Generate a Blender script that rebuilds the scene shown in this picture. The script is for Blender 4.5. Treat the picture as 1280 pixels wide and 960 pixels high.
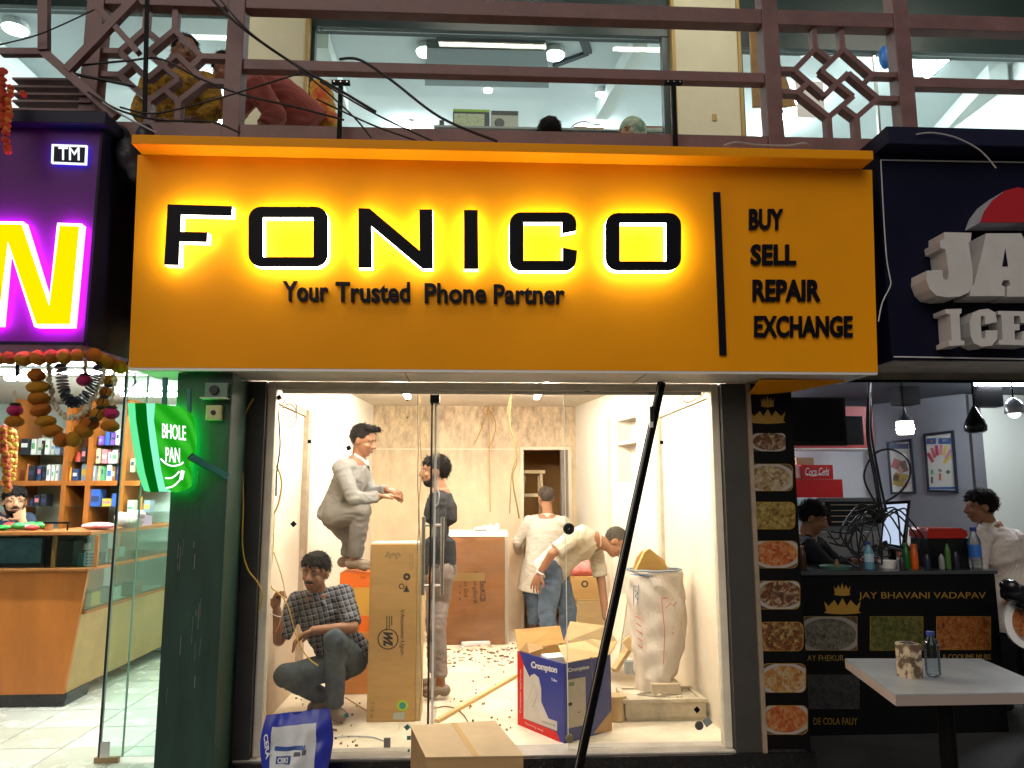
import bpy, bmesh, math, random
from mathutils import Vector, Matrix, noise
V = Vector
random.seed(7)
scene = bpy.context.scene
for o in list(bpy.data.objects): bpy.data.objects.remove(o)
# ------------------------------------------------------------------ camera
F, CX, CY = 950.0, 640.0, 480.0            # focal length in pixels of the 1280x960 photograph
CAM = V((0, -4.18, 1.55))
ROT = Matrix.Rotation(math.radians(-3.0), 3, 'Z') @ Matrix.Rotation(math.radians(98.3), 3, 'X') @ Matrix.Rotation(math.radians(-0.12), 3, 'Z')
cam = bpy.data.cameras.new('camera'); cam.sensor_width = 36.0; cam.lens = F / 1280 * 36.0
cam.clip_start = 0.05; cam.clip_end = 400
camo = bpy.data.objects.new('camera', cam); scene.collection.objects.link(camo)
camo.matrix_world = Matrix.Translation(CAM) @ ROT.to_4x4()
scene.camera = camo
# ------------------------------------------------------------------ world: dim dusk sky, and a wide sun standing in for street lights
world = bpy.data.worlds.new('World'); scene.world = world; world.use_nodes = True
wn = world.node_tree.nodes; wl = world.node_tree.links
sky = wn.new('ShaderNodeTexSky'); sky.sky_type = 'NISHITA'; sky.sun_disc = False
sky.sun_elevation = math.radians(34); sky.sun_rotation = math.radians(200); sky.dust_density = 4.0
wl.new(sky.outputs[0], wn['Background'].inputs[0]); wn['Background'].inputs[1].default_value = 0.022
sun = bpy.data.lights.new('street_fill_sun', 'SUN'); sun.energy = .92; sun.angle = math.radians(45); sun.color = (1.0, 0.93, 0.84)
suno = bpy.data.objects.new('street_fill_sun', sun); scene.collection.objects.link(suno)
suno.rotation_euler = (math.radians(90 - 34), 0, math.radians(-20))
suno.location = (-1.5, -9, 4)
vs = scene.view_settings; scene.display_settings.display_device = 'sRGB'
vs.view_transform = 'Standard'; vs.look = 'None'; vs.exposure = 0.0; vs.gamma = 1.0; vs.use_curve_mapping = False
cy = scene.cycles; cy.use_denoising = True; cy.max_bounces = 8; cy.diffuse_bounces = 4; cy.glossy_bounces = 3
cy.transmission_bounces = 6; cy.transparent_max_bounces = 12; cy.sample_clamp_indirect = 6.0; cy.caustics_reflective = False; cy.caustics_refractive = False
# ------------------------------------------------------------------ pixels to places (a pixel gives a direction, Y / Z / X the touched plane)
def ray(px, py): return ROT @ V(((px - CX) / F, -(py - CY) / F, -1.0))
def PY(px, py, Y): d = ray(px, py); return CAM + d * ((Y - CAM.y) / d.y)
def PZ(px, py, Z): d = ray(px, py); return CAM + d * ((Z - CAM.z) / d.z)
def PX(px, py, X): d = ray(px, py); return CAM + d * ((X - CAM.x) / d.x)
def PP(px, py, p0, n): d = ray(px, py); return CAM + d * ((p0 - CAM).dot(n) / d.dot(n))
def hom(quad):
    # maps the unit square to a px quad TL,TR,BR,BL (bilinear is enough here)
    a, b, c, d = [V(q) for q in quad]
    return lambda u, v: (a * (1 - u) + b * u) * (1 - v) + (d * (1 - u) + c * u) * v
# ------------------------------------------------------------------ materials
MATS = {}
def M(name, col=(.5, .5, .5), rough=.6, metal=0., spec=.4, var=0., vs=6., col2=None, bump=0., bs=40., emis=None, es=0., stretch=(1, 1, 1), alpha=None, coat=0., contrast=0.):
    if name in MATS: return MATS[name]
    m = bpy.data.materials.new(name); m.use_nodes = True; nt = m.node_tree; n = nt.nodes; l = nt.links
    b = n['Principled BSDF']; b.inputs['Base Color'].default_value = (*col, 1); b.inputs['Roughness'].default_value = rough
    b.inputs['Metallic'].default_value = metal; b.inputs['Specular IOR Level'].default_value = spec
    if coat: b.inputs['Coat Weight'].default_value = coat
    if emis: b.inputs['Emission Color'].default_value = (*emis, 1); b.inputs['Emission Strength'].default_value = es
    if var or col2 or bump:
        tc = n.new('ShaderNodeTexCoord'); mp = n.new('ShaderNodeMapping'); mp.inputs['Scale'].default_value = stretch
        l.new(tc.outputs['Object'], mp.inputs[0])
    if var or col2:
        nz = n.new('ShaderNodeTexNoise'); nz.inputs['Scale'].default_value = vs; nz.inputs['Detail'].default_value = 6; nz.inputs['Roughness'].default_value = .65
        l.new(mp.outputs[0], nz.inputs['Vector'])
        rp = n.new('ShaderNodeValToRGB'); e = rp.color_ramp.elements
        e[0].position = .3 + contrast; e[1].position = .72 - contrast
        c2 = col2 or tuple(min(1, c * (1 + var)) for c in col); c1 = col if col2 else tuple(c * (1 - var) for c in col)
        e[0].color = (*c1, 1); e[1].color = (*c2, 1)
        l.new(nz.outputs[0], rp.inputs[0]); l.new(rp.outputs[0], b.inputs['Base Color'])
        mr = n.new('ShaderNodeMapRange'); mr.inputs[3].default_value = max(.03, rough - .1); mr.inputs[4].default_value = min(1, rough + .12)
        l.new(nz.outputs[0], mr.inputs[0]); l.new(mr.outputs[0], b.inputs['Roughness'])
    if bump:
        nb = n.new('ShaderNodeTexNoise'); nb.inputs['Scale'].default_value = bs; nb.inputs['Detail'].default_value = 4
        l.new(mp.outputs[0], nb.inputs['Vector']); bp = n.new('ShaderNodeBump'); bp.inputs['Strength'].default_value = bump; bp.inputs['Distance'].default_value = .01
        l.new(nb.outputs[0], bp.inputs['Height']); l.new(bp.outputs[0], b.inputs['Normal'])
    if alpha is not None: b.inputs['Alpha'].default_value = alpha
    MATS[name] = m; return m
def EM(name, col=(1, 1, 1), st=1.0):
    if name in MATS: return MATS[name]
    m = bpy.data.materials.new(name); m.use_nodes = True; nt = m.node_tree; n = nt.nodes
    n.remove(n['Principled BSDF']); e = n.new('ShaderNodeEmission'); e.inputs[0].default_value = (*col, 1); e.inputs[1].default_value = st
    nt.links.new(e.outputs[0], n['Material Output'].inputs[0]); MATS[name] = m; return m
def GLASS(name, tint=(.96, .98, .97), refl=1.0, dust=0.0, dcol=(.8, .75, .65)):
    if name in MATS: return MATS[name]
    m = bpy.data.materials.new(name); m.use_nodes = True; nt = m.node_tree; n = nt.nodes; l = nt.links
    n.remove(n['Principled BSDF'])
    t = n.new('ShaderNodeBsdfTransparent'); t.inputs[0].default_value = (*tint, 1)
    g = n.new('ShaderNodeBsdfGlossy'); g.inputs['Roughness'].default_value = .03
    fr = n.new('ShaderNodeFresnel'); fr.inputs[0].default_value = 1.45
    mu = n.new('ShaderNodeMath'); mu.operation = 'MULTIPLY'; mu.inputs[1].default_value = .55 * refl; l.new(fr.outputs[0], mu.inputs[0])
    mx = n.new('ShaderNodeMixShader'); l.new(mu.outputs[0], mx.inputs[0]); l.new(t.outputs[0], mx.inputs[1]); l.new(g.outputs[0], mx.inputs[2])
    out = mx
    if dust:
        tc = n.new('ShaderNodeTexCoord'); nz = n.new('ShaderNodeTexNoise'); nz.inputs['Scale'].default_value = 2.5; nz.inputs['Detail'].default_value = 7
        l.new(tc.outputs['Object'], nz.inputs['Vector'])
        mr = n.new('ShaderNodeMapRange'); mr.inputs[1].default_value = .4; mr.inputs[2].default_value = .75; mr.inputs[3].default_value = dust * .3; mr.inputs[4].default_value = dust
        l.new(nz.outputs[0], mr.inputs[0])
        d = n.new('ShaderNodeBsdfDiffuse'); d.inputs[0].default_value = (*dcol, 1)
        m2 = n.new('ShaderNodeMixShader'); l.new(mr.outputs[0], m2.inputs[0]); l.new(mx.outputs[0], m2.inputs[1]); l.new(d.outputs[0], m2.inputs[2]); out = m2
    l.new(out.outputs[0], n['Material Output'].inputs[0]); MATS[name] = m; return m
# ------------------------------------------------------------------ scene graph helpers
COL = scene.collection
def tag(o, label=None, cat=None, group=None, kind=None):
    if label: o['label'] = label
    if cat: o['category'] = cat
    if group: o['group'] = group
    if kind: o['kind'] = kind
    return o
def thing(name, label, cat, loc, group=None):
    o = bpy.data.objects.new(name, None); COL.objects.link(o); o.location = loc; o.empty_display_size = .1
    return tag(o, label, cat, group)
def wloc(o):
    p = V((0, 0, 0))
    while o is not None: p = p + V(o.location); o = o.parent
    return p
def link(name, me, mat, parent=None, loc=None):
    o = bpy.data.objects.new(name, me); COL.objects.link(o)
    if mat is not None and len(me.materials) == 0: me.materials.append(mat)
    if parent is not None: o.parent = parent
    if loc is not None: o.location = loc
    return o
class MB:
    def __init__(s): s.v = []; s.f = []
    def add(s, v, f):
        k = len(s.v); s.v += [V(p) for p in v]; s.f += [tuple(i + k for i in q) for q in f]; return s
    def bx(s, x0, x1, y0, y1, z0, z1):
        return s.add([(x0, y0, z0), (x1, y0, z0), (x1, y1, z0), (x0, y1, z0), (x0, y0, z1), (x1, y0, z1), (x1, y1, z1), (x0, y1, z1)],
                     [(3, 2, 1, 0), (4, 5, 6, 7), (0, 1, 5, 4), (1, 2, 6, 5), (2, 3, 7, 6), (3, 0, 4, 7)])
    def obox(s, c, a, b, d):      # half axes
        c, a, b, d = map(V, (c, a, b, d))
        return s.add([c - a - b - d, c + a - b - d, c + a + b - d, c - a + b - d, c - a - b + d, c + a - b + d, c + a + b + d, c - a + b + d],
                     [(3, 2, 1, 0), (4, 5, 6, 7), (0, 1, 5, 4), (1, 2, 6, 5), (2, 3, 7, 6), (3, 0, 4, 7)])
    def prism(s, pts, vec):
        n = len(pts); vec = V(vec); a = [V(p) for p in pts]
        return s.add(a + [p + vec for p in a], [tuple(range(n)), tuple(range(2 * n - 1, n - 1, -1))] + [(i, i + n, (i + 1) % n + n, (i + 1) % n) for i in range(n)])
    def ring(s, outer, inner, vec):
        n = len(outer); vec = V(vec); a = [V(p) for p in outer]; b = [V(p) for p in inner]
        f = []
        for i in range(n):
            j = (i + 1) % n
            f += [(i, j, n + j, n + i), (2 * n + j, 2 * n + i, 3 * n + i, 3 * n + j), (j, i, 2 * n + i, 2 * n + j), (n + i, n + j, 3 * n + j, 3 * n + i)]
        return s.add(a + b + [p + vec for p in a] + [p + vec for p in b], f)
    def bar(s, p0, p1, w, h, up=(0, 0, 1)):
        p0, p1, up = V(p0), V(p1), V(up); t = (p1 - p0); L = t.length; t.normalize()
        a = t.cross(up)
        if a.length < 1e-4: a = t.cross(V((0, 1, 0)))
        a.normalize(); b = a.cross(t).normalized()
        return s.obox((p0 + p1) / 2, t * L / 2, a * w / 2, b * h / 2)
    def tube(s, pts, r, n=8, cap=True):
        pts = [V(p) for p in pts]; N = len(pts); rr = r if isinstance(r, (list, tuple)) else [r] * N
        vs_, fs = [], []; prev = None
        for i, p in enumerate(pts):
            t = (pts[min(i + 1, N - 1)] - pts[max(i - 1, 0)])
            if t.length < 1e-9: t = V((0, 0, 1))
            t.normalize()
            if prev is None:
                a = t.cross(V((0, 0, 1)));
                if a.length < .05: a = t.cross(V((0, 1, 0)))
            else: a = prev - t * prev.dot(t)
            a.normalize(); prev = a; b = t.cross(a)
            for k in range(n):
                w = 2 * math.pi * k / n; vs_.append(p + (a * math.cos(w) + b * math.sin(w)) * rr[i])
        for i in range(N - 1):
            for k in range(n): fs.append((i * n + k, i * n + (k + 1) % n, (i + 1) * n + (k + 1) % n, (i + 1) * n + k))
        if cap: fs += [tuple(range(n - 1, -1, -1)), tuple(range((N - 1) * n, N * n))]
        return s.add(vs_, fs)
    def lathe(s, prof, c=(0, 0, 0), n=16, axis=None):
        c = V(c); q = axis.to_track_quat('Z', 'Y') if axis else None; vs_, fs = [], []; N = len(prof)
        for r, z in prof:
            for k in range(n):
                w = 2 * math.pi * k / n; p = V((r * math.cos(w), r * math.sin(w), z)); vs_.append(c + (q @ p if q else p))
        for i in range(N - 1):
            for k in range(n): fs.append((i * n + k, i * n + (k + 1) % n, (i + 1) * n + (k + 1) % n, (i + 1) * n + k))
        fs += [tuple(range(n - 1, -1, -1)), tuple(range((N - 1) * n, N * n))]
        return s.add(vs_, fs)
    def ell(s, c, r, B=None, nu=14, nv=9):
        c = V(c); r = (r, r, r) if not isinstance(r, (tuple, list)) else r; vs_, fs = [], []
        def tr(p): p = V((p[0] * r[0], p[1] * r[1], p[2] * r[2])); return c + (B @ p if B else p)
        vs_.append(tr((0, 0, -1)))
        for i in range(1, nv):
            w = -math.pi / 2 + math.pi * i / nv
            for k in range(nu): u = 2 * math.pi * k / nu; vs_.append(tr((math.cos(w) * math.cos(u), math.cos(w) * math.sin(u), math.sin(w))))
        vs_.append(tr((0, 0, 1))); T = len(vs_) - 1
        for k in range(nu): fs.append((0, 1 + (k + 1) % nu, 1 + k)); fs.append((T, T - nu + k, T - nu + (k + 1) % nu))
        for i in range(nv - 2):
            for k in range(nu): a = 1 + i * nu; fs.append((a + k, a + (k + 1) % nu, a + nu + (k + 1) % nu, a + nu + k))
        return s.add(vs_, fs)
    def cap(s, p0, p1, r0, r1, n=12):      # tapered capsule, closed
        p0, p1 = V(p0), V(p1); t = (p1 - p0); L = max(t.length, 1e-5); t.normalize(); pts, rr = [], []
        for i in range(5): w = math.pi / 2 * (1 - i / 4.0); pts.append(p0 - t * r0 * math.sin(w)); rr.append(max(r0 * math.cos(w), 1e-4))
        for i in range(5): w = math.pi / 2 * (i / 4.0); pts.append(p1 + t * r1 * math.sin(w)); rr.append(max(r1 * math.cos(w), 1e-4))
        return s.tube(pts, rr, n)
    def loft(s, pts, sides, rad, n=18):
        pts = [V(p) for p in pts]; N = len(pts); vs_, fs = [], []
        for i, p in enumerate(pts):
            t = (pts[min(i + 1, N - 1)] - pts[max(i - 1, 0)]).normalized(); sd = V(sides[i]); sd = (sd - t * sd.dot(t)).normalized(); d = t.cross(sd)
            for k in range(n):
                w = 2 * math.pi * k / n; c_, s_ = math.cos(w), math.sin(w); vs_.append(p + sd * rad[i][0] * c_ + d * rad[i][1] * s_)
        for i in range(N - 1):
            for k in range(n): fs.append((i * n + k, i * n + (k + 1) % n, (i + 1) * n + (k + 1) % n, (i + 1) * n + k))
        fs += [tuple(range(n - 1, -1, -1)), tuple(range((N - 1) * n, N * n))]
        return s.add(vs_, fs)
    def mesh(s, off=V((0, 0, 0)), name='m'):
        me = bpy.data.meshes.new(name); me.from_pydata([p - off for p in s.v], [], s.f); me.update(); return me
    def build(s, name, mat, parent=None, smooth=0, bevel=0, label=None, cat=None, group=None, kind=None, fixn=False):
        if parent is not None: off = wloc(parent)
        elif kind == 'structure': off = V((0, 0, 0))
        else:
            xs = [p.x for p in s.v]; ys = [p.y for p in s.v]; zs = [p.z for p in s.v]
            off = V(((min(xs) + max(xs)) / 2, (min(ys) + max(ys)) / 2, min(zs)))
        me = s.mesh(off, name)
        if bevel or fixn:
            bm = bmesh.new(); bm.from_mesh(me)
            if fixn: bmesh.ops.recalc_face_normals(bm, faces=bm.faces)
            if bevel: bmesh.ops.bevel(bm, geom=bm.edges[:], offset=bevel, segments=2, profile=.6, affect='EDGES', clamp_overlap=True)
            bm.to_mesh(me); bm.free()
        if smooth:
            me.shade_smooth()
            if smooth < 180: me.set_sharp_from_angle(angle=math.radians(smooth))
        o = link(name, me, mat, parent, None if parent is not None else off)
        return tag(o, label, cat, group, kind)
def inst(name, me, mat, parent, wl_, rot=None, scale=None):   # a shared-mesh piece
    o = bpy.data.objects.new(name, me); COL.objects.link(o)
    if mat is not None and len(me.materials) == 0: me.materials.append(mat)
    o.parent = parent; o.location = V(wl_) - (wloc(parent) if parent is not None else V((0, 0, 0)))
    if rot is not None: o.rotation_euler = rot
    if scale is not None: o.scale = scale
    return o
def smooth_path(pts, n=8):     # Catmull-Rom
    pts = [V(p) for p in pts]; out = []
    for i in range(len(pts) - 1):
        p0, p1, p2, p3 = pts[max(i - 1, 0)], pts[i], pts[i + 1], pts[min(i + 2, len(pts) - 1)]
        for k in range(n):
            t = k / n; out.append(.5 * ((2 * p1) + (p2 - p0) * t + (2 * p0 - 5 * p1 + 4 * p2 - p3) * t * t + (3 * p1 - p0 - 3 * p2 + p3) * t ** 3))
    return out + [pts[-1]]
def lettering(name, body, mat, parent, bl, br, tl, depth=.004, bold=0., shear=0., lift=0., label=None, spacing=1.0):
    bl, br, tl = V(bl), V(br), V(tl)
    cu = bpy.data.curves.new('t', 'FONT'); cu.body = body; cu.extrude = .5; cu.offset = bold; cu.shear = shear; cu.resolution_u = 3; cu.space_character = spacing
    ob = bpy.data.objects.new('t', cu); COL.objects.link(ob)
    dg = bpy.context.evaluated_depsgraph_get(); me = bpy.data.meshes.new_from_object(ob.evaluated_get(dg)); bpy.data.objects.remove(ob)
    xs = [v.co.x for v in me.vertices]; ys = [v.co.y for v in me.vertices]
    x0, x1, y0, y1 = min(xs), max(xs), min(ys), max(ys); U, W = br - bl, tl - bl; n = U.cross(W).normalized(); off = wloc(parent) if parent else V((0, 0, 0))
    for v in me.vertices:
        v.co = bl + U * ((v.co.x - x0) / (x1 - x0)) + W * ((v.co.y - y0) / (y1 - y0)) + n * ((v.co.z + .5) * depth + lift) - off
    me.materials.clear(); me.update()
    o = link(name, me, mat, parent)
    if label: o['label'] = label
    return o
# ================================================================== materials in common use
orange = M('sign_orange', (.86, .325, .002), .55, spec=.15, var=.06, vs=1.6, bump=.03, bs=6)
black_acr = M('black_acrylic', (.004, .004, .009), .45, spec=.12)
alu = M('brushed_aluminium', (.72, .70, .66), .45, metal=.15, var=.12, vs=3, stretch=(.3, 6, 6))
cream_al = M('cream_frame', (.78, .70, .55), .45, var=.12, vs=9, bump=.05)
dark_metal = M('dark_metal', (.03, .03, .035), .4, metal=.6)
steel = M('steel', (.62, .60, .56), .25, metal=.9)
blackm = M('matt_black', (.004, .004, .0045), .55, spec=.1)
rubber = M('black_rubber', (.012, .012, .013), .45, spec=.35)
plaster = M('plaster_white', (.84, .78, .68), .85, var=.06, vs=1.7, bump=.12, bs=30)
# bare back wall with stains
def stained():
    m = M('stained_plaster', (.74, .59, .40), .9, bump=.25, bs=26, var=.13, vs=2.2, stretch=(1, 1, .8), contrast=.05)
    nt = m.node_tree; n = nt.nodes; l = nt.links; b = n['Principled BSDF']
    old = b.inputs['Base Color'].links[0].from_socket
    tc = n.new('ShaderNodeTexCoord'); sp = n.new('ShaderNodeSeparateXYZ'); l.new(tc.outputs['Object'], sp.inputs[0])
    nz = n.new('ShaderNodeTexNoise'); nz.inputs['Scale'].default_value = 9; nz.inputs['Detail'].default_value = 9; nz.inputs['Roughness'].default_value = .75
    mp = n.new('ShaderNodeMapping'); mp.inputs['Scale'].default_value = (1.2, 1, .5); l.new(tc.outputs['Object'], mp.inputs[0]); l.new(mp.outputs[0], nz.inputs[0])
    hi = n.new('ShaderNodeMapRange'); hi.inputs[1].default_value = 1.5; hi.inputs[2].default_value = 2.3; l.new(sp.outputs[2], hi.inputs[0])
    cr = n.new('ShaderNodeMapRange'); cr.inputs[1].default_value = .42; cr.inputs[2].default_value = .66; l.new(nz.outputs[0], cr.inputs[0])
    mu = n.new('ShaderNodeMath'); mu.operation = 'MULTIPLY'; l.new(hi.outputs[0], mu.inputs[0]); l.new(cr.outputs[0], mu.inputs[1])
    mx = n.new('ShaderNodeMix'); mx.data_type = 'RGBA'; l.new(mu.outputs[0], mx.inputs[0]); l.new(old, mx.inputs[6]); mx.inputs[7].default_value = (.26, .20, .14, 1)
    l.new(mx.outputs[2], b.inputs['Base Color']); return m
backwall_m = stained()
ply = M('plywood_pale', (.82, .71, .56), .65, var=.06, vs=3.0, stretch=(4, 4, .6), bump=.05)
ply_edge = M('plywood_edge', (.46, .36, .26), .7, var=.25, vs=12)
dusty = M('dusty_floor', (.74, .64, .49), .85, var=.2, vs=2.2, bump=.3, bs=45, contrast=.06)
street = M('street_paving', (.20, .19, .18), .8, var=.25, vs=2, bump=.3, bs=60)
gran = M('black_granite', (.010, .010, .011), .22, var=.3, vs=60)
marble = M('marble_sill', (.42, .38, .33), .4, var=.25, vs=6, bump=.05)
tube_warm = EM('led_tube_warm', (1.0, .91, .79), 190.0)
tube_cool = EM('led_tube_cool', (.88, .96, 1.0), 11.0)
# ================================================================== setting
ZF = .16
MB().bx(-30, 30, -40, 30, -.2, 0).build('ground', street, kind='structure')
MB().bx(-1.3, 1.6, .14, 4.1, .004, ZF).build('shop_floor', dusty, kind='structure')
MB().bx(-1.205, 1.39, -.03, .14, .004, .22).build('door_sill', marble, kind='structure', bevel=.004)
MB().bx(-1.21, 1.8, -.06, -.032, .004, .212).build('step_face', gran, kind='structure')
MB().bx(-1.3, 1.62, .05, 4.1, 2.5, 2.56).build('shop_ceiling', plaster, kind='structure')
MB().bx(-1.33, -1.285, .125, 1.75, ZF, 2.5).build('wall_left', plaster, kind='structure')
MB().prism([(-1.285, 1.751, ZF), (-1.06, 3.999, ZF), (-1.12, 3.999, ZF), (-1.345, 1.751, ZF)], (0, 0, 2.5 - ZF)).build('wall_left_rear', plaster, kind='structure', fixn=True)
# right wall, built round two open niches
def rx(y): return 1.50 if y < 1.85 else 1.50 - .177 * (y - 1.85)      # the wall closes in towards the back
w = MB()
def rw(y0, y1, z0, z1): w.prism([(rx(y0), y0, z0), (rx(y1), y1, z0), (rx(y1) + .16, y1, z0), (rx(y0) + .16, y0, z0)], (0, 0, z1 - z0))
N0, N1 = 2.32, 2.78
rw(.125, 1.85, ZF, 2.5); w.build('wall_right', plaster, kind='structure', fixn=True); w = MB()
rw(1.851, N0, ZF, 2.5); rw(N1, 3.999, ZF, 2.5); rw(N0, N1, 2.22, 2.5); rw(N0, N1, 2.0, 2.025); rw(N0, N1, ZF, 1.66)
w.build('wall_right_rear', plaster, kind='structure', fixn=True)
w = MB(); w.prism([(rx(N0) + .13, N0 + .001, 1.661), (rx(N1) + .13, N1 - .001, 1.661), (rx(N1) + .15, N1 - .001, 1.661), (rx(N0) + .15, N0 + .001, 1.661)], (0, 0, .558)); w.build('niche_back', plaster, kind='structure', fixn=True)
DX0, DX1, DZ = .53, 1.03, 2.03
b = MB().bx(-1.25, DX0, 4.0, 4.1, ZF, 2.5).bx(DX1, 1.6, 4.0, 4.1, ZF, 2.5).bx(DX0, DX1, 4.0, 4.1, DZ, 2.5)
b.build('wall_back', backwall_m, kind='structure')
brown = M('brown_room_wall', (.60, .33, .11), .8, var=.15, vs=2)
MB().bx(.2, 1.8, 5.0, 5.1, 0, 2.5).bx(.15, .2, 4.1, 5.1, 0, 2.5).bx(1.8, 1.85, 4.1, 5.1, 0, 2.5).bx(.15, 1.85, 4.1, 5.1, 2.5, 2.55).build('back_room_wall', brown, kind='structure')
MB().bx(.15, 1.85, 4.11, 5.1, .0, ZF - .004).build('back_room_floor', brown, kind='structure')
dj = thing('door_frame', 'bare doorway at the back of the shop with a grey wooden jamb', 'doorway', (.78, 4.05, ZF))
MB().bx(DX1 - .075, DX1 - .004, 3.99, 4.12, ZF, DZ).build('jamb', M('grey_timber', (.23, .20, .17), .75, var=.3, vs=10, stretch=(5, 5, .6)), dj)
MB().bx(DX0 - .012, DX0 + .02, 3.985, 4.11, ZF, DZ).build('jamb', cream_al, dj)
MB().bx(DX0 - .012, DX1 + .03, 3.984, 4.0, DZ, DZ + .03).build('lintel_trim', cream_al, dj)
MB().bx(DX1 + .004, DX1 + .035, 3.984, 4.0, ZF, DZ).build('trim', ply, dj)
# joint line boards of the back wall
for z in (2.03,):
    MB().bx(-1.05, .50, 3.992, 4.0, z, z + .012).build('wall_batten', ply, tag(bpy.data.objects['wall_back'], kind='structure'))
# side panelling
pl = thing('wall_panel', 'pale plywood panel with a grey edge board lining the left shop wall', 'wall panel', (-1.27, .9, ZF))
MB().bx(-1.284, -1.271, .13, 1.62, ZF, 2.14).build('board', ply, pl)
MB().bx(-1.284, -1.235, 1.621, 1.73, ZF, 2.19).build('edge_board', ply_edge, pl)
MB().bx(-1.284, -1.255, .13, 1.62, 2.141, 2.19).build('top_rail', ply_edge, pl)
pr = thing('wall_panel', 'pale plywood panel lining the right shop wall beside the tall sack', 'wall panel', (1.48, .9, ZF))
q = MB(); q.prism([(1.487, .13, ZF), (1.487, 1.72, ZF), (1.499, 1.72, ZF), (1.499, .13, ZF)], (0, 0, 1.99)); q.build('board', ply, pr)
q = MB(); q.prism([(1.46, 1.721, ZF), (1.46, 1.83, ZF), (1.499, 1.83, ZF), (1.499, 1.721, ZF)], (0, 0, 2.04)); q.build('edge_board', M('plywood_edge_pale', (.62, .52, .40), .7, var=.2, vs=10), pr)
q = MB(); q.prism([(1.47, .13, 2.151), (1.47, 1.72, 2.151), (1.499, 1.72, 2.151), (1.499, .13, 2.151)], (0, 0, .045)); q.build('top_rail', M('plywood_edge_pale'), pr)
for z in (1.4,):
    q = MB(); q.prism([(rx(2.95) - .03, 2.95, ZF), (rx(3.03) - .03, 3.03, ZF), (rx(3.03) - .001, 3.03, ZF), (rx(2.95) - .001, 2.95, ZF)], (0, 0, 2.1)); q.build('edge_board', ply, pr)
# ceiling LED tubes of the shop; the front one is added to light the people
for i, (x, y, a, t) in enumerate([(-.75, .75, 0, 'left'), (.85, .75, 0, 'right'), (-.6, 2.4, 0, 'left rear'), (.6, 2.4, 0, 'right rear'), (.1, .42, 1, 'front')]):
    tl = thing('tube_light', 'lit LED tube on the %s of the bright shop ceiling' % t, 'light', (x, y, 2.44), 'shop ceiling tubes')
    hx, hy = (.6, .0) if a else (.0, .5)
    MB().bx(x - .025 - hx, x + .025 + hx, y - hy - .025, y + hy + .025, 2.465, 2.498).build('housing', M('white_plastic', (.8, .8, .78), .4), tl)
    MB().bx(x - .02 - hx * .97, x + .02 + hx * .97, y - hy * .97 - .02, y + hy * .97 + .02, 2.44, 2.464).build('tube', tube_warm, tl)
# ------------------------------------------------------------------ street-side pillars
pgreen = M('dark_green_paint', (.018, .052, .036), .5, var=.35, vs=3, bump=.12, bs=25, stretch=(3, 3, .7))
gpanel = M('dark_grey_panel', (.045, .043, .040), .55, var=.25, vs=5, bump=.06)
pil = thing('pillar', 'dark green painted pillar left of the bright shop window', 'pillar', (-1.35, -.15, 0))
MB().bx(-1.49, -1.215, -.3, .12, 0, 2.165).build('shaft', pgreen, pil, bevel=.006)
MB().bx(-1.2145, -1.1235, -.02, .1, .22, 2.165).build('side_panel', gpanel, pil)
sm = M('plaster_smear', (.24, .27, .25), .8)
for k in range(16):     # pale scratches and paint runs, proud of the paint
    x = random.choice([-1.44, -1.41, -1.36, -1.30]) + random.uniform(-.03, .03); z = random.uniform(.5, 1.7); L = random.uniform(.02, .13); ww = random.uniform(.001, .0028)
    MB().bx(x, x + ww, -.3015, -.3002, z, z + L).build('paint_run', sm, pil)
pr2 = thing('pillar', 'plain dark grey pillar right of the bright shop window', 'pillar', (1.47, .04, 0))
MB().bx(1.392, 1.528, -.028, .12, 0, 2.165).build('shaft', M('dark_grey_pillar', (.050, .045, .040), .6, var=.2, vs=4, bump=.1), pr2)
MB().bx(1.528, 1.552, -.045, .06, .0, 2.165).build('edge_strip', M('beige_edge', (.30, .23, .16), .6, var=.2, vs=10), pr2)
# ------------------------------------------------------------------ glazed shop front
fr = thing('shop_front_frame', 'pale aluminium frame round the glazed shop opening', 'frame', (.13, .05, .22))
MB().bx(-1.122, -1.078, .02, .09, .22, 2.172).build('jamb', cream_al, fr, bevel=.004)
MB().bx(1.348, 1.39, .02, .09, .22, 2.172).build('jamb', cream_al, fr, bevel=.004)
MB().bx(-1.078, 1.348, .02, .09, 2.128, 2.172).build('transom', cream_al, fr, bevel=.004)
MB().bx(-1.05, 1.3, .04, .06, 2.108, 2.127).build('track', steel, fr)
shopglass = GLASS('shop_glass', (.97, .98, .96), .6, dust=.035)
edgeglass = M('glass_edge', (.75, .82, .74), .15, emis=None)
DXX = -.215
gp = thing('glass_panel', 'dusty fixed glass panel on the left of the shop front', 'glass panel', (-.65, .055, .222))
MB().bx(-1.076, DXX - .012, .050, .060, .224, 2.106).build('pane', shopglass, gp)
gd = thing('glass_door', 'glass door standing open edge-on with a steel pull handle', 'door', (DXX, .06, .222))
MB().bx(DXX - .005, DXX + .005, .07, .80, .235, 2.1).build('pane', shopglass, gd)
MB().bx(DXX + .0055, DXX + .016, .066, .078, .235, 2.1).build('edge', M('bright_glass_edge', (.88, .90, .85), .2), gd)
MB().bx(DXX - .016, DXX - .0055, .066, .076, .235, 2.1).build('seal', rubber, gd)
for s in (-1, 1):
    xx = DXX + s * .052
    MB().tube([(xx, .115, 1.01), (xx, .115, 1.43)], .011, 12).build('handle', steel, gd, smooth=40)
    for z in (1.06, 1.385): MB().tube([(DXX + s * .006, .115, z), (xx, .115, z)], .008, 8).build('handle_post', steel, gd, smooth=40)
MB().bx(DXX - .022, DXX + .03, .062, .14, 2.06, 2.106).build('patch_fitting', dark_metal, gd)
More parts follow.
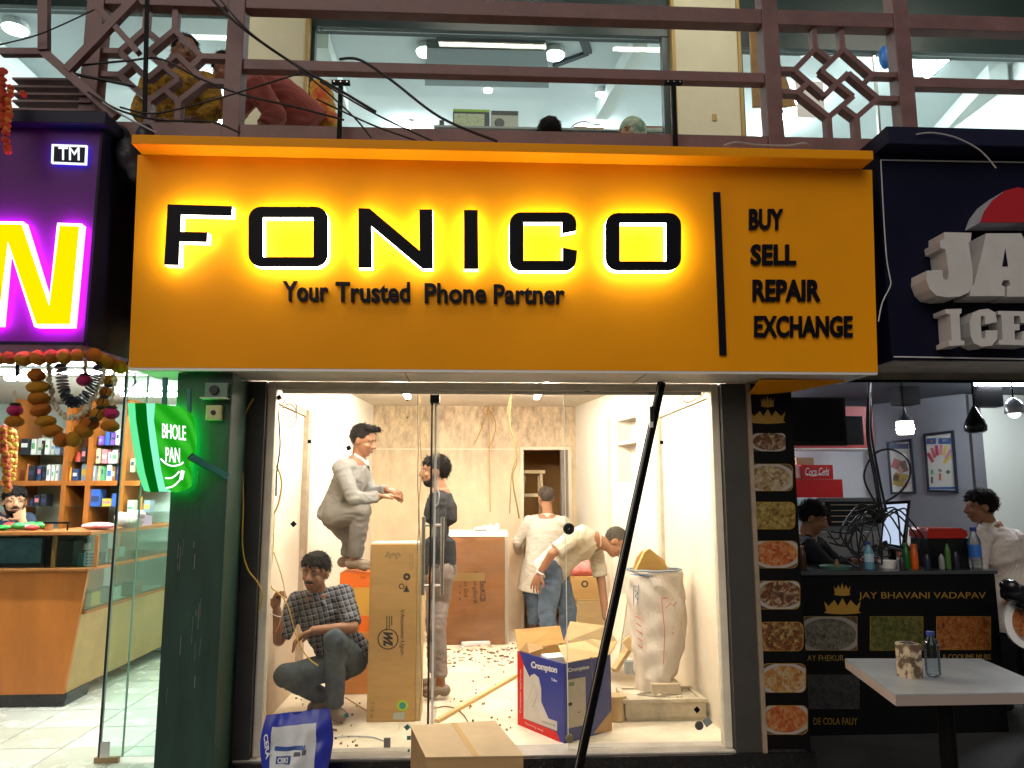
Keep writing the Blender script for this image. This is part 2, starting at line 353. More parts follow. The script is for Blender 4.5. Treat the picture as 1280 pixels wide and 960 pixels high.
gr = thing('glass_panel', 'fixed glass panel on the right of the shop front, behind the leaning pole', 'glass panel', (.94, .055, .222))
GX = PY(708, 700, .055).x
MB().bx(GX, 1.346, .050, .060, .224, 2.106).build('pane', shopglass, gr)
MB().bx(GX - .004, GX - .0005, .049, .061, .224, 2.106).build('edge', M('bright_glass_edge'), gr)
def fitting(p, px, py, wv=.03, h=.03, mt=dark_metal):
    c = PY(px, py, .045); MB().bx(c.x - wv, c.x + wv, .036, .049, c.z - h, c.z + h).build('patch_fitting', mt, p, bevel=.003)
for px, py in ((376, 483), (496, 483)): fitting(gp, px, py, .017, .017)
fitting(gp, 484, 928, .017, .024, M('grey_clamp', (.2, .19, .17), .5))
fitting(gr, 734, 486, .017, .017); fitting(gr, 856, 484, .014, .026)
c = PY(711, 661, .045)
o = MB(); o.lathe([(.0005, -.002), (.030, -.002), (.032, .004), (.026, .010), (.0005, .010)], (c.x, .048, c.z), 22, V((0, -1, 0))); o.build('lock', rubber, gr, smooth=40)
o = MB(); o.lathe([(.0005, .010), (.006, .010), (.005, .013), (.0005, .013)], (c.x, .048, c.z), 10, V((0, -1, 0))); o.build('lock_keyhole', steel, gr)
c = PY(712, 926, .045); o = MB(); o.lathe([(.0005, -.004), (.022, -.004), (.022, .010), (.012, .012), (.012, .006), (.0005, .006)], (c.x, .046, c.z + .012), 18, V((0, -1, 0))); o.build('floor_clamp', M('brass_clamp', (.32, .27, .16), .4, metal=.6), gr, smooth=40)
def sticker(p, px, py, r=.011, rot=0., mt=blackm):
    c = PY(px, py, .05); a = V((math.cos(rot), 0, math.sin(rot))) * r; b_ = V((-math.sin(rot), 0, math.cos(rot))) * r
    MB().obox((c.x, .0475, c.z), a, b_, V((0, .002, 0))).build('glass_sticker', mt, p)
for px, py, r, ro in ((387, 552, .010, 0), (367, 655, .0125, .75), (436, 560, .012, .4), (349, 497, .012, .5), (399, 484, .004, 0), (509, 500, .005, .3), (517, 488, .006, 0), (509, 522, .004, 0)): sticker(gp, px, py, r, ro)
for px, py, r, ro in ((827, 553, .010, 0), (768, 489, .005, 0), (871, 887, .013, .7)): sticker(gr, px, py, r, ro)
for px, py, r, ro in ((884, 902, .021, .6),): sticker(gr, px, py, r, ro, M('grey_pad', (.30, .32, .30), .6))
c = PY(874, 907, .048); o = MB(); o.lathe([(.0005, 0), (.024, 0), (.022, .006), (.0005, .006)], (c.x, .049, c.z), 16, V((0, -1, 0))); o.build('suction_pad', M('dark_pad', (.10, .10, .09), .6), gr)
teal = M('teal_sticker', (.03, .16, .17), .5)
for px, py, r, ro in ((433, 894, .011, .2), (509, 909, .012, .7), (511, 922, .010, 0), (511, 938, .006, 0)): sticker(gp, px, py, r, ro, teal)
# ================================================================== main yellow sign
SB0 = V((0, -.38, 2.178)); SV = V((0, -.07, 1.1)).normalized(); SN = V((1, 0, 0)).cross(SV).normalized()   # outward normal
def S(px, py, out=0.): return PP(px, py, SB0 + SN * out, SN)
sg = thing('shop_sign', 'big yellow shop sign with glowing black letters above the bright shop', 'sign', (.2, -.2, 2.18))
bl, br_ = V((-1.698, -.38, 2.178)), V((2.105, -.38, 2.178))
H = (S(631, 203) - SB0).dot(SV); tl_ = V((S(172, 195).x, 0, 0)); tr_ = V((S(1090, 210).x, 0, 0))
tl_ = V((tl_.x, (SB0 + SV * H).y, (SB0 + SV * H).z)); tr_ = V((tr_.x, tl_.y, tl_.z))
MB().prism([bl, br_, tr_, tl_], -SN * .02).build('panel', orange, sg)
for x in (-1.698, 2.105 - .02):
    MB().prism([(x, -.359, 2.178), (x, -.359 - .07 / 1.1 * (H - .01), 2.178 + H - .01), (x, 0, 2.178 + H - .01), (x, 0, 2.178)], (.02, 0, 0)).build('side_panel', orange, sg, fixn=True)
cz = tl_.z
cyf = PZ(631, 190, cz).y; q = MB(); q.bx(PY(164, 180, cyf).x, PY(1092, 196, cyf).x, cyf, -.02, cz + .002, PY(631, 178, cyf).z); q.build('cornice', orange, sg, bevel=.004)
q = MB().bx(-1.69, 2.10, -.352, .015, 2.172, 2.1765); q.build('soffit', alu, sg)
for x in (-.35, .9): MB().bx(x, x + .004, -.352, .014, 2.170, 2.1718).build('soffit_joint', dark_metal, sg)
MB().bx(-1.698, 2.105, -.378, -.353, 2.164, 2.177).build('soffit_edge', alu, sg)
MB().prism([(1.545, -.2, 2.163), (2.02, -.2, 2.163), (1.75, .0, 2.12), (1.545, .0, 2.10)], (0, .012, -.008)).build('end_flap', orange, sg)
# --- halo letters: black face, glowing white return, a gap behind so the light washes the panel
halo = EM('letter_return_glow', (1.0, .92, .66), 13.0)
LD, GAP = .058, .018
def px5(p): return (p[0] / 2.6667 + 160, p[1] / 2.6667 + 160)
def px6(p): return (p[0] / 2.6122 + 620, p[1] / 2.6122 + 160)
def halo_letter(ch, poly=None, outer=None, inner=None):
    L = []
    top = GAP + LD
    if poly:
        P_ = [S(x, y, top) for x, y in poly]
        c = sum(P_, V()) / len(P_)
        face = MB().prism(P_, -SN * .006).build('letter_face', black_acr, sg, fixn=True); face['label'] = 'black face of the letter ' + ch
        ret = MB().prism([p - SN * .0065 for p in P_], -SN * (LD - .0065)).build('letter_return', halo, face, fixn=True)
    else:
        O_ = [S(x, y, top) for x, y in outer]; I_ = [S(x, y, top) for x, y in inner]
        face = MB().ring(O_, I_, -SN * .006).build('letter_face', black_acr, sg, fixn=True); face['label'] = 'black face of the letter ' + ch
        ret = MB().ring([p - SN * .0065 for p in O_], [p - SN * .0065 for p in I_], -SN * (LD - .0065)).build('letter_return', halo, face, fixn=True)
def rrect(x0, y0, x1, y1, r, k=6):
    out = []
    for cx, cy_, a0 in ((x1 - r, y0 + r, -90), (x1 - r, y1 - r, 0), (x0 + r, y1 - r, 90), (x0 + r, y0 + r, 180)):
        for i in range(k): a = math.radians(a0 + 90 * i / (k - 1)); out.append((cx + r * math.cos(a), cy_ + r * math.sin(a)))
    return out
halo_letter('F', [px5(p) for p in [(132, 254), (347, 260), (344, 292), (176, 288), (174, 345), (264, 347), (262, 380), (171, 378), (168, 457), (120, 456)]])
def skew(pts, s): return [(x, y + s * x) for x, y in pts]
halo_letter('O', outer=[px5(p) for p in rrect(401, 262, 666, 462, 42)], inner=[px5(p) for p in rrect(449, 297, 618, 430, 3)])
halo_letter('N', [px5(p) for p in [(768, 267), (805, 268), (972, 408), (971, 271), (1015, 271), (1017, 468), (980, 468), (811, 326), (813, 466), (768, 466)]])
halo_letter('I', [px5(p) for p in [(1120, 273), (1166, 273), (1168, 470), (1120, 470)]])
# C: start at the upper lip, round the outside, back along the inside
oc = [(262, 335)] + [p for p in reversed(rrect(44, 275, 263, 466, 38)[:6])] + [p for p in reversed(rrect(44, 275, 263, 466, 38)[18:])] + [p for p in reversed(rrect(44, 275, 263, 466, 38)[12:18])] + [p for p in reversed(rrect(44, 275, 263, 466, 38)[6:12])] + [(265, 400), (218, 390), (218, 433), (90, 433), (90, 307), (217, 307), (216, 344)]
halo_letter('C', [px6(p) for p in oc])
halo_letter('O at the end', outer=[px6(p) for p in rrect(358, 277, 605, 465, 40)], inner=[px6(p) for p in rrect(404, 309, 557, 435, 3)])
def stext(name, body, x0, y0, x1, y1, par=sg, bold=.02, depth=.012, lift=.004, mt=black_acr, sp=1.0, lean=.0):
    lettering(name, body, mt, par, S(x0, y1), S(x1, y1 + lean), S(x0, y0), depth, bold, 0, lift, spacing=sp)
stext('tagline_word', 'Your', 354, 352, 411, 377.5, bold=.025); stext('tagline_word', 'Trusted', 420, 353, 513, 378.5, bold=.025)
stext('tagline_word', 'Phone', 531, 354.5, 608, 379.5, bold=.025); stext('tagline_word', 'Partner', 617, 356, 706, 380.5, bold=.025)
MB().prism([S(892, 240, .014), S(900.5, 240, .014), S(908.5, 444, .014), S(900, 444, .014)], -SN * .012).build('divider_bar', black_acr, sg, fixn=True)
for t, r in (('BUY', (935.5, 262, 978, 288)), ('SELL', (937.5, 306, 994, 332)), ('REPAIR', (940, 350, 1024.5, 377)), ('EXCHANGE', (942, 395, 1064.5, 422))):
    stext('service_word', t, *r, bold=.03, sp=1.02)
# ================================================================== purple letter sign on the left
purple = M('purple_sign_panel', (.095, .008, .15), .4, spec=.15, var=.1, vs=2)
navy = M('navy_panel', (.005, .0055, .020), .45, spec=.12, var=.15, vs=2)
ls = thing('letter_sign', 'purple sign box with a big glowing yellow letter N', 'sign', (-2.7, -.35, 2.26))
LY = -.5; lx1 = -1.845
MB().bx(-4.2, lx1, LY, LY + .02, 2.262, 3.36).build('panel', purple, ls)
MB().prism([(lx1 + .0005, LY + .001, 2.262), (lx1 + .0005, LY + .001, 3.36), (lx1 + .035, -.05, 3.36), (lx1 + .035, -.05, 2.262)], (-.018, 0, 0)).build('side_panel', navy, ls, fixn=True)
MB().bx(-4.2, lx1 - .002, LY + .021, -.05, 2.262, 2.28).build('underside', purple, ls)
MB().bx(-4.25, lx1 + .03, LY - .06, -.03, 3.362, 3.43).build('top_ledge', M('navy_ledge', (.010, .011, .035), .5, spec=.2), ls, bevel=.006)
MB().bx(-4.2, lx1 - .012, LY - .012, LY - .001, 2.263, 2.278).build('bottom_trim', navy, ls)
MB().bx(lx1 - .014, lx1 - .001, LY - .012, LY - .001, 2.279, 3.358).build('corner_trim', navy, ls)
def L4(p): return (p[0] / 2.822, p[1] / 2.822 + 140)
npoly = [(-62, 385), (82, 387), (172, 678), (202, 391), (288, 394), (254, 757), (121, 757), (27, 462), (0, 752), (-92, 750)]
def LP(p, out): return PY(*L4(p), LY - out)
P_ = [LP(p, .045) for p in npoly]
f_ = MB().prism(P_, (0, .012, 0)).build('letter_rim', EM('white_neon', (1, .97, .98), 3.0), ls, fixn=True); f_['label'] = 'glowing white rim of the letter N'
MB().prism([p + V((0, .0125, 0)) for p in P_], (0, .030, 0)).build('letter_return', EM('magenta_glow', (.85, .03, .85), 42.0), f_, fixn=True)
cN = sum(P_, V()) / len(P_)
def inset(poly, d):
    out = []; n = len(poly)
    ar = sum(poly[i][0] * poly[(i + 1) % n][1] - poly[(i + 1) % n][0] * poly[i][1] for i in range(n)); sgn = 1 if ar > 0 else -1
    for i in range(n):
        a, b_, c_ = V(poly[i - 1]), V(poly[i]), V(poly[(i + 1) % n]); e1 = (b_ - a).normalized(); e2 = (c_ - b_).normalized()
        n1 = V((-e1.y, e1.x)) * sgn; n2 = V((-e2.y, e2.x)) * sgn; 
        out.append(tuple(b_ + (n1 + n2) / max(.4, 1 + n1.dot(n2)) * d))
    return out
MB().prism([LP(p, .051) for p in inset(npoly, 9.5)], (0, .0055, 0)).build('letter_face', EM('yellow_letter', (1.0, .70, .0), 1.25), ls, fixn=True)
r_o = [(182, 113), (306, 117), (303, 185), (180, 180)]; r_i = [(187, 118), (301, 122), (298, 180), (185, 175)]
tmb = MB().ring([LP(p, .03) for p in r_o], [LP(p, .03) for p in r_i], (0, .012, 0)).build('trademark_frame', EM('tm_white', (.92, .96, 1), 1.3), ls, fixn=True)
MB().prism([LP(p, .016) for p in r_o], (0, .012, 0)).build('trademark_glow', EM('tm_blue', (.03, .12, 1.0), 8.0), tmb, fixn=True)
MB().prism([LP(p, .021) for p in r_i], (0, .004, 0)).build('trademark_panel', navy, tmb, fixn=True)
lettering('trademark_letters', 'TM', EM('tm_white'), tmb, LP((207, 169), .03), LP((281, 171), .03), LP((207, 124), .03), .004, .0)
# ================================================================== navy ice-cream sign on the right
rs = thing('letter_sign', 'unlit navy sign box with thick white block letters and a red dome', 'sign', (3.2, -.3, 2.22))
RY = -.42
rxl = PY(1106, 330, RY).x
MB().bx(rxl, 5.2, RY, RY + .02, 2.235, 3.36).build('panel', navy, rs)
MB().bx(rxl + .0005, rxl + .02, RY + .021, -.02, 2.235, 3.36).build('side_panel', navy, rs)
MB().bx(rxl - .005, 5.25, RY - .12, -.02, 3.362, 3.46).build('cornice', M('navy_ledge'), rs, bevel=.006)
MB().bx(rxl + .02, 5.2, RY + .021, -.02, 2.235, 2.25).build('underside', M('dirty_cream', (.42, .38, .32), .6, var=.35, vs=4), rs)
ltw = M('pale_edge_light', (.55, .55, .56), .4)
q = MB(); q.tube([PY(1101, 200, RY - .006), PY(1280, 203, RY - .006)], .004, 6); q.build('trim_line', ltw, rs)
q = MB(); q.tube([PY(1117, 446, RY - .006), PY(1290, 449, RY - .006)], .004, 6); q.build('trim_line', ltw, rs)
q = MB(); q.tube(smooth_path([PY(x, y, RY - .008) for x, y in ((1101, 200), (1104, 260), (1108, 320), (1112, 345), (1113, 357), (1103, 378), (1098, 402))]), .0032, 6); q.build('loose_wire', ltw, rs)
blockw = M('block_letter_white', (.56, .54, .53), .55, var=.08, vs=8)
blocks = M('block_letter_side', (.48, .48, .54), .5)
def R7(p): return (p[0] / 2.909 + 1080, p[1] / 2.909 + 150)
# outlines drawn for the fronts of the thick letters (px in an enlargement of the sign)
def block(ch, poly, out=.17, holes=None):
    P_ = [PY(*R7(p), RY - out) for p in poly]
    f_ = MB().prism(P_, (0, out - .004, 0)).build('letter_block', blockw, rs, fixn=True, bevel=0); f_['label'] = 'thick white letter ' + ch
    return f_
def jpoly():
    return [(292, 408), (391, 410), (388, 440), (380, 446), (396, 545), (395, 600), (380, 628), (350, 641), (300, 644), (262, 638), (240, 615), (226, 580), (228, 548), (285, 545), (287, 572), (296, 582), (306, 576), (308, 556), (297, 470), (280, 466), (276, 440), (292, 432)]
block('J', jpoly(), .14)
# A built as a ring round its counter plus feet
Ao = [(444, 412), (572, 412), (600, 470), (640, 600), (660, 606), (660, 642), (520, 642), (520, 606), (533, 600), (528, 582), (506, 582), (500, 600), (512, 606), (512, 640), (386, 640), (386, 606), (400, 600), (432, 470)]
block('A', Ao, .14)
cnt = MB().prism([PY(*R7(p), RY - .1425) for p in [(514, 466), (524, 532), (503, 532)]], (0, .001, 0)).build('letter_counter', navy, rs, fixn=True)
block('I', [(296, 688), (355, 686), (354, 702), (347, 706), (352, 800), (366, 804), (365, 818), (310, 822), (308, 806), (320, 800), (314, 706), (298, 704)], .11)
Cc = [(420, 690), (452, 686), (478, 700), (484, 735), (440, 742), (440, 714), (426, 712), (424, 735), (428, 790), (436, 796), (442, 790), (442, 765), (486, 765), (484, 796), (466, 820), (428, 824), (400, 812), (388, 785), (384, 735), (394, 705)]
block('C', Cc, .11)
block('E', [(488, 694), (600, 696), (600, 738), (572, 738), (566, 712), (545, 712), (546, 742), (566, 742), (566, 764), (548, 764), (548, 798), (572, 800), (576, 768), (600, 768), (600, 820), (490, 816), (490, 802), (504, 798), (500, 710), (488, 706)], .11)
dome = [(424, 372), (440, 330), (470, 290), (515, 256), (560, 244), (610, 256), (655, 290), (690, 330), (704, 372)]
f_ = MB().prism([PY(*R7(p), RY - .14) for p in dome], (0, .006, 0)).build('dome_face', M('sign_red', (.42, .012, .02), .4), rs, fixn=True)
MB().prism([PY(*R7(p), RY - .1335) for p in dome], (0, .128, 0)).build('dome_side', blocks, rs, fixn=True)
# ================================================================== upper floor
conc = M('slab_concrete', (.30, .28, .26), .85, var=.2, vs=3, bump=.2)
mauve = M('mauve_rail_paint', (.20, .108, .105), .5, var=.2, vs=7, bump=.1, bs=30)
creamw = M('cream_wall_paint', (.66, .62, .45), .75, var=.08, vs=2, bump=.08)
whitew = M('white_wall_paint', (.72, .76, .74), .8, var=.05, vs=1.5)
ceilw = M('ceiling_paint', (.66, .72, .74), .8, var=.06, vs=1.2)
winf = M('dark_green_frame', (.03, .05, .05), .4)
FY = 2.2; UZ = 3.44
MB().bx(-5, 6, -.1, 7, 3.25, UZ).build('upper_slab', conc, kind='structure')
MB().bx(-5, 6, 0.0, 7, 2.565, 3.249).bx(-5, -1.8, 0.0, 7, 2.5, 2.5645).bx(2.2, 6, 0.0, 7, 2.5, 2.5645).build('floor_structure', conc, kind='structure')
MB().bx(-5, 6, 7, 7.1, UZ, 6.5).build('upper_wall_back', whitew, kind='structure')
MB().bx(-5, 6, FY + .2, 7, 6.3, 6.4).build('upper_ceiling', ceilw, kind='structure')
MB().bx(-5.1, -5, -.1, 7.1, 0, 6.5).build('upper_wall_left', whitew, kind='structure')
MB().bx(6, 6.1, -.1, 7.1, 0, 6.5).build('upper_wall_right', whitew, kind='structure')
MB().bx(-5, 6, -.1, FY + .1, 6.42, 6.6).build('balcony_roof', conc, kind='structure')
# lamps under the balcony roof
for x, lab in ((-2.6, 'left'), (.2, 'middle'), (2.1, 'right'), (4.2, 'far right')):
    t = thing('tube_light', 'tube light under the upper balcony roof, %s one' % lab, 'light', (x, 1.1, 6.36), 'balcony roof lights')
    MB().bx(x - .6, x + .6, 1.07, 1.13, 6.39, 6.419).build('housing', M('white_plastic', (.8, .8, .78), .4), t); MB().bx(x - .58, x + .58, 1.08, 1.12, 6.365, 6.389).build('tube', EM('balcony_tube', (1.0, .95, .80), 75), t)
# columns and facade
def zz(py, Y, px=640): return PY(px, py, Y).z
cols = [(300, 382, 'cream painted column upstairs left of the big upper window'), (843, 921, 'cream painted column upstairs right of the big upper window')]
for a, b_, lab in cols:
    x0, x1 = PY(a, 90, FY).x, PY(b_, 90, FY).x
    t = thing('column', lab, 'column', ((x0 + x1) / 2, FY, UZ))
    MB().bx(x0, x1, FY - .05, FY + .25, UZ, 6.4).build('shaft', creamw, t, bevel=.008)
    MB().bx(x0 - .03, x0 - .001, FY - .06, FY + .05, UZ, 6.4).build('corner_trim', M('ochre_trim', (.45, .30, .10), .6), t)
    MB().bx(x1 + .001, x1 + .03, FY - .06, FY + .05, UZ, 6.4).build('corner_trim', M('ochre_trim'), t)
upglass = GLASS('upper_glass', (.93, .97, .95), .6)
def upwin(x0, x1, ztop, lab, mull=()):
    t = thing('window', lab, 'window', ((x0 + x1) / 2, FY, UZ))
    MB().bx(x0, x1, FY + .02, FY + .14, ztop, 6.4).build('header', winf, t)
    MB().bx(x0, x0 + .05, FY + .03, FY + .12, UZ, ztop - .002).build('frame', winf, t); MB().bx(x1 - .06, x1, FY + .03, FY + .12, UZ, ztop - .002).build('frame', winf, t)
    xs = [x0 + .05] + list(mull) + [x1 - .06]
    for i in range(len(xs) - 1): MB().bx(xs[i] + .02 * (i > 0), xs[i + 1], FY + .07, FY + .08, UZ + .01, ztop - .004).build('pane', upglass, t)
    for m_ in mull: MB().bx(m_, m_ + .02, FY + .06, FY + .09, UZ, ztop - .003).build('mullion', steel, t)
upwin(PY(384, 90, FY).x, PY(838, 90, FY).x, zz(38, FY), 'wide upper window between the two cream columns')
upwin(-4.9, PY(296, 90, FY).x, zz(8, FY, 150), 'upper window behind the left lattice railing', (-3.3,))
upwin(PY(924, 90, FY).x, 5.9, zz(62, FY, 1100), 'upper window at the right behind the lattice railing', (PY(1098, 90, FY).x,))
# ceiling pieces of the upper shop
CZ = 6.3
c4 = [PZ(x, y, CZ - .1) for x, y in ((533, 60), (684, 64), (686, 110), (531, 107))]
t = MB().prism(c4, (0, 0, .098)).build('ceiling_panel', M('grey_ceiling_panel', (.25, .28, .29), .7), label='grey dropped ceiling panel seen through the wide upper window', cat='ceiling panel', fixn=True)
c4 = [PZ(x, y, CZ - .04) for x, y in ((545, 38), (680, 42), (683, 60), (546, 57))]
MB().prism(c4, (0, 0, .038)).build('ceiling_recess', M('dark_recess', (.02, .03, .03), .7), label='dark strip in the ceiling in front of the grey panel', cat='ceiling panel', fixn=True)
def downlight(px, py, r, lab, st=tube_cool):
    c = PZ(px, py, CZ); t = thing('downlight', lab, 'light', (c.x, c.y, CZ - .08), 'round lights in the upper shop ceiling')
    q = MB(); q.lathe([(r * 1.12, 0), (r * 1.12, .05), (r, .075), (r, .0)], (c.x, c.y, CZ - .075), 24); q.build('rim', M('white_plastic'), t, smooth=40)
    q = MB(); q.lathe([(.001, 0), (r * .98, 0), (r * .98, .01), (.001, .01)], (c.x, c.y, CZ - .088), 24); q.build('diffuser', EM('downlight_glow', (.9, .97, 1), 40), t)
downlight(533, 57, .10, 'bright round ceiling light at the left of the wide upper window'); downlight(693, 61, .10, 'bright round ceiling light right of the dark ceiling strip upstairs')
downlight(610, 105, .05, 'small ceiling light below the grey ceiling panel upstairs'); downlight(750, 110, .05, 'small ceiling light at the right end of the upper window')
downlight(1262, 41, .10, 'bright round ceiling light at the upper right corner'); downlight(20, 28, .11, 'bright round ceiling light at the upper left corner')
for i, (x, y, lab) in enumerate([(-.8, 5.6, 'long tube light deep inside the upper shop, left'), (1.6, 5.6, 'long tube light deep inside the upper shop, right'), (-3.2, 4.6, 'long tube light behind the left upper window'), (3.9, 4.6, 'slanting tube light behind the right upper window')]):
    t = thing('tube_light', lab, 'light', (x, y, CZ - .06)); MB().bx(x - .03, x + .03, y - .6, y + .6, CZ - .03, CZ - .002).build('housing', M('white_plastic'), t)
    MB().bx(x - .025, x + .025, y - .58, y + .58, CZ - .055, CZ - .031).build('tube', EM('upper_tube', (.86, .97, 1.0), 430), t)
a, b_ = PZ(1158, 95, CZ - .2), PZ(1195, 62, CZ - .2)
t = thing('tube_light', 'bright tube light slanting across the upper right window', 'light', tuple((a + b_) / 2))
q = MB(); q.bar(a, b_, .05, .04); q.build('tube', EM('upper_tube'), t); q = MB(); q.bar(a + V((.06, 0, .03)), b_ + V((.06, 0, .03)), .05, .05); q.build('housing', winf, t)
for i, (p0, p1, w_, h_, lab) in enumerate([((800, 55), (752, 140), .16, .2, 'white duct running back along the ceiling at the right of the wide window'), ((1248, 90), (1180, 165), .2, .22, 'white ceiling beam behind the right upper window'), ((402, 50), (428, 130), .14, .18, 'white ceiling beam at the left of the wide upper window')]):
    a, b_ = PZ(*p0, CZ - .1), PZ(*p1, CZ - .1); q = MB(); q.bar(a, b_, w_, h_); q.build('ceiling_beam', whitew, label=lab, cat='beam')
q = MB(); q.bar(PZ(728, 45, CZ - .02), PZ(735, 66, CZ - .02), .09, .04); q.bar(PZ(735, 66, CZ - .02), PZ(692, 82, CZ - .02), .05, .04); q.build('duct', M('dark_duct', (.04, .05, .06), .5), label='dark cable duct on the ceiling beside the right round light', cat='duct')
# shelf with boxed goods inside the upper window
SY = 2.75; sz = zz(167, SY)
t = thing('display_counter', 'low counter behind the wide upper window carrying boxed goods', 'counter', (PY(640, 167, SY).x, SY + .3, UZ))
MB().bx(PY(545, 160, SY).x, PY(842, 160, SY).x, SY - .12, SY + .6, UZ, sz - .02).build('body', M('grey_counter', (.30, .32, .32), .6), t)
MB().bx(PY(543, 160, SY).x, PY(845, 160, SY).x, SY - .14, SY + .62, sz - .019, sz).build('top', M('grey_counter_top', (.4, .42, .42), .4), t)
def pbox(name, x0, x1, y0, y1, Y, D, mat, lab, cat='box', group=None, base=None):
    a, b_ = PY(x0, y1, Y), PY(x1, y0, Y); z0 = a.z if base is None else base
    t = thing(name, lab, cat, ((a.x + b_.x) / 2, Y + D / 2, z0), group)
    MB().bx(a.x, b_.x, Y, Y + D, z0, b_.z).build('carton', mat, t, bevel=.003)
    return t, a.x, b_.x, z0, b_.z
t, x0, x1, z0, z1 = pbox('product_box', 566, 612, 137, 167, SY, .25, M('black_carton', (.015, .02, .02), .5), 'black and lime green product box with a pale front panel upstairs', base=sz + .001)
MB().bx(x0 + .012, x1 - .05, SY - .004, SY - .001, z0 + .02, z1 - .05).build('front_panel', M('pale_lime_print', (.62, .66, .45), .5, var=.3, vs=40), t)
MB().bx(x0, x1 - .005, SY - .004, SY - .001, z1 - .028, z1 - .003).build('top_stripe', M('lime_print', (.35, .62, .03), .5), t)
t, x0, x1, z0, z1 = pbox('product_box', 614, 648, 139, 167, SY, .25, M('white_carton', (.62, .60, .55), .5), 'white product box printed with a round dark disc upstairs', base=sz + .001)
MB().bx(x0 + .002, x1 - .002, SY - .004, SY - .001, z1 - .045, z1 - .002).build('top_band', M('black_carton'), t)
q = MB(); q.lathe([(.001, 0), (.05, 0), (.045, .004), (.001, .004)], ((x0 * .7 + x1 * .3), SY - .002, z0 + .105), 20, V((0, -1, 0))); q.build('printed_disc', M('disc_dark', (.05, .05, .05), .3), t)
lettering('print', 'UMa', M('print_blue', (.05, .09, .2), .5), t, (x0 + .12, SY - .002, z0 + .04), (x0 + .19, SY - .002, z0 + .04), (x0 + .12, SY - .002, z0 + .065), .002)
for x0_, x1_, y0_, lab in ((717, 756, 159, 'dark product box with an orange edge between the two heads upstairs'), (806, 838, 158, 'dark product box right of the woman in the headscarf upstairs')):
    t, x0, x1, z0, z1 = pbox('product_box', x0_, x1_, y0_, 167, SY, .2, M('dark_carton', (.05, .055, .06), .5), lab, base=sz + .001)
    MB().bx(x0 + .01, x1 - .01, SY - .004, SY - .001, z0 + .002, z1 - .02).build('front_panel', M('pale_print', (.5, .46, .40), .5, var=.4, vs=30), t)
    MB().bx(x0 + .01, x1 - .01, SY - .005, SY - .0042, z1 - .019, z1 - .012).build('orange_edge', M('orange_print', (.7, .2, .03), .5), t)
t, x0, x1, z0, z1 = pbox('product_box', 549, 555, 150, 167, SY, .1, M('black_carton'), 'slim black box standing at the left end of the upper counter', base=sz + .001)
q = MB(); q.tube(smooth_path([PY(712, 167, SY + .1), PY(716, 157, SY + .1), PY(730, 152, SY + .1), PY(745, 157, SY + .1), PY(750, 167, SY + .1)]), .006, 6); q.build('wire_arch', steel, label='thin steel arch standing between the two heads upstairs', cat='rack')
# wall electrics upstairs
q = MB(); c = PY(893, 147, FY - .052); q.bx(c.x - .02, c.x + .02, FY - .06, FY - .051, c.z - .03, c.z + .03); q.build('wall_socket', M('ochre_trim'), label='small ochre wall socket on the right cream column', cat='socket')
# sheet of paper on the upper right window
c0, c1 = PY(996, 147, FY), PY(1028, 103, FY)
MB().bx(c0.x, c1.x, FY - .012, FY - .008, c0.z, c1.z).build('notice_sheet', M('paper_white', (.85, .85, .83), .7), label='blank white sheet stuck on the upper right window', cat='notice')
q = MB(); q.prism([PY(x, y, 1.2) for x, y in ((938, 38), (955, 36), (972, 70), (996, 132), (975, 133), (942, 133))], (0, .03, 0)); q.build('cardboard_sheet', M('hanging_cardboard', (.42, .26, .11), .8, var=.25, vs=8), label='torn brown cardboard sheet hanging behind the right railing post', cat='cardboard', fixn=True)
q = MB(); q.ell(PY(1106, 72, 1.9), (.05, .05, .11)); q.build('water_jar', M('blue_jar', (.02, .16, .55), .3), label='small blue jar near the right lattice railing', cat='jar', )
# ------------------------------------------------------------------ railing
RLY = -.08
rl = thing('balcony_railing', 'mauve painted balcony railing with square lattice panels above the signs', 'railing', (1.0, RLY, UZ))
zt = zz(22, RLY); zm = zz(93, RLY); zb = zz(170, RLY)
XL, XR = PY(118, 60, RLY).x, 5.6
posts = [PY(118, 90, RLY).x, PY(295, 90, RLY).x, PY(962, 90, RLY).x, PY(1126, 90, RLY).x, 5.0]
pw = .095
for x in posts: MB().bx(x - pw / 2, x + pw / 2, RLY - .05, RLY + .05, UZ + .001, zt + .4).build('post', mauve, rl, bevel=.004)
for i in range(4):
    x0, x1 = posts[i] + pw / 2 + .001, posts[i + 1] - pw / 2 - .001
    MB().bx(x0, x1, RLY - .045, RLY + .04, zt - .02, zt + .075).build('top_rail', mauve, rl, bevel=.004)
    MB().bx(x0, x1, RLY - .04, RLY + .035, UZ + .002, zz(167, RLY)).build('bottom_rail', mauve, rl, bevel=.004)
    if i in (1, 3): MB().bx(x0, x1, RLY - .035, RLY + .03, zm - .03, zm + .032).build('middle_rail', mauve, rl, bevel=.004)
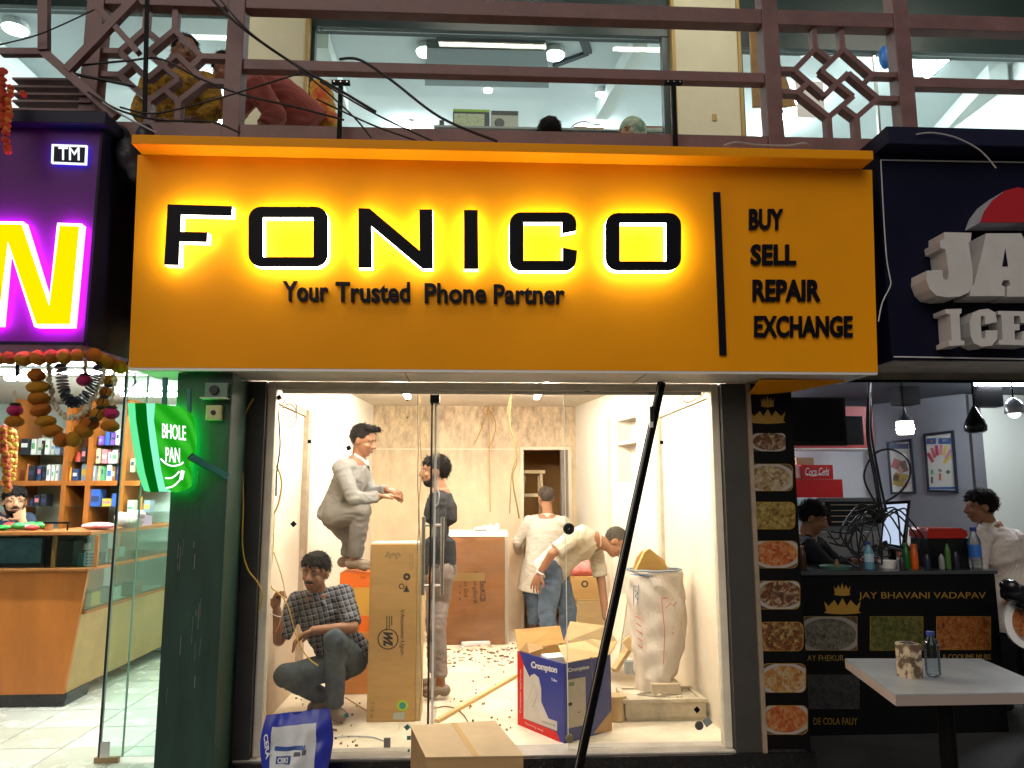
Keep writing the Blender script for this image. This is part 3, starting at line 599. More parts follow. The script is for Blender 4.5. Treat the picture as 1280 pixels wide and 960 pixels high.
# lattice pattern drawn on the right panel, used in both
seg = [((560, 75), (560, 155)), ((655, 75), (655, 155)), ((560, 155), (483, 240)), ((560, 155), (605, 195)), ((483, 240), (580, 335)), ((580, 335), (668, 245)), ((668, 245), (765, 340)),
       ((655, 155), (575, 240)), ((575, 240), (680, 335)), ((680, 335), (590, 415)), ((655, 155), (750, 250)), ((750, 250), (715, 292)), ((750, 250), (832, 250)), ((765, 340), (832, 342)), ((765, 340), (685, 415)),
       ((490, 325), (430, 325)), ((490, 325), (590, 415)), ((490, 325), (527, 288)), ((483, 240), (430, 240)), ((590, 415), (590, 497)), ((685, 415), (685, 497)), ((685, 415), (636, 374))]
def lattice(x0, x1):
    z1_, z0_ = zt - .021, zz(167, RLY) + .001
    def mp(p): return V((x0 + (p[0] - 430) / 402 * (x1 - x0), RLY, z1_ + (p[1] - 75) / 422 * (z0_ - z1_)))
    for i, (p, q_) in enumerate(seg):
        m = MB(); m.bar(mp(p), mp(q_), .030 + .0003 * (i % 7), .05 + .0006 * i, up=(0, 1, 0))
        m.build('lattice_bar', mauve, rl)
lattice(posts[2] + pw / 2, posts[3] - pw / 2); lattice(posts[0] + pw / 2, posts[1] - pw / 2)
# black T-brackets in front of the railing
for px, lab in ((424, 'black T-shaped bracket on the yellow sign, left one'), (844, 'black T-shaped bracket on the yellow sign, right one')):
    c = PY(px, 172, -.2); zt_ = PY(px, 106, -.2).z; t = thing('sign_bracket', lab, 'bracket', (c.x, -.2, cz + .077))
    MB().bx(c.x - .012, c.x + .012, -.21, -.19, cz + .077, zt_).build('upright', blackm, t); MB().bx(c.x - .05, c.x + .05, -.214, -.186, zt_ + .001, zt_ + .022).build('crossbar', blackm, t)
    for s in (-.035, 0, .035):
        q = MB(); q.lathe([(.0005, 0), (.004, 0), (.004, .003), (.0005, .003)], (c.x + s, -.2145, zt_ + .011), 8, V((0, -1, 0))); q.build('bolt', steel, t)
# steel frame over the purple sign
aw = thing('awning_frame', 'dusty mauve steel awning frame with slats over the purple sign', 'awning frame', (-2.2, -.3, 3.44))
AY = -.3
def c1_(p): return PY(p[0] / 2.977, p[1] / 2.977, AY)
for i, (p, q_, w_) in enumerate([((165, -20), (165, 190), .05), ((505, -5), (250, 262), .045), ((335, -5), (515, 195), .03), ((160, 190), (430, 432), .045), ((0, 190), (165, 190), .035)]):
    m = MB(); m.bar(c1_(p) + V((0, .004 * i, 0)), c1_(q_) + V((0, .004 * i, 0)), .04, w_, up=(0, 0, 1)); m.build('frame_bar', mauve, aw)
for i, y in enumerate((232, 262, 290, 318, 350, 380)):
    m = MB(); m.bar(c1_((-20, y)) + V((0, .2, 0)), c1_((230 + i * 18, y + 4)) + V((0, .2, 0)), .09, .012, up=(0, 0, 1)); m.build('slat', mauve, aw)
q = MB(); q.bar(c1_((548, -10)), c1_((538, 440)), .02, .014, up=(0, 1, 0)); q.build('conduit_pole', blackm, label='thin black vertical pole in front of the left lattice railing', cat='pole')
# loose cables
wires = [
    ('thick black cable falling from the top rail across the left column', [(262, -4), (302, 34), (363, 77), (430, 116), (470, 140)], .008),
    ('thinner black cable beside the thick one at the top left', [(272, -4), (312, 40), (372, 84), (436, 140), (464, 172)], .005),
    ('black cable crossing the left lattice and the red clothed person', [(98, 82), (160, 76), (201, 74), (250, 98), (302, 118), (370, 134), (430, 150)], .006),
    ('short stiff black cable in front of the patterned dress', [(90, 92), (130, 100), (168, 108)], .009),
    ('black cable drooping along the wide window down to the yellow sign', [(424, 74), (450, 75), (490, 101), (551, 147), (622, 177)], .0075),
    ('thin black cable sloping down to the sign below the product boxes', [(400, 102), (472, 144), (542, 177)], .005),
    ('lowest thin black cable sloping to the yellow sign', [(396, 124), (465, 156), (521, 176)], .005),
    ('black cable bundle strand running into the gap between two signs', [(110, 115), (150, 138), (200, 150), (262, 152), (300, 166)], .006),
    ('pale grey cable hanging from the awning frame to the sign corner', [(128, 128), (160, 148), (196, 166)], .005),
    ('black cable running level to the left end of the awning frame', [(-10, 58), (40, 46), (80, 30), (118, 12)], .004),
    ('black cable looping low across the patterned dress', [(150, 134), (190, 142), (240, 132), (290, 118), (380, 90)], .005)]
for i, (lab, pts, r) in enumerate(wires):
    q = MB(); q.tube(smooth_path([PY(x, y, -.24 - .013 * i) for x, y in pts], 7), r, 7); q.build('cable', M('pale_cable', (.4, .38, .38), .5) if 'pale' in lab else rubber, label=lab, cat='cable', smooth=60)
q = MB(); q.tube(smooth_path([PZ(x, y, cz + .082) for x, y in ((905, 182), (920, 178), (945, 181), (985, 182), (1005, 179), (1012, 184))], 6), .005, 6); q.build('cable', M('pale_cable'), label='short pale cable lying on top of the yellow sign at the right', cat='cable')
q = MB(); q.tube(smooth_path([PY(x, y, -.56) for x, y in ((1145, 168), (1165, 166), (1195, 172), (1225, 188), (1245, 210))], 6), .004, 6); q.build('cable', M('pale_cable'), label='thin cable hanging over the top of the navy sign', cat='cable')
# grey tarpaulin bundle between the two signs
q = MB()
me_pts = [(150, 172, -.33, .05), (160, 195, -.35, .07), (170, 214, -.34, .05), (140, 165, -.3, .04), (182, 170, -.28, .05)]
for x, y, Y, r in me_pts: q.ell(PY(x, y, Y), (r * .9, r, r * 1.35))
bundle_mb = q
# ================================================================== left shop
lwall = M('left_shop_wall', (.62, .70, .62), .75, var=.06, vs=2)
woodc = M('counter_wood', (.40, .125, .018), .38, var=.35, vs=2.2, stretch=(1.2, 1.2, .35), spec=.5, bump=.04, bs=30)
woode = M('wood_edging', (.30, .11, .025), .45, var=.2, vs=8)
LZ = .10
MB().bx(-5, -1.5, -.6, 3.9, .004, LZ - .012).build('left_shop_floor', M('grout', (.35, .35, .32), .9), kind='structure')
MB().bx(-5, -1.5, 3.5, 3.6, LZ, 2.5).build('left_shop_wall_back', lwall, kind='structure')
MB().bx(-1.55, -1.5, .13, 3.5, LZ, 2.5).build('left_shop_wall_right', lwall, kind='structure')
MB().bx(-5, -1.5, -.0, 3.6, 2.44, 2.498).build('left_shop_ceiling', whitew, kind='structure')
# floor tiles, each laid by itself
flo = bpy.data.objects['left_shop_floor']
tm_ = [M('pale_tile_%d' % i, c, .25, var=.08, vs=4, spec=.5) for i, c in enumerate([(.74, .75, .68), (.70, .72, .64), (.78, .78, .71), (.64, .64, .54)])]
tg_ = [M('grey_tile_%d' % i, c, .4, var=.15, vs=5) for i, c in enumerate([(.16, .19, .185), (.19, .215, .21)])]
T = .405; tme = {}
for iy in range(-2, 7):
    for ix in range(0, 7):
        x = -1.56 - T * (ix + .5); y = .22 + T * (iy + .5)
        grey = iy < 0; k = ('g%d' % random.randrange(2)) if grey else ('p%d' % random.choice([0, 0, 1, 1, 2, 2, 3]))
        if k not in tme:
            b = MB(); b.bx(-T / 2 + .003, T / 2 - .003, -T / 2 + .003, T / 2 - .003, -.012, 0); me = b.mesh(); me.materials.append((tg_ if grey else tm_)[int(k[1])]); tme[k] = me
        inst('tile', tme[k], None, flo, (x, y, LZ + random.uniform(-.0006, .0006)))
# counter
ct = thing('shop_counter', 'curved-corner wooden counter with a glass display top in the left shop', 'counter', (-3.4, 2.0, LZ))
XC, XB = -2.70, -2.82
def trap(b, x0, xt, xb, y0, y1, z0, z1):  # right side leans
    b.add([(x0, y0, z0), (xb, y0, z0), (xb, y1, z0), (x0, y1, z0), (x0, y0, z1), (xt, y0, z1), (xt, y1, z1), (x0, y1, z1)], [(3, 2, 1, 0), (4, 5, 6, 7), (0, 1, 5, 4), (1, 2, 6, 5), (2, 3, 7, 6), (3, 0, 4, 7)])
b = MB(); trap(b, -5, XC - .02, XB, 1.5, 1.53, LZ + .09, 1.02); b.build('front_panel', woodc, ct)
b = MB(); trap(b, -5, XB + .01, XB - .01, 1.53, 1.86, LZ, LZ + .089); b.build('plinth', gran, ct)
b = MB(); b.add([(XB, 1.531, LZ + .09), (XB, 3.3, LZ + .09), (XC - .06, 3.3, .72), (XC - .06, 1.531, .72), (XB - .03, 1.531, LZ + .09), (XB - .03, 3.3, LZ + .09), (XC - .09, 3.3, .72), (XC - .09, 1.531, .72)], [(0, 1, 2, 3), (7, 6, 5, 4), (0, 4, 5, 1), (1, 5, 6, 2), (2, 6, 7, 3), (3, 7, 4, 0)]); b.build('side_panel', M('side_laminate', (.42, .27, .11), .4, var=.2, vs=3), ct, fixn=True)
MB().bx(XC - .45, XC - .07, 1.54, 3.3, .70, .72).build('inner_shelf', lwall, ct)
MB().bx(XC - .10, XC - .03, 1.53, 3.3, .721, .74).build('side_rail', woode, ct)
MB().bx(-5, XC, 1.46, 1.86, 1.022, 1.045).build('ledge', woode, ct, bevel=.006)
MB().bx(XC - .45, XC, 1.861, 3.3, 1.022, 1.045).build('side_ledge', woode, ct)
MB().bx(-5, XC, 1.46, 1.86, 1.272, 1.30).build('top', woode, ct, bevel=.006)
MB().bx(XC - .45, XC, 1.861, 3.3, 1.272, 1.30).build('side_top', woode, ct)
cglass = GLASS('counter_glass', (.90, .97, .93), .8)
MB().bx(-5, XC - .02, 1.475, 1.483, 1.047, 1.270).build('front_glass', cglass, ct)
MB().bx(XC - .028, XC - .02, 1.50, 3.3, 1.047, 1.270).build('side_glass', cglass, ct)
MB().bx(XC - .045, XC - .037, 1.54, 3.3, .742, 1.020).build('side_glass', cglass, ct)
for px in (67, 120):
    x = PY(px, 690, 1.49).x; MB().bx(x - .012, x + .012, 1.486, 1.51, 1.047, 1.270).build('upright', woode, ct)
MB().bx(-5, XC - .05, 1.83, 1.85, 1.047, 1.27).build('back_board', M('counter_back', (.30, .36, .36), .6), ct)
# things on display in the counter
def cbox(name, x0, x1, y0, y1, Y, D, mat, lab, cat='box', group=None, base=None, bevel=.003):
    a, b_ = PY(x0, y1, Y), PY(x1, y0, Y); z0 = a.z if base is None else base
    return MB().bx(a.x, b_.x, Y, Y + D, z0, b_.z).build(name, mat, label=lab, cat=cat, group=group, bevel=bevel)
scr = thing('flat_screen', 'dark flat screen lying against the glass inside the left counter', 'screen', (-3.3, 1.56, 1.046))
MB().bx(-3.6, PY(55, 690, 1.55).x, 1.55, 1.58, 1.047, 1.262).build('casing', M('black_gloss', (.01, .012, .015), .2), scr); MB().bx(-3.58, PY(52, 690, 1.55).x, 1.545, 1.549, 1.075, 1.25).build('display', M('blue_reflection', (.03, .07, .12), .15, var=.6, vs=5, col2=(.10, .20, .26)), scr)
cbox('phone_box', 70, 92, 676, 709, 1.6, .2, M('black_carton'), 'black box inside the counter right of the flat screen', base=1.047)
cbox('phone_box', 95, 107, 679, 692, 1.75, .1, M('white_carton'), 'white box at the back of the counter display', base=1.15)
cbox('phone_box', 96, 104, 692, 709, 1.6, .05, M('teal_carton', (.03, .14, .2), .4), 'small teal box beside the keypad in the counter', base=1.047)
kp = thing('keypad_phone', 'pale blue phone with a keypad standing in the counter display', 'phone', (PY(111, 700, 1.58).x, 1.58, 1.047))
a, b_ = PY(104, 709, 1.58), PY(118, 689, 1.58); MB().bx(a.x, b_.x, 1.58, 1.60, 1.047, b_.z).build('body', M('pale_blue', (.45, .60, .72), .4), kp, bevel=.004)
for i in range(3):
    for j in range(4): x = a.x + .016 + i * .022; z = 1.06 + j * .022; MB().bx(x, x + .015, 1.576, 1.579, z, z + .013).build('key', M('key_blue', (.10, .2, .33), .4), kp)
for (x0, x1, y0, Y, mt, lab) in ((122, 130, 690, 1.8, 'black_carton', 'small dark box behind the side glass of the counter'), (133, 141, 686, 2.1, 'orange_goods', 'orange tin behind the side glass of the counter'), (143, 150, 684, 2.4, 'white_carton', 'white box behind the side glass of the counter')):
    cbox('display_item', x0, x1, y0, 708, Y, .1, M(mt, (.6, .2, .03), .5), lab, base=1.047)
for (x0, x1, y0, Y, mt, c_, lab) in ((117, 124, 745, 1.75, 'yellow_goods', (.7, .45, .02), 'yellow packet on the low side shelf of the counter'), (128, 138, 742, 2.1, 'white_carton', (.6, .6, .55), 'white box on the low side shelf of the counter'), (140, 150, 733, 2.5, 'brown_goods', (.28, .15, .06), 'brown box at the back of the low side shelf')):
    X1 = XC - .1; 
    MB().bx(X1 - .12, X1, Y, Y + .14, .7205, .7205 + .12).build('display_item', M(mt, c_, .5), label=lab, cat='box', bevel=.003)
# goods piled on the counter
cols_ = [(.02, .30, .05), (.55, .03, .03), (.75, .30, .02), (.03, .22, .06), (.5, .5, .45), (.05, .4, .08), (.45, .05, .05)]
for i in range(9):
    px = 4 + i * 6; c = PY(px, 665, 1.62 + .05 * (i % 3)); z = 1.3005
    q = MB(); q.ell((c.x, c.y + .02 * (i % 3), z + .022 + .012 * (i % 2)), (.045, .05, .02 + .006 * (i % 2))); q.build('snack_packet', M('packet_%d' % (i % 7), cols_[i % 7], .35, var=.2, vs=20), label='%s snack packet, %s from the left in the pile on the counter' % (['green', 'red', 'orange', 'dark green', 'grey', 'green', 'crimson'][i % 7], ['first', 'second', 'third', 'fourth', 'fifth', 'sixth', 'seventh', 'eighth', 'ninth'][i]), cat='packet', group='packets piled on the counter', smooth=60)
st = thing('counter_stand', 'small wooden stand with a black bar on the counter top', 'stand', (PY(58, 668, 1.6).x, 1.6, 1.3))
a, b_ = PY(55, 668, 1.6), PY(61, 655, 1.6); MB().bx(a.x, b_.x, 1.6, 1.66, 1.3005, b_.z).build('block', woode, st); a2 = PY(86, 652, 1.6); MB().bx(a.x - .01, a2.x, 1.595, 1.62, b_.z + .001, b_.z + .015).build('bar', blackm, st); MB().bx(a2.x - .012, a2.x - .004, 1.6, 1.61, 1.3005, b_.z + .0005).build('rod', blackm, st)
q = MB(); a, b_ = PY(96, 667, 1.65), PY(138, 660, 1.65); q.ell(((a.x + b_.x) / 2, 1.72, 1.328), ((b_.x - a.x) / 2, .1, .027)); q.build('plastic_bag', M('white_pink_plastic', (.75, .62, .60), .4, col2=(.7, .08, .12), vs=7), label='white and pink plastic bag lying on the counter top', cat='bag', smooth=60)
q = MB(); c = PY(158, 658, 1.9); q.ell((c.x, 1.95, 1.36), (.11, .09, .06)).ell((c.x + .07, 1.95, 1.40), (.05, .05, .04)).ell((c.x - .07, 1.95, 1.385), (.045, .05, .04)); plush_mb = q
t = thing('goods_box', 'orange fronted carton at the right end of the counter behind the glass door', 'box', (PY(172, 655, 2.4).x, 2.45, 1.3))
a, b_ = PY(165, 660, 2.4), PY(178, 645, 2.4); MB().bx(a.x, b_.x, 2.4, 2.6, 1.3005, b_.z).build('carton', M('lilac_carton', (.42, .28, .40), .5), t); MB().bx(b_.x - .05, b_.x - .004, 2.395, 2.399, 1.31, b_.z - .01).build('front_label', M('orange_goods'), t)
# shelving
SHY = 3.05
sh = thing('display_shelf', 'wooden wall shelving with glass shelves full of goods in the left shop', 'shelving', (-3.4, SHY + .15, 1.0))
def sx(px): return PY(px, 600, SHY).x
zup = PY(80, 525, SHY).z; zwood = PY(80, 607, SHY).z; zlow = PY(80, 690, SHY).z
for px in (14, 80, 110, 153): MB().bx(sx(px) - .022, sx(px) + .022, SHY, SHY + .4, LZ, zup + .3).build('upright', woodc, sh)
px_e = [(-40, 14), (14, 80), (80, 110), (110, 153), (153, 200)]
for a, b_ in px_e:
    x0, x1 = sx(a) + .023, sx(b_) - .023
    MB().bx(x0, x1, SHY - .004, SHY + .4, zwood, zwood + .045).build('wood_shelf', woodc, sh)
    for pyy in {14: (568, 633), 80: (577, 633), 110: (579, 556, 633), -40: (570,), 153: (590, 640)}[a]:
        z = PY((a + b_) / 2, pyy, SHY).z; MB().bx(x0, x1, SHY + .01, SHY + .38, z - .008, z).build('glass_shelf', cglass, sh)
MB().bx(-5, sx(215), SHY + .401, SHY + .42, LZ, zup + .3).build('back_board', M('shelf_back', (.50, .60, .55), .6), sh)
pal = {'black': (.02, .022, .03), 'white': (.75, .76, .72), 'grey': (.3, .36, .42), 'orange': (.75, .22, .02), 'navy': (.03, .05, .14), 'blue': (.04, .12, .45), 'yellow': (.75, .50, .05), 'pink': (.70, .22, .26), 'cream': (.70, .60, .35), 'brown': (.28, .14, .06), 'violet': (.22, .10, .42), 'green': (.10, .38, .16), 'red': (.6, .06, .04)}
ordn = ['first', 'second', 'third', 'fourth', 'fifth', 'sixth', 'seventh', 'eighth', 'ninth']
rows = [('the upper glass shelf of the left bay', 568, [(20, 30, 19, 'black'), (31, 37, 19, 'white'), (38, 44, 20, 'white'), (45, 48, 17, 'black'), (49, 54, 19, 'white'), (55, 60, 19, 'white'), (62, 69, 21, 'grey')]),
        ('the wooden shelf of the left bay', None, [(25, 31, 20, 'orange'), (32, 40, 18, 'black'), (41, 47, 17, 'navy'), (48, 54, 17, 'black'), (55, 60, 19, 'white'), (61, 65, 19, 'white'), (66, 70, 19, 'white'), (71, 75, 18, 'grey')]),
        ('the lower glass shelf of the left bay', 633, [(32, 39, 10, 'navy'), (41, 48, 13, 'black'), (49, 56, 15, 'black')]),
        ('the upper glass shelf of the narrow bay', 577, [(87, 95, 12, 'red'), (96, 102, 18, 'black')]),
        ('the wooden shelf of the narrow bay', None, [(83, 87, 16, 'orange'), (88, 95, 14, 'navy'), (96, 103, 20, 'grey')]),
        ('the top glass shelf of the right bay', 556, [(117, 122, 11, 'violet'), (123, 129, 18, 'blue'), (130, 137, 15, 'violet'), (138, 143, 19, 'white'), (147, 152, 18, 'blue')]),
        ('the middle glass shelf of the right bay', 579, [(114, 119, 18, 'cream'), (121, 128, 17, 'pink'), (129, 134, 14, 'white'), (135, 142, 16, 'white'), (143, 150, 7, 'brown')]),
        ('the wooden shelf of the right bay', None, [(113, 116, 18, 'grey'), (117, 121, 18, 'cream'), (123, 127, 17, 'green'), (128, 135, 19, 'white'), (136, 140, 17, 'brown'), (141, 151, 17, 'blue')]),
        ('the lower glass shelf of the right bay', 633, [(113, 125, 20, 'blue'), (127, 139, 9, 'yellow'), (140, 146, 15, 'blue')]),
        ('the upper glass shelf behind the glass door', 590, [(160, 166, 16, 'cream'), (168, 175, 13, 'grey')]),
        ('the lower glass shelf behind the glass door', 640, [(160, 168, 14, 'white'), (172, 176, 18, 'orange'), (180, 188, 14, 'grey')])]
for where, yb, items in rows:
    for i, (x0, x1, h, cn) in enumerate(items):
        zb_ = (PY((x0 + x1) / 2, yb, SHY).z if yb else zwood + .0455) + .0005
        hh = h / 950 * 7.3; dd = random.uniform(.06, .14); y0 = SHY + random.uniform(.02, .07)
        X0, X1 = sx(x0) + .002, sx(x1) - .002
        if cn in ('orange', 'red') or (cn == 'navy' and yb == 633):
            q = MB(); r = (X1 - X0) / 2; q.lathe([(.001, 0), (r, .003), (r, hh * .62), (r * .5, hh * .75), (r * .5, hh * .97), (.001, hh)], ((X0 + X1) / 2, y0 + r, zb_), 14)
            q.build('shelf_bottle', M('goods_' + cn, pal[cn], .35), label='%s bottle, %s from the left on %s' % (cn, ordn[i], where), cat='bottle', group='goods on the left shop shelves', smooth=40)
        else:
            t = thing('shelf_box', '%s carton, %s from the left on %s' % (cn, ordn[i], where), 'box', ((X0 + X1) / 2, y0, zb_), 'goods on the left shop shelves')
            MB().bx(X0, X1, y0, y0 + dd, zb_, zb_ + hh).build('carton', M('goods_' + cn, pal[cn], .45, var=.12, vs=14), t, bevel=.002)
            k = random.choice(['white', 'navy', 'grey', 'yellow', 'pink', 'blue']) if cn != 'white' else random.choice(['navy', 'grey', 'green', 'blue'])
            zz0 = zb_ + hh * random.uniform(.25, .5); MB().bx(X0 + .006, X1 - .006, y0 - .0025, y0 - .0005, zz0, zz0 + hh * random.uniform(.15, .38)).build('print', M('goods_' + k, pal[k], .45), t)
# ceiling lamps of the left shop
for i, (x, y, lab) in enumerate([(-3.0, 1.2, 'long tube light on the ceiling of the left shop, front'), (-2.4, 2.4, 'long tube light on the ceiling of the left shop, rear')]):
    t = thing('tube_light', lab, 'light', (x, y, 2.4)); MB().bx(x - .6, x + .6, y - .025, y + .025, 2.415, 2.438).build('housing', M('white_plastic'), t); MB().bx(x - .58, x + .58, y - .02, y + .02, 2.39, 2.414).build('tube', EM('left_tube', (.94, 1.0, .95), 320), t)
c = PY(22, 472, .6); t = thing('lamp', 'bright white twin LED lamp glaring behind the marigold garland', 'lamp', tuple(c))
for s in (-1, 1):
    q = MB(); q.cap(c + V((s * .02, 0, 0)), c + V((s * .06, 0, 0)), .02, .02); q.build('bulb', EM('lamp_glare', (.92, .97, 1.0), 34), t, smooth=60)
MB().bx(c.x - .012, c.x + .012, c.y - .012, c.y + .012, c.z, 2.43).build('stem', blackm, t)
# ceiling strips
for i, y in enumerate((.5, 1.5)):
    MB().bx(-4.9, -1.56, y, y + .03, 2.425, 2.439).build('ceiling_batten', M('grey_batten', (.3, .3, .3), .6), bpy.data.objects['left_shop_ceiling'])
# glass door
dl = thing('glass_door', 'clear glass door of the left shop beside the green pillar', 'door', (-1.8, .36, LZ))
xd = PY(139, 760, .36).x
MB().bx(xd, -1.56, .355, .365, LZ + .03, 2.43).build('pane', GLASS('left_door_glass', (.86, .96, .93), .8), dl)
MB().bx(xd - .012, xd - .0005, .35, .37, LZ + .012, 2.43).build('edge_seal', rubber, dl)
MB().bx(xd - .03, xd + .10, .348, .372, LZ + .001, LZ + .029).build('floor_rail', M('brass_rail', (.30, .20, .10), .4, metal=.5), dl)
MB().bx(xd + .001, xd + .05, .345, .354, LZ + .03, LZ + .11).build('bottom_fitting', steel, dl)
MB().bx(-1.63, -1.58, .345, .354, LZ + .03, LZ + .11).build('bottom_fitting', M('grey_clamp'), dl)
MB().bx(xd + .115, xd + .121, .353, .367, LZ + .03, 2.43).build('pane_joint', M('green_glass_edge', (.25, .42, .36), .2), dl)
# dark jamb strip behind the pillar
# ------------------------------------------------------------------ green leaf light sign
gl = thing('leaf_light_sign', 'lit green betel-leaf sign lettered BHOLE PAN hanging by the pillar', 'sign', tuple(PY(204, 616, -0.420)))
def c8(p, Y=-0.420): return PY(p[0] / 3.556, p[1] / 3.556 + 430, Y)
def leafmat():
    m = bpy.data.materials.new('lit_leaf_green'); m.use_nodes = True; n = m.node_tree.nodes; l = m.node_tree.links; n.remove(n['Principled BSDF'])
    e = n.new('ShaderNodeEmission'); tc = n.new('ShaderNodeTexCoord'); w_ = n.new('ShaderNodeTexWave'); w_.wave_type = 'BANDS'; w_.bands_direction = 'DIAGONAL'; w_.inputs['Scale'].default_value = 5; w_.inputs['Distortion'].default_value = 1.5; w_.inputs['Detail'].default_value = 1
    l.new(tc.outputs['Object'], w_.inputs[0]); r = n.new('ShaderNodeValToRGB'); r.color_ramp.elements[0].color = (.008, .24, .006, 1); r.color_ramp.elements[1].color = (.03, .36, .02, 1); r.color_ramp.elements[0].position = .1
    l.new(w_.outputs[0], r.inputs[0]); l.new(r.outputs[0], e.inputs[0]); e.inputs[1].default_value = 1.5; l.new(e.outputs[0], n['Material Output'].inputs[0]); return m
MATS['leaf'] = leafmat()
leaf_front = [(690, 262), (800, 280), (826, 300), (838, 345), (845, 420), (838, 490), (815, 535), (828, 575), (820, 632), (770, 658), (735, 640), (716, 560), (700, 450), (684, 340)]
MB().prism([c8(p, -0.440) for p in leaf_front], (0, .09, 0)).build('leaf_face', MATS['leaf'], gl, fixn=True)
band = lambda a, b_: [a[i] for i in range(len(a))] + [b_[i] for i in range(len(b_) - 1, -1, -1)]
e0 = [(568, 262), (572, 330), (590, 450), (610, 570), (640, 652)]; e1 = [(600, 262), (605, 340), (622, 450), (644, 570), (668, 658)]; e2 = [(650, 263), (655, 340), (668, 450), (686, 560), (706, 656)]; e3 = [(688, 264), (684, 340), (700, 450), (716, 560), (738, 655)]
for i, (a, b_, m_, Y) in enumerate(((e0, e1, EM('leaf_light_band', (.10, .62, .25), 1.5), -0.415), (e1, e2, EM('leaf_dark_band', (.0, .13, .005), 1.0), -0.420), (e2, e3, EM('leaf_pale_band', (.20, .75, .45), 1.4), -0.425))):
    MB().prism([c8(p, Y) for p in band(a, b_)], (0, .07, 0)).build('leaf_fold', m_, gl, fixn=True)
wt = EM('sign_white_lit', (1, 1, 1), 1.6)
lettering('lettering', 'BHOLE', wt, gl, c8((722, 418), -0.443), c8((827, 430), -0.443), c8((722, 352), -0.443), .004, .004, label='white letters BHOLE')
lettering('lettering', 'PAN', wt, gl, c8((737, 524), -0.443), c8((800, 528), -0.443), c8((737, 458), -0.443), .004, .004, label='white letters PAN')
for pts in ([(715, 510), (735, 530), (765, 542), (800, 536), (815, 525)], [(735, 596), (760, 596), (780, 584), (797, 566)], [(738, 640), (770, 632), (800, 604)]):
    q = MB(); q.tube(smooth_path([c8(p, -0.443) for p in pts], 5), .004, 6); q.build('white_stroke', wt, gl)
MB().prism([c8(p, -0.442) for p in ((797, 600), (805, 560), (820, 565), (812, 605))], (0, .001, 0)).build('white_stroke', wt, gl, fixn=True)
MB().prism([c8(p, -0.349) for p in inset(leaf_front, 12)], (0, .012, 0)).build('added_back_glow', EM('added_leaf_glow', (.01, .9, .10), 30.0), gl, fixn=True)  # glowing plate added behind the leaf to wash the pillar green
tealp = M('teal_bracket', (.03, .16, .15), .5)
q = MB(); q.bar(c8((730, 290), -0.370), c8((735, 150), -0.370), .02, .02, up=(0, 1, 0)); q.build('hanger', tealp, gl)
q = MB(); q.bar(c8((842, 330), -0.370), c8((842, 200), -0.370), .015, .02, up=(0, 1, 0)); q.build('hanger', tealp, gl)
q = MB(); q.bar(c8((845, 500), -0.430), c8((1008, 590), -.303), .03, .03); q.build('stay_bar', tealp, gl)
q = MB(); q.bar(c8((838, 510), -0.430), c8((860, 488), -0.430), .012, .012); q.build('clip', dark_metal, gl)
# electric fittings on the pillar
t = thing('junction_box', 'open green junction box under the sign soffit above the pillar', 'junction box', tuple(c8((960, 240), -.31)))
a, b_ = c8((908, 238), -.33), c8((1012, 172), -.33); MB().bx(a.x, b_.x, -.33, -.301, a.z, b_.z).build('box', M('green_grey_box', (.12, .20, .14), .5), t, bevel=.004); q = MB(); q.lathe([(.012, 0), (.024, 0), (.022, .012), (.012, .012)], tuple((a + b_) / 2 + V((-.008, -.002, 0))), 16, V((0, -1, 0))); q.build('ring', dark_metal, t)
a2 = c8((890, 245), -.35); MB().bx(a2.x, b_.x + .006, -.36, -.301, a.z - .008, a.z - .001).build('lip', M('pale_strip', (.5, .55, .45), .5), t)
t = thing('switch_box', 'small cream switch box fixed high on the green pillar', 'switch', tuple(c8((948, 340), -.31)))
a, b_ = c8((912, 338), -.335), c8((985, 272), -.335); MB().bx(a.x, b_.x, -.335, -.301, a.z, b_.z).build('box', M('cream_switch', (.52, .50, .25), .5), t, bevel=.004); q = MB(); q.lathe([(.0005, 0), (.013, 0), (.011, .008), (.0005, .008)], tuple((a + b_) / 2 + V((0, -.002, 0))), 14, V((0, -1, 0))); q.build('switch_knob', dark_metal, t)
MB().bx(a.x + .008, b_.x - .008, -.338, -.3355, a.z + .01, b_.z - .008).build('cover_plate', M('cream_switch'), t)
ycab = M('yellow_cable', (.55, .36, .05), .45)
q = MB(); q.tube(smooth_path([PY(x, y, -.05) for x, y in ((317, 498), (306, 520), (302, 560), (304, 620), (303, 680), (309, 710), (322, 728), (328, 745), (323, 765))], 7), .0045, 7); q.build('cable', ycab, label='yellow cable hanging down the dark panel beside the green pillar', cat='cable', smooth=60)
q = MB(); q.tube(smooth_path([PY(x, y, -.32) for x, y in ((169, 466), (168, 480), (163, 484), (170, 478), (166, 470))], 6), .003, 5); q.build('cable', rubber, label='short black cable end below the left corner of the yellow sign', cat='cable')
q = MB(); q.tube([PY(159, 462, -.35), PY(160, 520, -.33)], .002, 5); q.build('cable', rubber, label='thin dark line hanging from the left corner of the yellow sign', cat='cable')
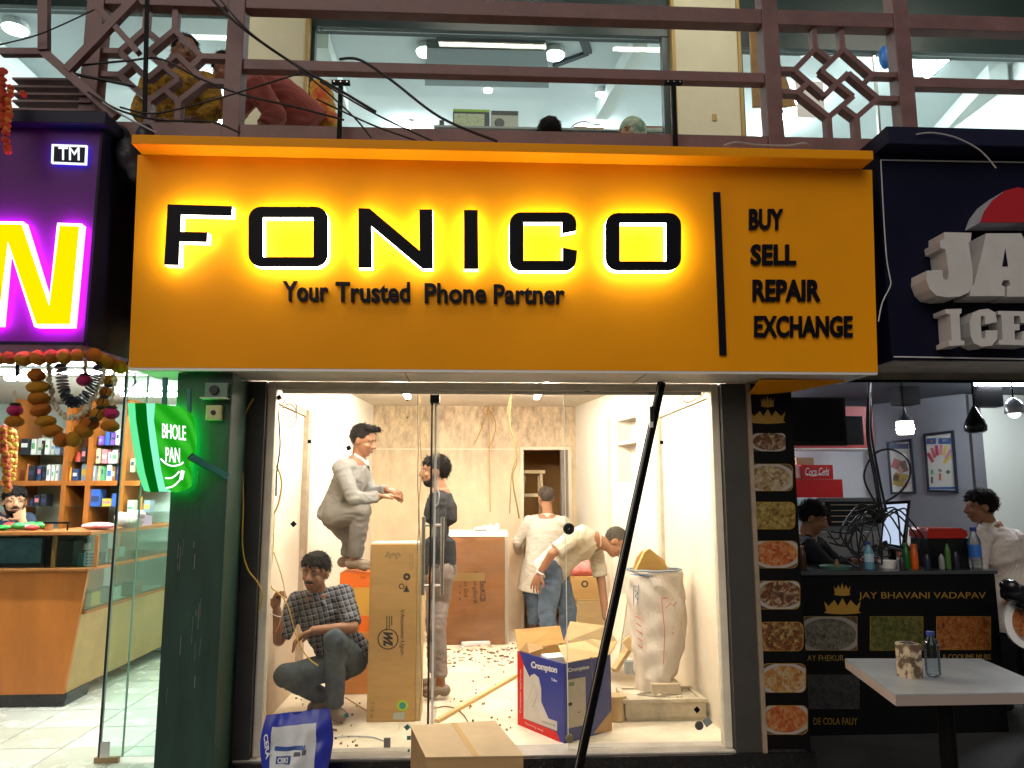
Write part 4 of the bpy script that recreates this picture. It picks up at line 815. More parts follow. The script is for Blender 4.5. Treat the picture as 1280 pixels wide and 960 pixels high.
# ------------------------------------------------------------------ garlands under the purple sign
mg = [M('marigold_%d' % i, c, .8, bump=.9, bs=160, var=.25, vs=60) for i, c in enumerate([(.75, .27, .01), (.70, .20, .012), (.78, .36, .02)])]
darkcap = M('garland_dark', (.02, .012, .01), .7)
def gpx(p, Y): return PY(p[0] / 6.856, p[1] / 6.856 + 430, Y)
def flower_mesh(i):
    q = MB(); q.ell((0, 0, 0), (1, 1, .78), None, 30, 20); me = q.mesh()
    for v in me.vertices:
        n_ = noise.noise(v.co * 3.2 + V((i * 7, 0, 0))) * .10 + noise.noise(v.co * 9 + V((i * 3, 5, 0))) * .10 + .16 * abs(noise.noise(v.co * 6 + V((i, 9, 4)))) ; v.co *= 1 + n_
    me.shade_smooth(); me.materials.append(mg[i % 3]); return me
fme = [flower_mesh(i) for i in range(3)]
ga = thing('flower_garland', 'marigold garland swagged under the purple sign', 'garland', tuple(gpx((550, 850), -.46)))
beads = [(0, 125, 42, 45), (80, 120, 52, 52), (210, 125, 66, 56), (330, 118, 62, 58), (445, 110, 56, 56), (555, 105, 58, 56), (665, 95, 46, 52), (800, 95, 56, 54), (862, 128, 50, 50), (905, 150, 50, 52), (945, 168, 48, 50), (1000, 192, 46, 52), (1040, 205, 46, 52),
         (312, 268, 64, 50), (325, 370, 80, 46), (335, 470, 76, 50), (350, 568, 72, 48), (395, 665, 70, 46), (445, 745, 72, 48), (525, 825, 56, 56), (632, 815, 52, 60), (715, 748, 68, 54), (776, 682, 62, 50), (835, 600, 54, 52), (880, 505, 46, 44), (906, 412, 46, 44), (945, 312, 50, 46)]
for i, (x, y, a, b_) in enumerate(beads):
    Y = -.5 if x < 760 else -.5 + (x - 760) / 280 * .25
    if i > 12: Y = -.45 + .1 * max(0, (x - 630) / 310)
    d = Y + 4.18; c = gpx((x, y), Y)
    o = inst('marigold', fme[i % 3], None, ga, c, (random.uniform(-.3, .3), random.uniform(-.3, .3), random.uniform(0, 6)), (1.05 * a / 6.856 / F * d,) * 2 + (1.08 * b_ / 6.856 / F * d / .8,))
for (x, y) in ((312, 318), (328, 425), (342, 518), (355, 615), (412, 708), (490, 785), (578, 830), (690, 780), (800, 640), (860, 545), (892, 455), (930, 355)):
    c = gpx((x, y), -.44); q = MB(); q.ell(c, (.02, .02, .010), None, 10, 6); q.build('dark_spacer', darkcap, ga)
q = MB(); q.tube(smooth_path([gpx((b_[0], b_[1]), -.44) for b_ in beads[13:]], 3), .003, 5); q.build('string', darkcap, ga)
gb = thing('bead_garland', 'garland of dark thin discs hanging inside the marigold loop', 'garland', tuple(gpx((650, 520), -.43)))
path = smooth_path([gpx(p, -.43) for p in ((525, 180), (530, 290), (550, 400), (600, 490), (660, 500), (740, 440), (800, 350), (828, 270), (845, 190))], 4)
dm = MB(); dm.lathe([(.002, -.004), (.027, -.002), (.029, 0), (.027, .002), (.002, .004)], (0, 0, 0), 12); dme = dm.mesh(); dme.materials.append(M('dark_disc', (.02, .025, .045), .45))
for i in range(len(path)):
    t_ = (path[min(i + 1, len(path) - 1)] - path[max(0, i - 1)]).normalized(); e = t_.to_track_quat('Z', 'Y').to_euler(); e.x += random.uniform(-.25, .25)
    s_ = 1.0 if i < 24 else .8; inst('disc', dme, None, gb, path[i], e, (s_, s_, 1.3))
gj = thing('jasmine_garland', 'pale jasmine string garland hanging inside the marigold loop', 'garland', tuple(gpx((610, 650), -.42)))
path = smooth_path([gpx(p, -.42) for p in ((418, 170), (425, 300), (445, 430), (490, 550), (560, 620), (640, 630), (730, 570), (810, 450), (870, 300), (895, 215))], 7)
jm = MB(); jm.ell((0, 0, 0), (1, 1, 1.2), None, 7, 5); jme = jm.mesh(); jme.materials.append(M('jasmine', (.62, .56, .40), .7))
for i in range(len(path)):
    for k in range(2):
        o = V((random.uniform(-1, 1), random.uniform(-1, 1), random.uniform(-1, 1))) * .009; inst('bud', jme, None, gj, path[i] + o, None, (.008,) * 3)
q = MB(); q.tube(path, .004, 5); q.build('string', M('jasmine'), gj)
rose = M('magenta_rose', (.42, .012, .10), .7, bump=.8, bs=120)
for i, (sx0, sy0, ms, ys, lab) in enumerate((((130, 420), 0, (130, 570), (125, 665), 'flower pendant with magenta rose and marigold at the left, under the lamp'), ((735, 150), 0, (725, 315), None, 'single magenta rose pendant in the middle of the marigold loop'), ((980, 260), 0, (955, 595), (945, 705), 'flower pendant with magenta rose and marigold at the right of the loop'))):
    t = thing('flower_pendant', lab, 'pendant', tuple(gpx(ys or ms, -.41)), 'pendants of the garland')
    q = MB(); q.ell(gpx(ms, -.41), (.037, .035, .028), None, 14, 9); o = q.build('rose', rose, t, smooth=180)
    q = MB(); q.lathe([(.001, 0), (.028, 0), (.02, .01), (.001, .012)], tuple(gpx(ms, -.41) + V((0, 0, .026))), 10); q.build('calyx', darkcap, t)
    if ys: inst('marigold', fme[0], None, t, gpx(ys, -.41), None, (.040, .038, .034))
    q = MB(); q.tube([gpx(sx0, -.41), gpx(ms, -.41) + V((0, 0, .03))], .0035, 5); q.build('string', M('jasmine'), t)
    a = gpx(sx0, -.41); b_ = gpx(ms, -.41) + V((0, 0, .03))
    for k in range(7): p_ = a.lerp(b_, k / 6.5); inst('bud', jme, None, t, p_ + V((random.uniform(-.006, .006), 0, 0)), None, (.009,) * 3)
# red-orange strings
redf = M('red_flower', (.62, .06, .015), .7, bump=.6, bs=120); orf = M('orange_flower', (.72, .22, .02), .7, bump=.6, bs=120)
def vine(name, lab, pts, Y, r, mats, n):
    t = thing(name, lab, 'garland', tuple(PY(*pts[-1], Y))); path = smooth_path([PY(x, y, Y) for x, y in pts], n)
    for i, p_ in enumerate(path):
        m_ = mats[i % len(mats)]; key = 'vme_' + m_.name
        if key not in tme:
            q = MB(); q.ell((0, 0, 0), (1, 1, .8), None, 9, 6); me = q.mesh();
            for v in me.vertices: v.co *= 1 + noise.noise(v.co * 4) * .25
            me.materials.append(m_); tme[key] = me
        inst('blossom', tme[key], None, t, p_ + V((random.uniform(-.3, .3) * r, random.uniform(-.3, .3) * r, 0)), (random.random(), random.random(), random.random()), (r, r, r))
    q = MB(); q.tube(path, .002, 4); q.build('string', darkcap, t)
vine('flower_string', 'orange-red flower string hanging at the left edge above the purple sign', [(2, 88), (3, 120), (4, 150), (10, 188)], -.66, .020, [redf], 5)
vine('flower_string', 'second orange-red flower string beside the left edge above the sign', [(14, 110), (9, 130), (12, 145), (7, 165)], -.67, .017, [redf, orf], 4)
vine('flower_string', 'short red flower tassel hanging on a thread over the purple sign', [(29, 116), (30, 119)], -.68, .016, [redf], 3)
vine('flower_string', 'red hanging flower string inside the left shop at the picture edge', [(4, 535), (5, 560), (7, 585), (9, 612)], .7, .024, [redf, orf], 7)
vine('flower_string', 'orange flower string hanging next to the red one in the left shop', [(11, 535), (12, 565), (10, 600)], .75, .022, [orf, M('goods_yellow')], 7)
vine('flower_string', 'yellow and orange flower string nearest the shelves in the left shop', [(18, 540), (18, 570), (16, 598)], .8, .02, [M('goods_yellow'), orf], 7)
# ================================================================== right snack shop
bluegrey = M('blue_grey_wall', (.27, .29, .325), .7, var=.08, vs=2)
rwhite = M('kitchen_white', (.60, .63, .66), .6, var=.05, vs=2)
MB().bx(1.56, 6, .0, 3.9, .004, .06).build('right_shop_floor', M('dark_floor_tile', (.05, .05, .05), .5, var=.2, vs=5), kind='structure')
MB().bx(1.6, 6, 3.4, 3.5, .06, 2.5).build('right_shop_wall_back', rwhite, kind='structure')
MB().bx(1.6, 1.7, .13, 3.4, .06, 2.5).build('right_shop_wall_left', rwhite, kind='structure')
MB().bx(1.6, 6, -.02, 3.5, 2.44, 2.498).build('right_shop_ceiling', M('blue_grey_ceiling', (.10, .12, .15), .7), kind='structure')
a, b_ = PY(1098, 600, 3.2), PY(1216, 600, 2.35)
MB().prism([(a.x, a.y, .06), (b_.x, b_.y, .06), (b_.x + .12, b_.y + .1, .06), (a.x + .12, a.y + .1, .06)], (0, 0, 2.38)).build('right_shop_partition', bluegrey, kind='structure')
WA, WB = a.copy(), b_.copy(); wdir = (WB - WA); wdir.z = 0; wdir.normalize(); WNN = V((0, 0, 1)).cross(wdir).normalized()
if WNN.y > 0: WNN = -WNN
MB().bx(b_.x, b_.x + .10, b_.y - .04, b_.y - .002, .06, 2.43).build('right_shop_wall_post', M('post_grey', (.12, .125, .135), .6), kind='structure')
MB().bx(b_.x + .101, 5.9, b_.y, b_.y + .05, .06, 2.43).build('right_shop_wall_right', M('pale_green_wall', (.62, .66, .60), .35, spec=.4), kind='structure')
# header under the navy sign
MB().bx(1.8, 6, .03, .12, 2.20, 2.44).build('right_shop_header', M('dirty_cream'), kind='structure')
MB().bx(1.8, 6, .02, .029, 2.185, 2.20).build('right_shop_header_trim', blackm, kind='structure')
# prints of food: flat pictures, colour only
def food(name, c1, c2, c3, seed, bowl=True, dim=.6):
    if name in MATS: return MATS[name]
    m = bpy.data.materials.new(name); m.use_nodes = True; n = m.node_tree.nodes; l = m.node_tree.links; b = n['Principled BSDF']; b.inputs['Roughness'].default_value = .35
    tc = n.new('ShaderNodeTexCoord'); mp = n.new('ShaderNodeMapping'); mp.inputs['Location'].default_value = (seed * 1.7, seed * .9, seed * 2.3); l.new(tc.outputs['Object'], mp.inputs[0])
    vo = n.new('ShaderNodeTexVoronoi'); vo.inputs['Scale'].default_value = 62; vo.inputs['Randomness'].default_value = 1; nz = n.new('ShaderNodeTexNoise'); nz.inputs['Scale'].default_value = 40; nz.inputs['Detail'].default_value = 5
    l.new(mp.outputs[0], nz.inputs[0]); ad = n.new('ShaderNodeVectorMath'); ad.operation = 'MULTIPLY_ADD'; ad.inputs[1].default_value = (.05, .05, .05); l.new(nz.outputs[1], ad.inputs[0]); l.new(mp.outputs[0], ad.inputs[2]); l.new(ad.outputs[0], vo.inputs[0])
    r = n.new('ShaderNodeValToRGB'); E_ = r.color_ramp.elements; E_[0].color = (*[x * dim for x in c1], 1); E_[0].position = .15; E_[1].color = (*[x * dim for x in c3], 1); E_[1].position = .85; e = E_.new(.5); e.color = (*[x * dim for x in c2], 1)
    sp = n.new('ShaderNodeSeparateColor'); l.new(vo.outputs['Color'], sp.inputs[0]); mx0 = n.new('ShaderNodeMath'); mx0.operation = 'ADD'; l.new(sp.outputs[0], mx0.inputs[0]); l.new(nz.outputs[0], mx0.inputs[1]); mh = n.new('ShaderNodeMath'); mh.operation = 'MULTIPLY'; mh.inputs[1].default_value = .55; l.new(mx0.outputs[0], mh.inputs[0]); l.new(mh.outputs[0], r.inputs[0])
    last = r.outputs[0]
    if bowl:   # a white dish rim and dark ground round the food
        g = n.new('ShaderNodeMapping'); g.inputs['Location'].default_value = (-.5 + .06 * math.sin(seed), 0, -.5 + .05 * math.cos(seed)); l.new(tc.outputs['Generated'], g.inputs[0])
        g2 = n.new('ShaderNodeVectorMath'); g2.operation = 'MULTIPLY'; g2.inputs[1].default_value = (1, 0, 1.05); l.new(g.outputs[0], g2.inputs[0]); ln = n.new('ShaderNodeVectorMath'); ln.operation = 'LENGTH'; l.new(g2.outputs[0], ln.inputs[0])
        rr = n.new('ShaderNodeValToRGB'); q = rr.color_ramp.elements; q[0].position = .50; q[0].color = (0, 0, 0, 1); q[1].position = .51; q[1].color = (1, 1, 1, 1); l.new(ln.outputs[1], rr.inputs[0])
        rim = n.new('ShaderNodeValToRGB'); q = rim.color_ramp.elements; q[0].position = .60; q[0].color = (.55 * dim, .50 * dim, .45 * dim, 1); q[1].position = .62; q[1].color = (.07, .035, .015, 1); l.new(ln.outputs[1], rim.inputs[0])
        mx = n.new('ShaderNodeMix'); mx.data_type = 'RGBA'; l.new(rr.outputs[0], mx.inputs[0]); l.new(last, mx.inputs[6]); l.new(rim.outputs[0], mx.inputs[7]); last = mx.outputs[2]
    l.new(last, b.inputs['Base Color']); MATS[name] = m; return m
foods = [food('food_0', (.10, .05, .02), (.42, .28, .12), (.62, .55, .40), 1), food('food_1', (.06, .035, .01), (.35, .22, .04), (.50, .40, .12), 2, False), food('food_2', (.25, .03, .01), (.60, .15, .03), (.65, .35, .15), 3),
         food('food_3', (.30, .08, .02), (.08, .03, .01), (.60, .42, .25), 4), food('food_4', (.40, .10, .02), (.10, .03, .01), (.60, .40, .12), 5, False), food('food_5', (.35, .08, .02), (.55, .28, .06), (.60, .50, .35), 6),
         food('food_6', (.05, .04, .02), (.22, .20, .15), (.35, .33, .25), 7, True, .4), food('food_7', (.03, .05, .01), (.20, .22, .04), (.42, .38, .08), 8, False, .3), food('food_8', (.12, .02, .005), (.55, .15, .03), (.62, .30, .08), 9, False, .45), food('food_9', (.01, .01, .012), (.03, .03, .035), (.07, .065, .06), 10, False)]
gold = M('gold_print', (.30, .165, .02), .45); goldd = M('gold_print_dim', (.20, .13, .02), .5)
# menu column
mc = thing('menu_board', 'tall black menu column with a row of rounded food pictures', 'menu board', (1.67, 0, 0))
MB().bx(1.556, 1.79, -.03, .0, .0, 2.165).build('panel', blackm, mc)
MYC = -.0305
def rpl(cx0, cy0, cx1, cy1, crop, Y, th=.004, r=.2):
    ox, oy, sc = crop
    pts = rrect(cx0, cy0, cx1, cy1, r * (cy1 - cy0), 4); return [PY(x / sc + ox, y / sc + oy, Y) for x, y in pts]
c6, c7 = (920, 460, 3.556), (920, 680, 3.4286)
for i, (r, cr, f_) in enumerate([((70, 290, 220, 370), c6, 3), ((65, 428, 250, 545), c6, 0), ((72, 597, 260, 715), c6, 1), ((84, 770, 272, 888), c6, 2), ((92, 160, 272, 278), c7, 3), ((102, 336, 286, 457), c7, 4), ((113, 514, 297, 635), c7, 5), ((123, 694, 305, 815), c7, 2), ((135, 880, 312, 1000), c7, 9)]):
    P_ = rpl(*r, cr, MYC - .0045); o = MB().prism(P_, (0, .004, 0)).build('food_picture', foods[f_], mc, fixn=True)
    cc = sum(P_, V()) / len(P_)
    if i not in (0, 8): MB().ring([cc + (p - cc) * 1.035 for p in P_], [cc + (p - cc) * 1.001 for p in P_], (0, .003, 0)).build('picture_edge', gold, o, fixn=True)
def crown(par, x0, y0, x1, y1, crop, Y, mt):
    ox, oy, sc = crop
    def q_(u, v): return PY((x0 + u * (x1 - x0)) / sc + ox, (y0 + v * (y1 - y0)) / sc + oy, Y)
    pts = [(0, .95), (.06, .8), (0, .1), (.12, .45), (.28, .0), (.38, .45), (.5, -.15), (.62, .45), (.72, .0), (.88, .45), (1, .1), (.94, .8), (1, .95), (.8, 1.02), (.5, 1.06), (.2, 1.02)]
    MB().prism([q_(*p) for p in pts], (0, .0015, 0)).build('crown_emblem', mt, par, fixn=True)
crown(mc, 62, 190, 220, 245, c6, MYC - .002, gold); crown(mc, 110, 130, 170, 172, c6, MYC - .002, gold)
# counter
CTY = .72
cr = thing('snack_counter', 'black snack counter lettered JAY BHAVANI VADAPAV with food pictures', 'counter', (2.7, 1.0, .06))
cxr = PY(1243, 716, CTY).x
MB().bx(1.795, cxr, CTY, CTY + .03, .06, 1.035).build('front_panel', blackm, cr); MB().bx(cxr - .03, cxr, CTY + .031, 1.5, .06, 1.035).build('end_panel', blackm, cr)
MB().bx(1.795, cxr + .01, CTY - .02, 1.5, 1.036, 1.06).build('top', M('counter_top_dark', (.05, .055, .06), .25), cr, bevel=.004)
for i, (r, f_, e) in enumerate([((292, 312, 518, 455), 6, goldd), ((577, 312, 800, 455), 7, goldd), ((862, 312, 1090, 452), 8, gold), ((305, 560, 530, 708), 9, None)]):
    P_ = rpl(*r, c7, CTY - .0045, r=.03); o = MB().prism(P_, (0, .004, 0)).build('food_picture', foods[f_], cr, fixn=True); cc = sum(P_, V()) / len(P_)
    if e: MB().ring([cc + (p - cc) * 1.025 for p in P_], [cc + (p - cc) * 1.001 for p in P_], (0, .003, 0)).build('picture_edge', e, o, fixn=True)
crown(cr, 378, 240, 535, 298, c7, CTY - .003, gold); crown(cr, 420, 175, 490, 220, c7, CTY - .003, gold)
def ctext(body, x0, y0, x1, y1, mt, bold=0., nm='lettering'):
    f = lambda x, y: PY(x / 3.4286 + 920, y / 3.4286 + 680, CTY - .001); lettering(nm, body, mt, cr, f(x0, y1), f(x1, y1), f(x0, y0), .002, bold, 0, 0)
ctext('JAY BHAVANI VADAPAV', 525, 206, 1070, 242, gold, -.004); ctext('AY FHEKUR', 305, 476, 462, 501, goldd); ctext('& COQUME MUBS', 885, 472, 1092, 500, goldd); ctext('DE COLA FAUY', 332, 745, 520, 774, goldd)
# television and red cabinet
t = thing('television', 'black flat television hung at the top left of the snack shop', 'television', tuple(PY(1022, 558, 1.2)))
a, b_ = PY(985, 557, 1.2), PY(1056, 497, 1.2); MB().bx(a.x, b_.x, 1.2, 1.24, a.z, b_.z).build('casing', M('tv_black', (.005, .005, .006), .35), t, bevel=.004); MB().bx(a.x + .02, b_.x - .02, 1.196, 1.199, a.z + .03, b_.z - .02).build('screen', M('tv_screen', (.004, .004, .005), .4, spec=.2), t)
redc = M('cola_red', (.50, .008, .012), .35)
t = thing('wall_cabinet', 'red wall cabinet behind the black television', 'cabinet', tuple(PY(1040, 560, 2.7)))
a, b_ = PY(985, 560, 2.7), PY(1090, 508, 2.7); MB().bx(a.x, b_.x, 2.7, 3.0, a.z, b_.z).build('body', redc, t); a, b_ = PY(1056, 556, 2.69), PY(1078, 520, 2.69); MB().bx(a.x, b_.x, 2.694, 2.699, a.z, b_.z).build('dark_door', blackm, t); MB().bx(PY(985, 560, 2.7).x, PY(1090, 560, 2.7).x, 2.69, 3.0, PY(985, 560, 2.7).z - .012, PY(985, 560, 2.7).z - .001).build('bottom_rail', M('white_plastic'), t)
t = thing('cooler_box', 'red cooler with a raised red Coca-Cola header in the back kitchen', 'cooler', tuple(PY(1025, 640, 2.6)))
a, b_ = PY(995, 660, 2.6), PY(1053, 599, 2.6); MB().bx(a.x, b_.x, 2.6, 3.0, .9, b_.z).build('body', redc, t, bevel=.006)
a2, b2 = PY(1003, 598, 2.6), PY(1041, 581, 2.6); MB().bx(a2.x, b2.x, 2.6, 2.75, b_.z + .001, b2.z).build('header', redc, t, bevel=.003)
lettering('lettering', 'Coca Cola', M('print_white', (.8, .8, .8), .4), t, PY(1006.5, 594.5, 2.598), PY(1036, 594.5, 2.598), PY(1006.5, 584.5, 2.598), .002, .0, .2)
q = MB(); q.tube(smooth_path([PY(x, y, 2.595) for x, y in ((1008, 592), (1016, 595), (1026, 592), (1037, 587))], 4), .003, 5); q.build('script_swash', M('print_white'), t)
pbox('carton', 993, 1003, 582, 598, 2.62, .2, M('pink_carton', (.65, .35, .33), .5), 'pink carton left of the red header in the back kitchen')
pbox('carton', 996, 1017, 572, 581, 2.72, .2, M('tan_carton', (.40, .27, .15), .7), 'tan carton on top of the red cooler header')
MB().bx(1.75, 3.3, 2.5, 3.2, .06, .898).build('kitchen_bench', M('bench_grey', (.3, .3, .3), .5), label='grey bench carrying the red cooler in the back kitchen', cat='bench')
# grey oven
t = thing('oven', 'grey metal oven with a dark glass door on the counter behind', 'oven', tuple(PY(1060, 664, 1.9)))
a, b_ = PY(1024, 664, 1.9), PY(1099, 622, 1.9); MB().bx(a.x, b_.x, 1.9, 2.3, a.z, b_.z).build('body', M('oven_grey', (.16, .18, .19), .4, metal=.4), t, bevel=.006)
MB().bx(a.x + .06, b_.x - .03, 1.894, 1.899, a.z + .04, b_.z - .03).build('door_glass', M('oven_glass', (.015, .018, .02), .12), t)
for k in range(4): z = a.z + .07 + k * .045; MB().bx(a.x + .10, b_.x - .06, 1.888, 1.8935, z, z + .008).build('rack_bar', steel, t)
for k in range(3): q = MB(); q.lathe([(.0005, 0), (.012, 0), (.01, .01), (.0005, .01)], (a.x + .03, 1.898, a.z + .06 + k * .06), 10, V((0, -1, 0))); q.build('knob', dark_metal, t)
MB().bx(1.75, 3.3, 1.8, 2.35, .06, a.z - .002).build('back_counter', M('bench_grey'), label='grey back counter under the oven in the snack shop', cat='counter')
# monitor
mq = [PY(1107, 631, 1.15), PY(1134, 629.5, 1.05), PY(1126.5, 682, 1.0), PY(1103, 678, 1.1)]
t = thing('monitor', 'tilted monitor with a pale lit screen among the cables', 'monitor', (mq[3].x + .05, 1.15, 1.06)); mn = (mq[1] - mq[0]).cross(mq[3] - mq[0]).normalized()
if mn.y < 0: mn = -mn
cm = sum(mq, V()) / 4
MB().prism([cm + (p - cm) * 1.18 + mn * .008 for p in mq], mn * .02).build('casing', blackm, t, fixn=True); MB().prism([p - mn * .001 for p in mq], mn * .006).build('screen', EM('screen_glow', (.62, .74, .95), .85), t, fixn=True)
MB().bx(cm.x - .02, cm.x + .02, cm.y + .04, cm.y + .07, 1.061, cm.z).build('stand', blackm, t)
# posters, on the angled partition
def wp(px, py, out=.0): return PP(px, py, WA + WNN * out, WNN)
def poster(lab, quad, inner, bars, bits):
    P_ = [wp(*p, .02) for p in quad]; t = thing('poster', lab, 'poster', tuple((P_[2] + P_[3]) / 2)); I_ = [wp(*p, .02) for p in inner]
    MB().ring(P_, I_, -WNN * .018).build('frame', M('poster_frame', (.008, .012, .03), .35), t, fixn=True); MB().prism([p - WNN * .008 for p in I_], -WNN * .006).build('sheet', M('poster_paper', (.62, .64, .60), .35), t, fixn=True)
    for pts, c_ in bars + bits: MB().prism([wp(*p, .0135) for p in pts], -WNN * .001).build('print', M('poster_%s' % '_'.join('%d' % (x * 100) for x in c_), c_, .4), t, fixn=True)
def q4(x0, y0, x1, y1): return [(x0, y0), (x1, y0 - .6), (x1, y1), (x0, y1)]
def rot4(cx, cy_, w_, h_, a): c_, s_ = math.cos(a), math.sin(a); return [(cx + x * c_ - y * s_, cy_ + x * s_ + y * c_) for x, y in ((-w_, -h_), (w_, -h_), (w_, h_), (-w_, h_))]
fan = [(1163, 572, -.5, (.45, .05, .10)), (1166.5, 566, -.3, (.55, .12, .12)), (1171, 563, -.1, (.45, .06, .16)), (1176, 562, .1, (.60, .25, .28)), (1181, 563, .3, (.65, .50, .12)), (1185, 568, .5, (.60, .25, .35)), (1184, 574, .8, (.68, .55, .05))]
poster('framed ice lolly poster on the blue-grey wall, nearer one', [(1153.5, 542), (1191, 538), (1197, 616.5), (1159, 615)], [(1156.5, 545), (1188.5, 541.5), (1194, 613), (1161.5, 612)], [(q4(1158, 548, 1188, 555), (.03, .10, .30)), (q4(1161.5, 609, 1193.5, 611.5), (.03, .12, .38))], [(rot4(x, y, 2.0, 6.5, a), c_) for x, y, a, c_ in fan] + [(rot4(1165, 590, 1.6, 3, 0), (.1, .4, .2)), (rot4(1175, 596, 1.5, 4.5, 0), (.5, .2, .06)), (rot4(1175, 588, 2.2, 1.6, .6), (.2, .25, .25)), (rot4(1185, 590, 2.2, 2.2, .8), (.05, .15, .08)), (rot4(1165, 600, 1.3, 4, 0), (.08, .12, .08)), (q4(1162, 550, 1166, 553), (.6, .25, .05)), (q4(1170, 548, 1173, 555), (.7, .7, .7)), (q4(1178, 549, 1186, 552.5), (.5, .5, .5))])
poster('framed dessert poster on the blue-grey wall, farther one', [(1107.5, 552), (1138, 548.5), (1144, 617.5), (1113, 618)], [(1110, 555), (1136, 552), (1141, 614.5), (1115, 615)], [(q4(1110.5, 555, 1135.5, 561), (.06, .10, .2))], [(rot4(1120, 580, 5, 6, .4), (.38, .12, .10)), (rot4(1130, 583, 4, 7, -.3), (.20, .12, .08)), (rot4(1126, 600, 9, 8, .2), (.42, .30, .06)), (rot4(1120, 597, 3.5, 4, .2), (.10, .08, .07)), (rot4(1133, 604, 4, 3, .5), (.6, .45, .35)), (rot4(1126, 588, 3, 3, .7), (.55, .3, .28))])
# pendant lamps
def pend(lab, px, py, Y, prof, mt, topz=2.43, bulb=None):
    c = PY(px, py, Y); t = thing('pendant_lamp', lab, 'lamp', tuple(c)); q = MB(); q.lathe(prof, tuple(c), 22); q.build('shade', mt, t, smooth=50)
    q = MB(); q.tube([c + V((0, 0, prof[-1][1])), (c.x, c.y, topz)], .006, 6); q.build('cord', blackm, t)
    if bulb: q = MB(); q.ell(c + V((0, 0, bulb[1])), (bulb[0],) * 3, None, 12, 8); q.build('bulb', bulb[2], t)
    return t, c
t, c = pend('lit cut-glass pendant lamp above the dessert posters', 1132, 543, 1.6, [(.001, .0), (.055, .002), (.068, .03), (.062, .09), (.06, .10)], EM('cut_glass_glow', (1.0, .90, .68), 22.0))
q = MB(); q.lathe([(.062, .101), (.045, .13), (.018, .16), (.012, .21), (.001, .215)], tuple(c), 18); q.build('cap', M('lamp_cap', (.25, .28, .33), .3, metal=.5), t, smooth=50)
for k in range(3):
    q = MB(); q.lathe([(.069, .0), (.0725, .006), (.069, .012)], tuple(c + V((0, 0, .02 + k * .028))), 22); q.build('glass_band', M('band_glass', (.3, .26, .2), .2), t, smooth=50)
pend('glossy black teardrop pendant lamp, unlit', 1220, 541, 1.3, [(.055, .0), (.075, .015), (.078, .05), (.06, .10), (.03, .16), (.01, .20)], M('black_gloss'), bulb=None)
pend('white and chrome pendant lamp at the right edge', 1268, 517, 1.3, [(.06, .0), (.066, .01), (.064, .06), (.05, .09), (.012, .12)], M('chrome_white', (.5, .52, .56), .2, metal=.6), bulb=(.045, .01, EM('bulb_soft', (.85, .92, 1.0), 4)))
a, b_ = PY(1228, 508, 1.5), PY(1254, 498, 1.5); MB().bx(a.x, b_.x, 1.5, 1.6, a.z, 2.438).build('ceiling_unit', blackm, label='black box unit on the snack shop ceiling by the pendant lamps', cat='ceiling unit')
a, b_ = PY(1126, 505, 1.9), PY(1150, 497, 1.9); MB().bx(a.x, b_.x, 1.9, 2.05, a.z, 2.438).build('ceiling_unit', blackm, label='black bracket box above the lit pendant lamp', cat='ceiling unit')
t = thing('tube_light', 'tube light over the back kitchen of the snack shop', 'light', (2.3, 3.0, 2.4)); MB().bx(2.0, 2.7, 2.98, 3.02, 2.41, 2.438).build('housing', M('white_plastic'), t); MB().bx(2.02, 2.68, 2.985, 3.015, 2.39, 2.409).build('tube', EM('kitchen_tube', (.90, .94, 1.0), 270), t)
t = thing('tube_light', 'tube light above the right wall of the snack shop', 'light', (4.2, 1.5, 2.4)); MB().bx(3.9, 4.6, 1.48, 1.52, 2.41, 2.438).build('housing', M('white_plastic'), t); MB().bx(3.92, 4.58, 1.485, 1.515, 2.39, 2.409).build('tube', EM('kitchen_tube'), t)
# cables
def cab(par, pts, Y, r=.006, n=7):
    q = MB(); q.tube(smooth_path([PY(p[0], p[1], p[2] if len(p) > 2 else Y) for p in pts], n), r, 6); return q.build('cable', rubber, par, smooth=60)
t = thing('cable_bundle', 'tangled bundle of black cables hanging in front of the oven and monitor', 'cables', tuple(PY(1105, 660, .85)))
for k, x in enumerate((0, 3.5, -2.5)): cab(t, [(1087 + x * .2, 466), (1086 + x * .5, 505), (1087 + x, 550), (1096 + x, 600), (1103 + x * 1.5, 640)], .80 + k * .02, .008)
cab(t, [(1101, 640), (1082, 605), (1082, 585), (1095, 566), (1115, 562), (1134, 574), (1137, 595), (1124, 616), (1100, 630), (1070, 640)], .84, .007)
for i in range(16):
    a_ = random.uniform(-.5, 3.6); R_ = random.uniform(22, 46); cx_, cy0 = 1100 + random.uniform(-6, 6), 642 + random.uniform(-4, 6)
    ex, ey = cx_ + R_ * math.cos(a_) * 1.15, cy0 + abs(R_ * math.sin(a_)) * .9 + 12; mx_, my_ = (cx_ + ex) / 2 + random.uniform(-8, 14), min(cy0, ey) - random.uniform(-8, 12)
    cab(t, [(cx_, cy0), (mx_, my_), (ex, ey), (ex + random.uniform(-12, 6), ey + random.uniform(6, 22)), (ex - random.uniform(8, 30), ey + random.uniform(0, 14))], .83 + .015 * (i % 8), random.choice([.004, .005, .006]))
for i in range(7):
    x0 = 1052 + i * 6; cab(t, [(1098, 645 + i), (1080 - i * 3, 638 + 3 * i), (x0, 660 + (i % 3) * 6), (x0 + 6, 682 + (i % 4) * 5), (x0 + 24, 694 - (i % 3) * 5), (1108, 676)], .9 + .012 * i, .005)
q = MB(); q.ell(PY(1099, 645, .88), (.05, .04, .05), None, 12, 8); q.build('taped_knot', rubber, t, smooth=60)
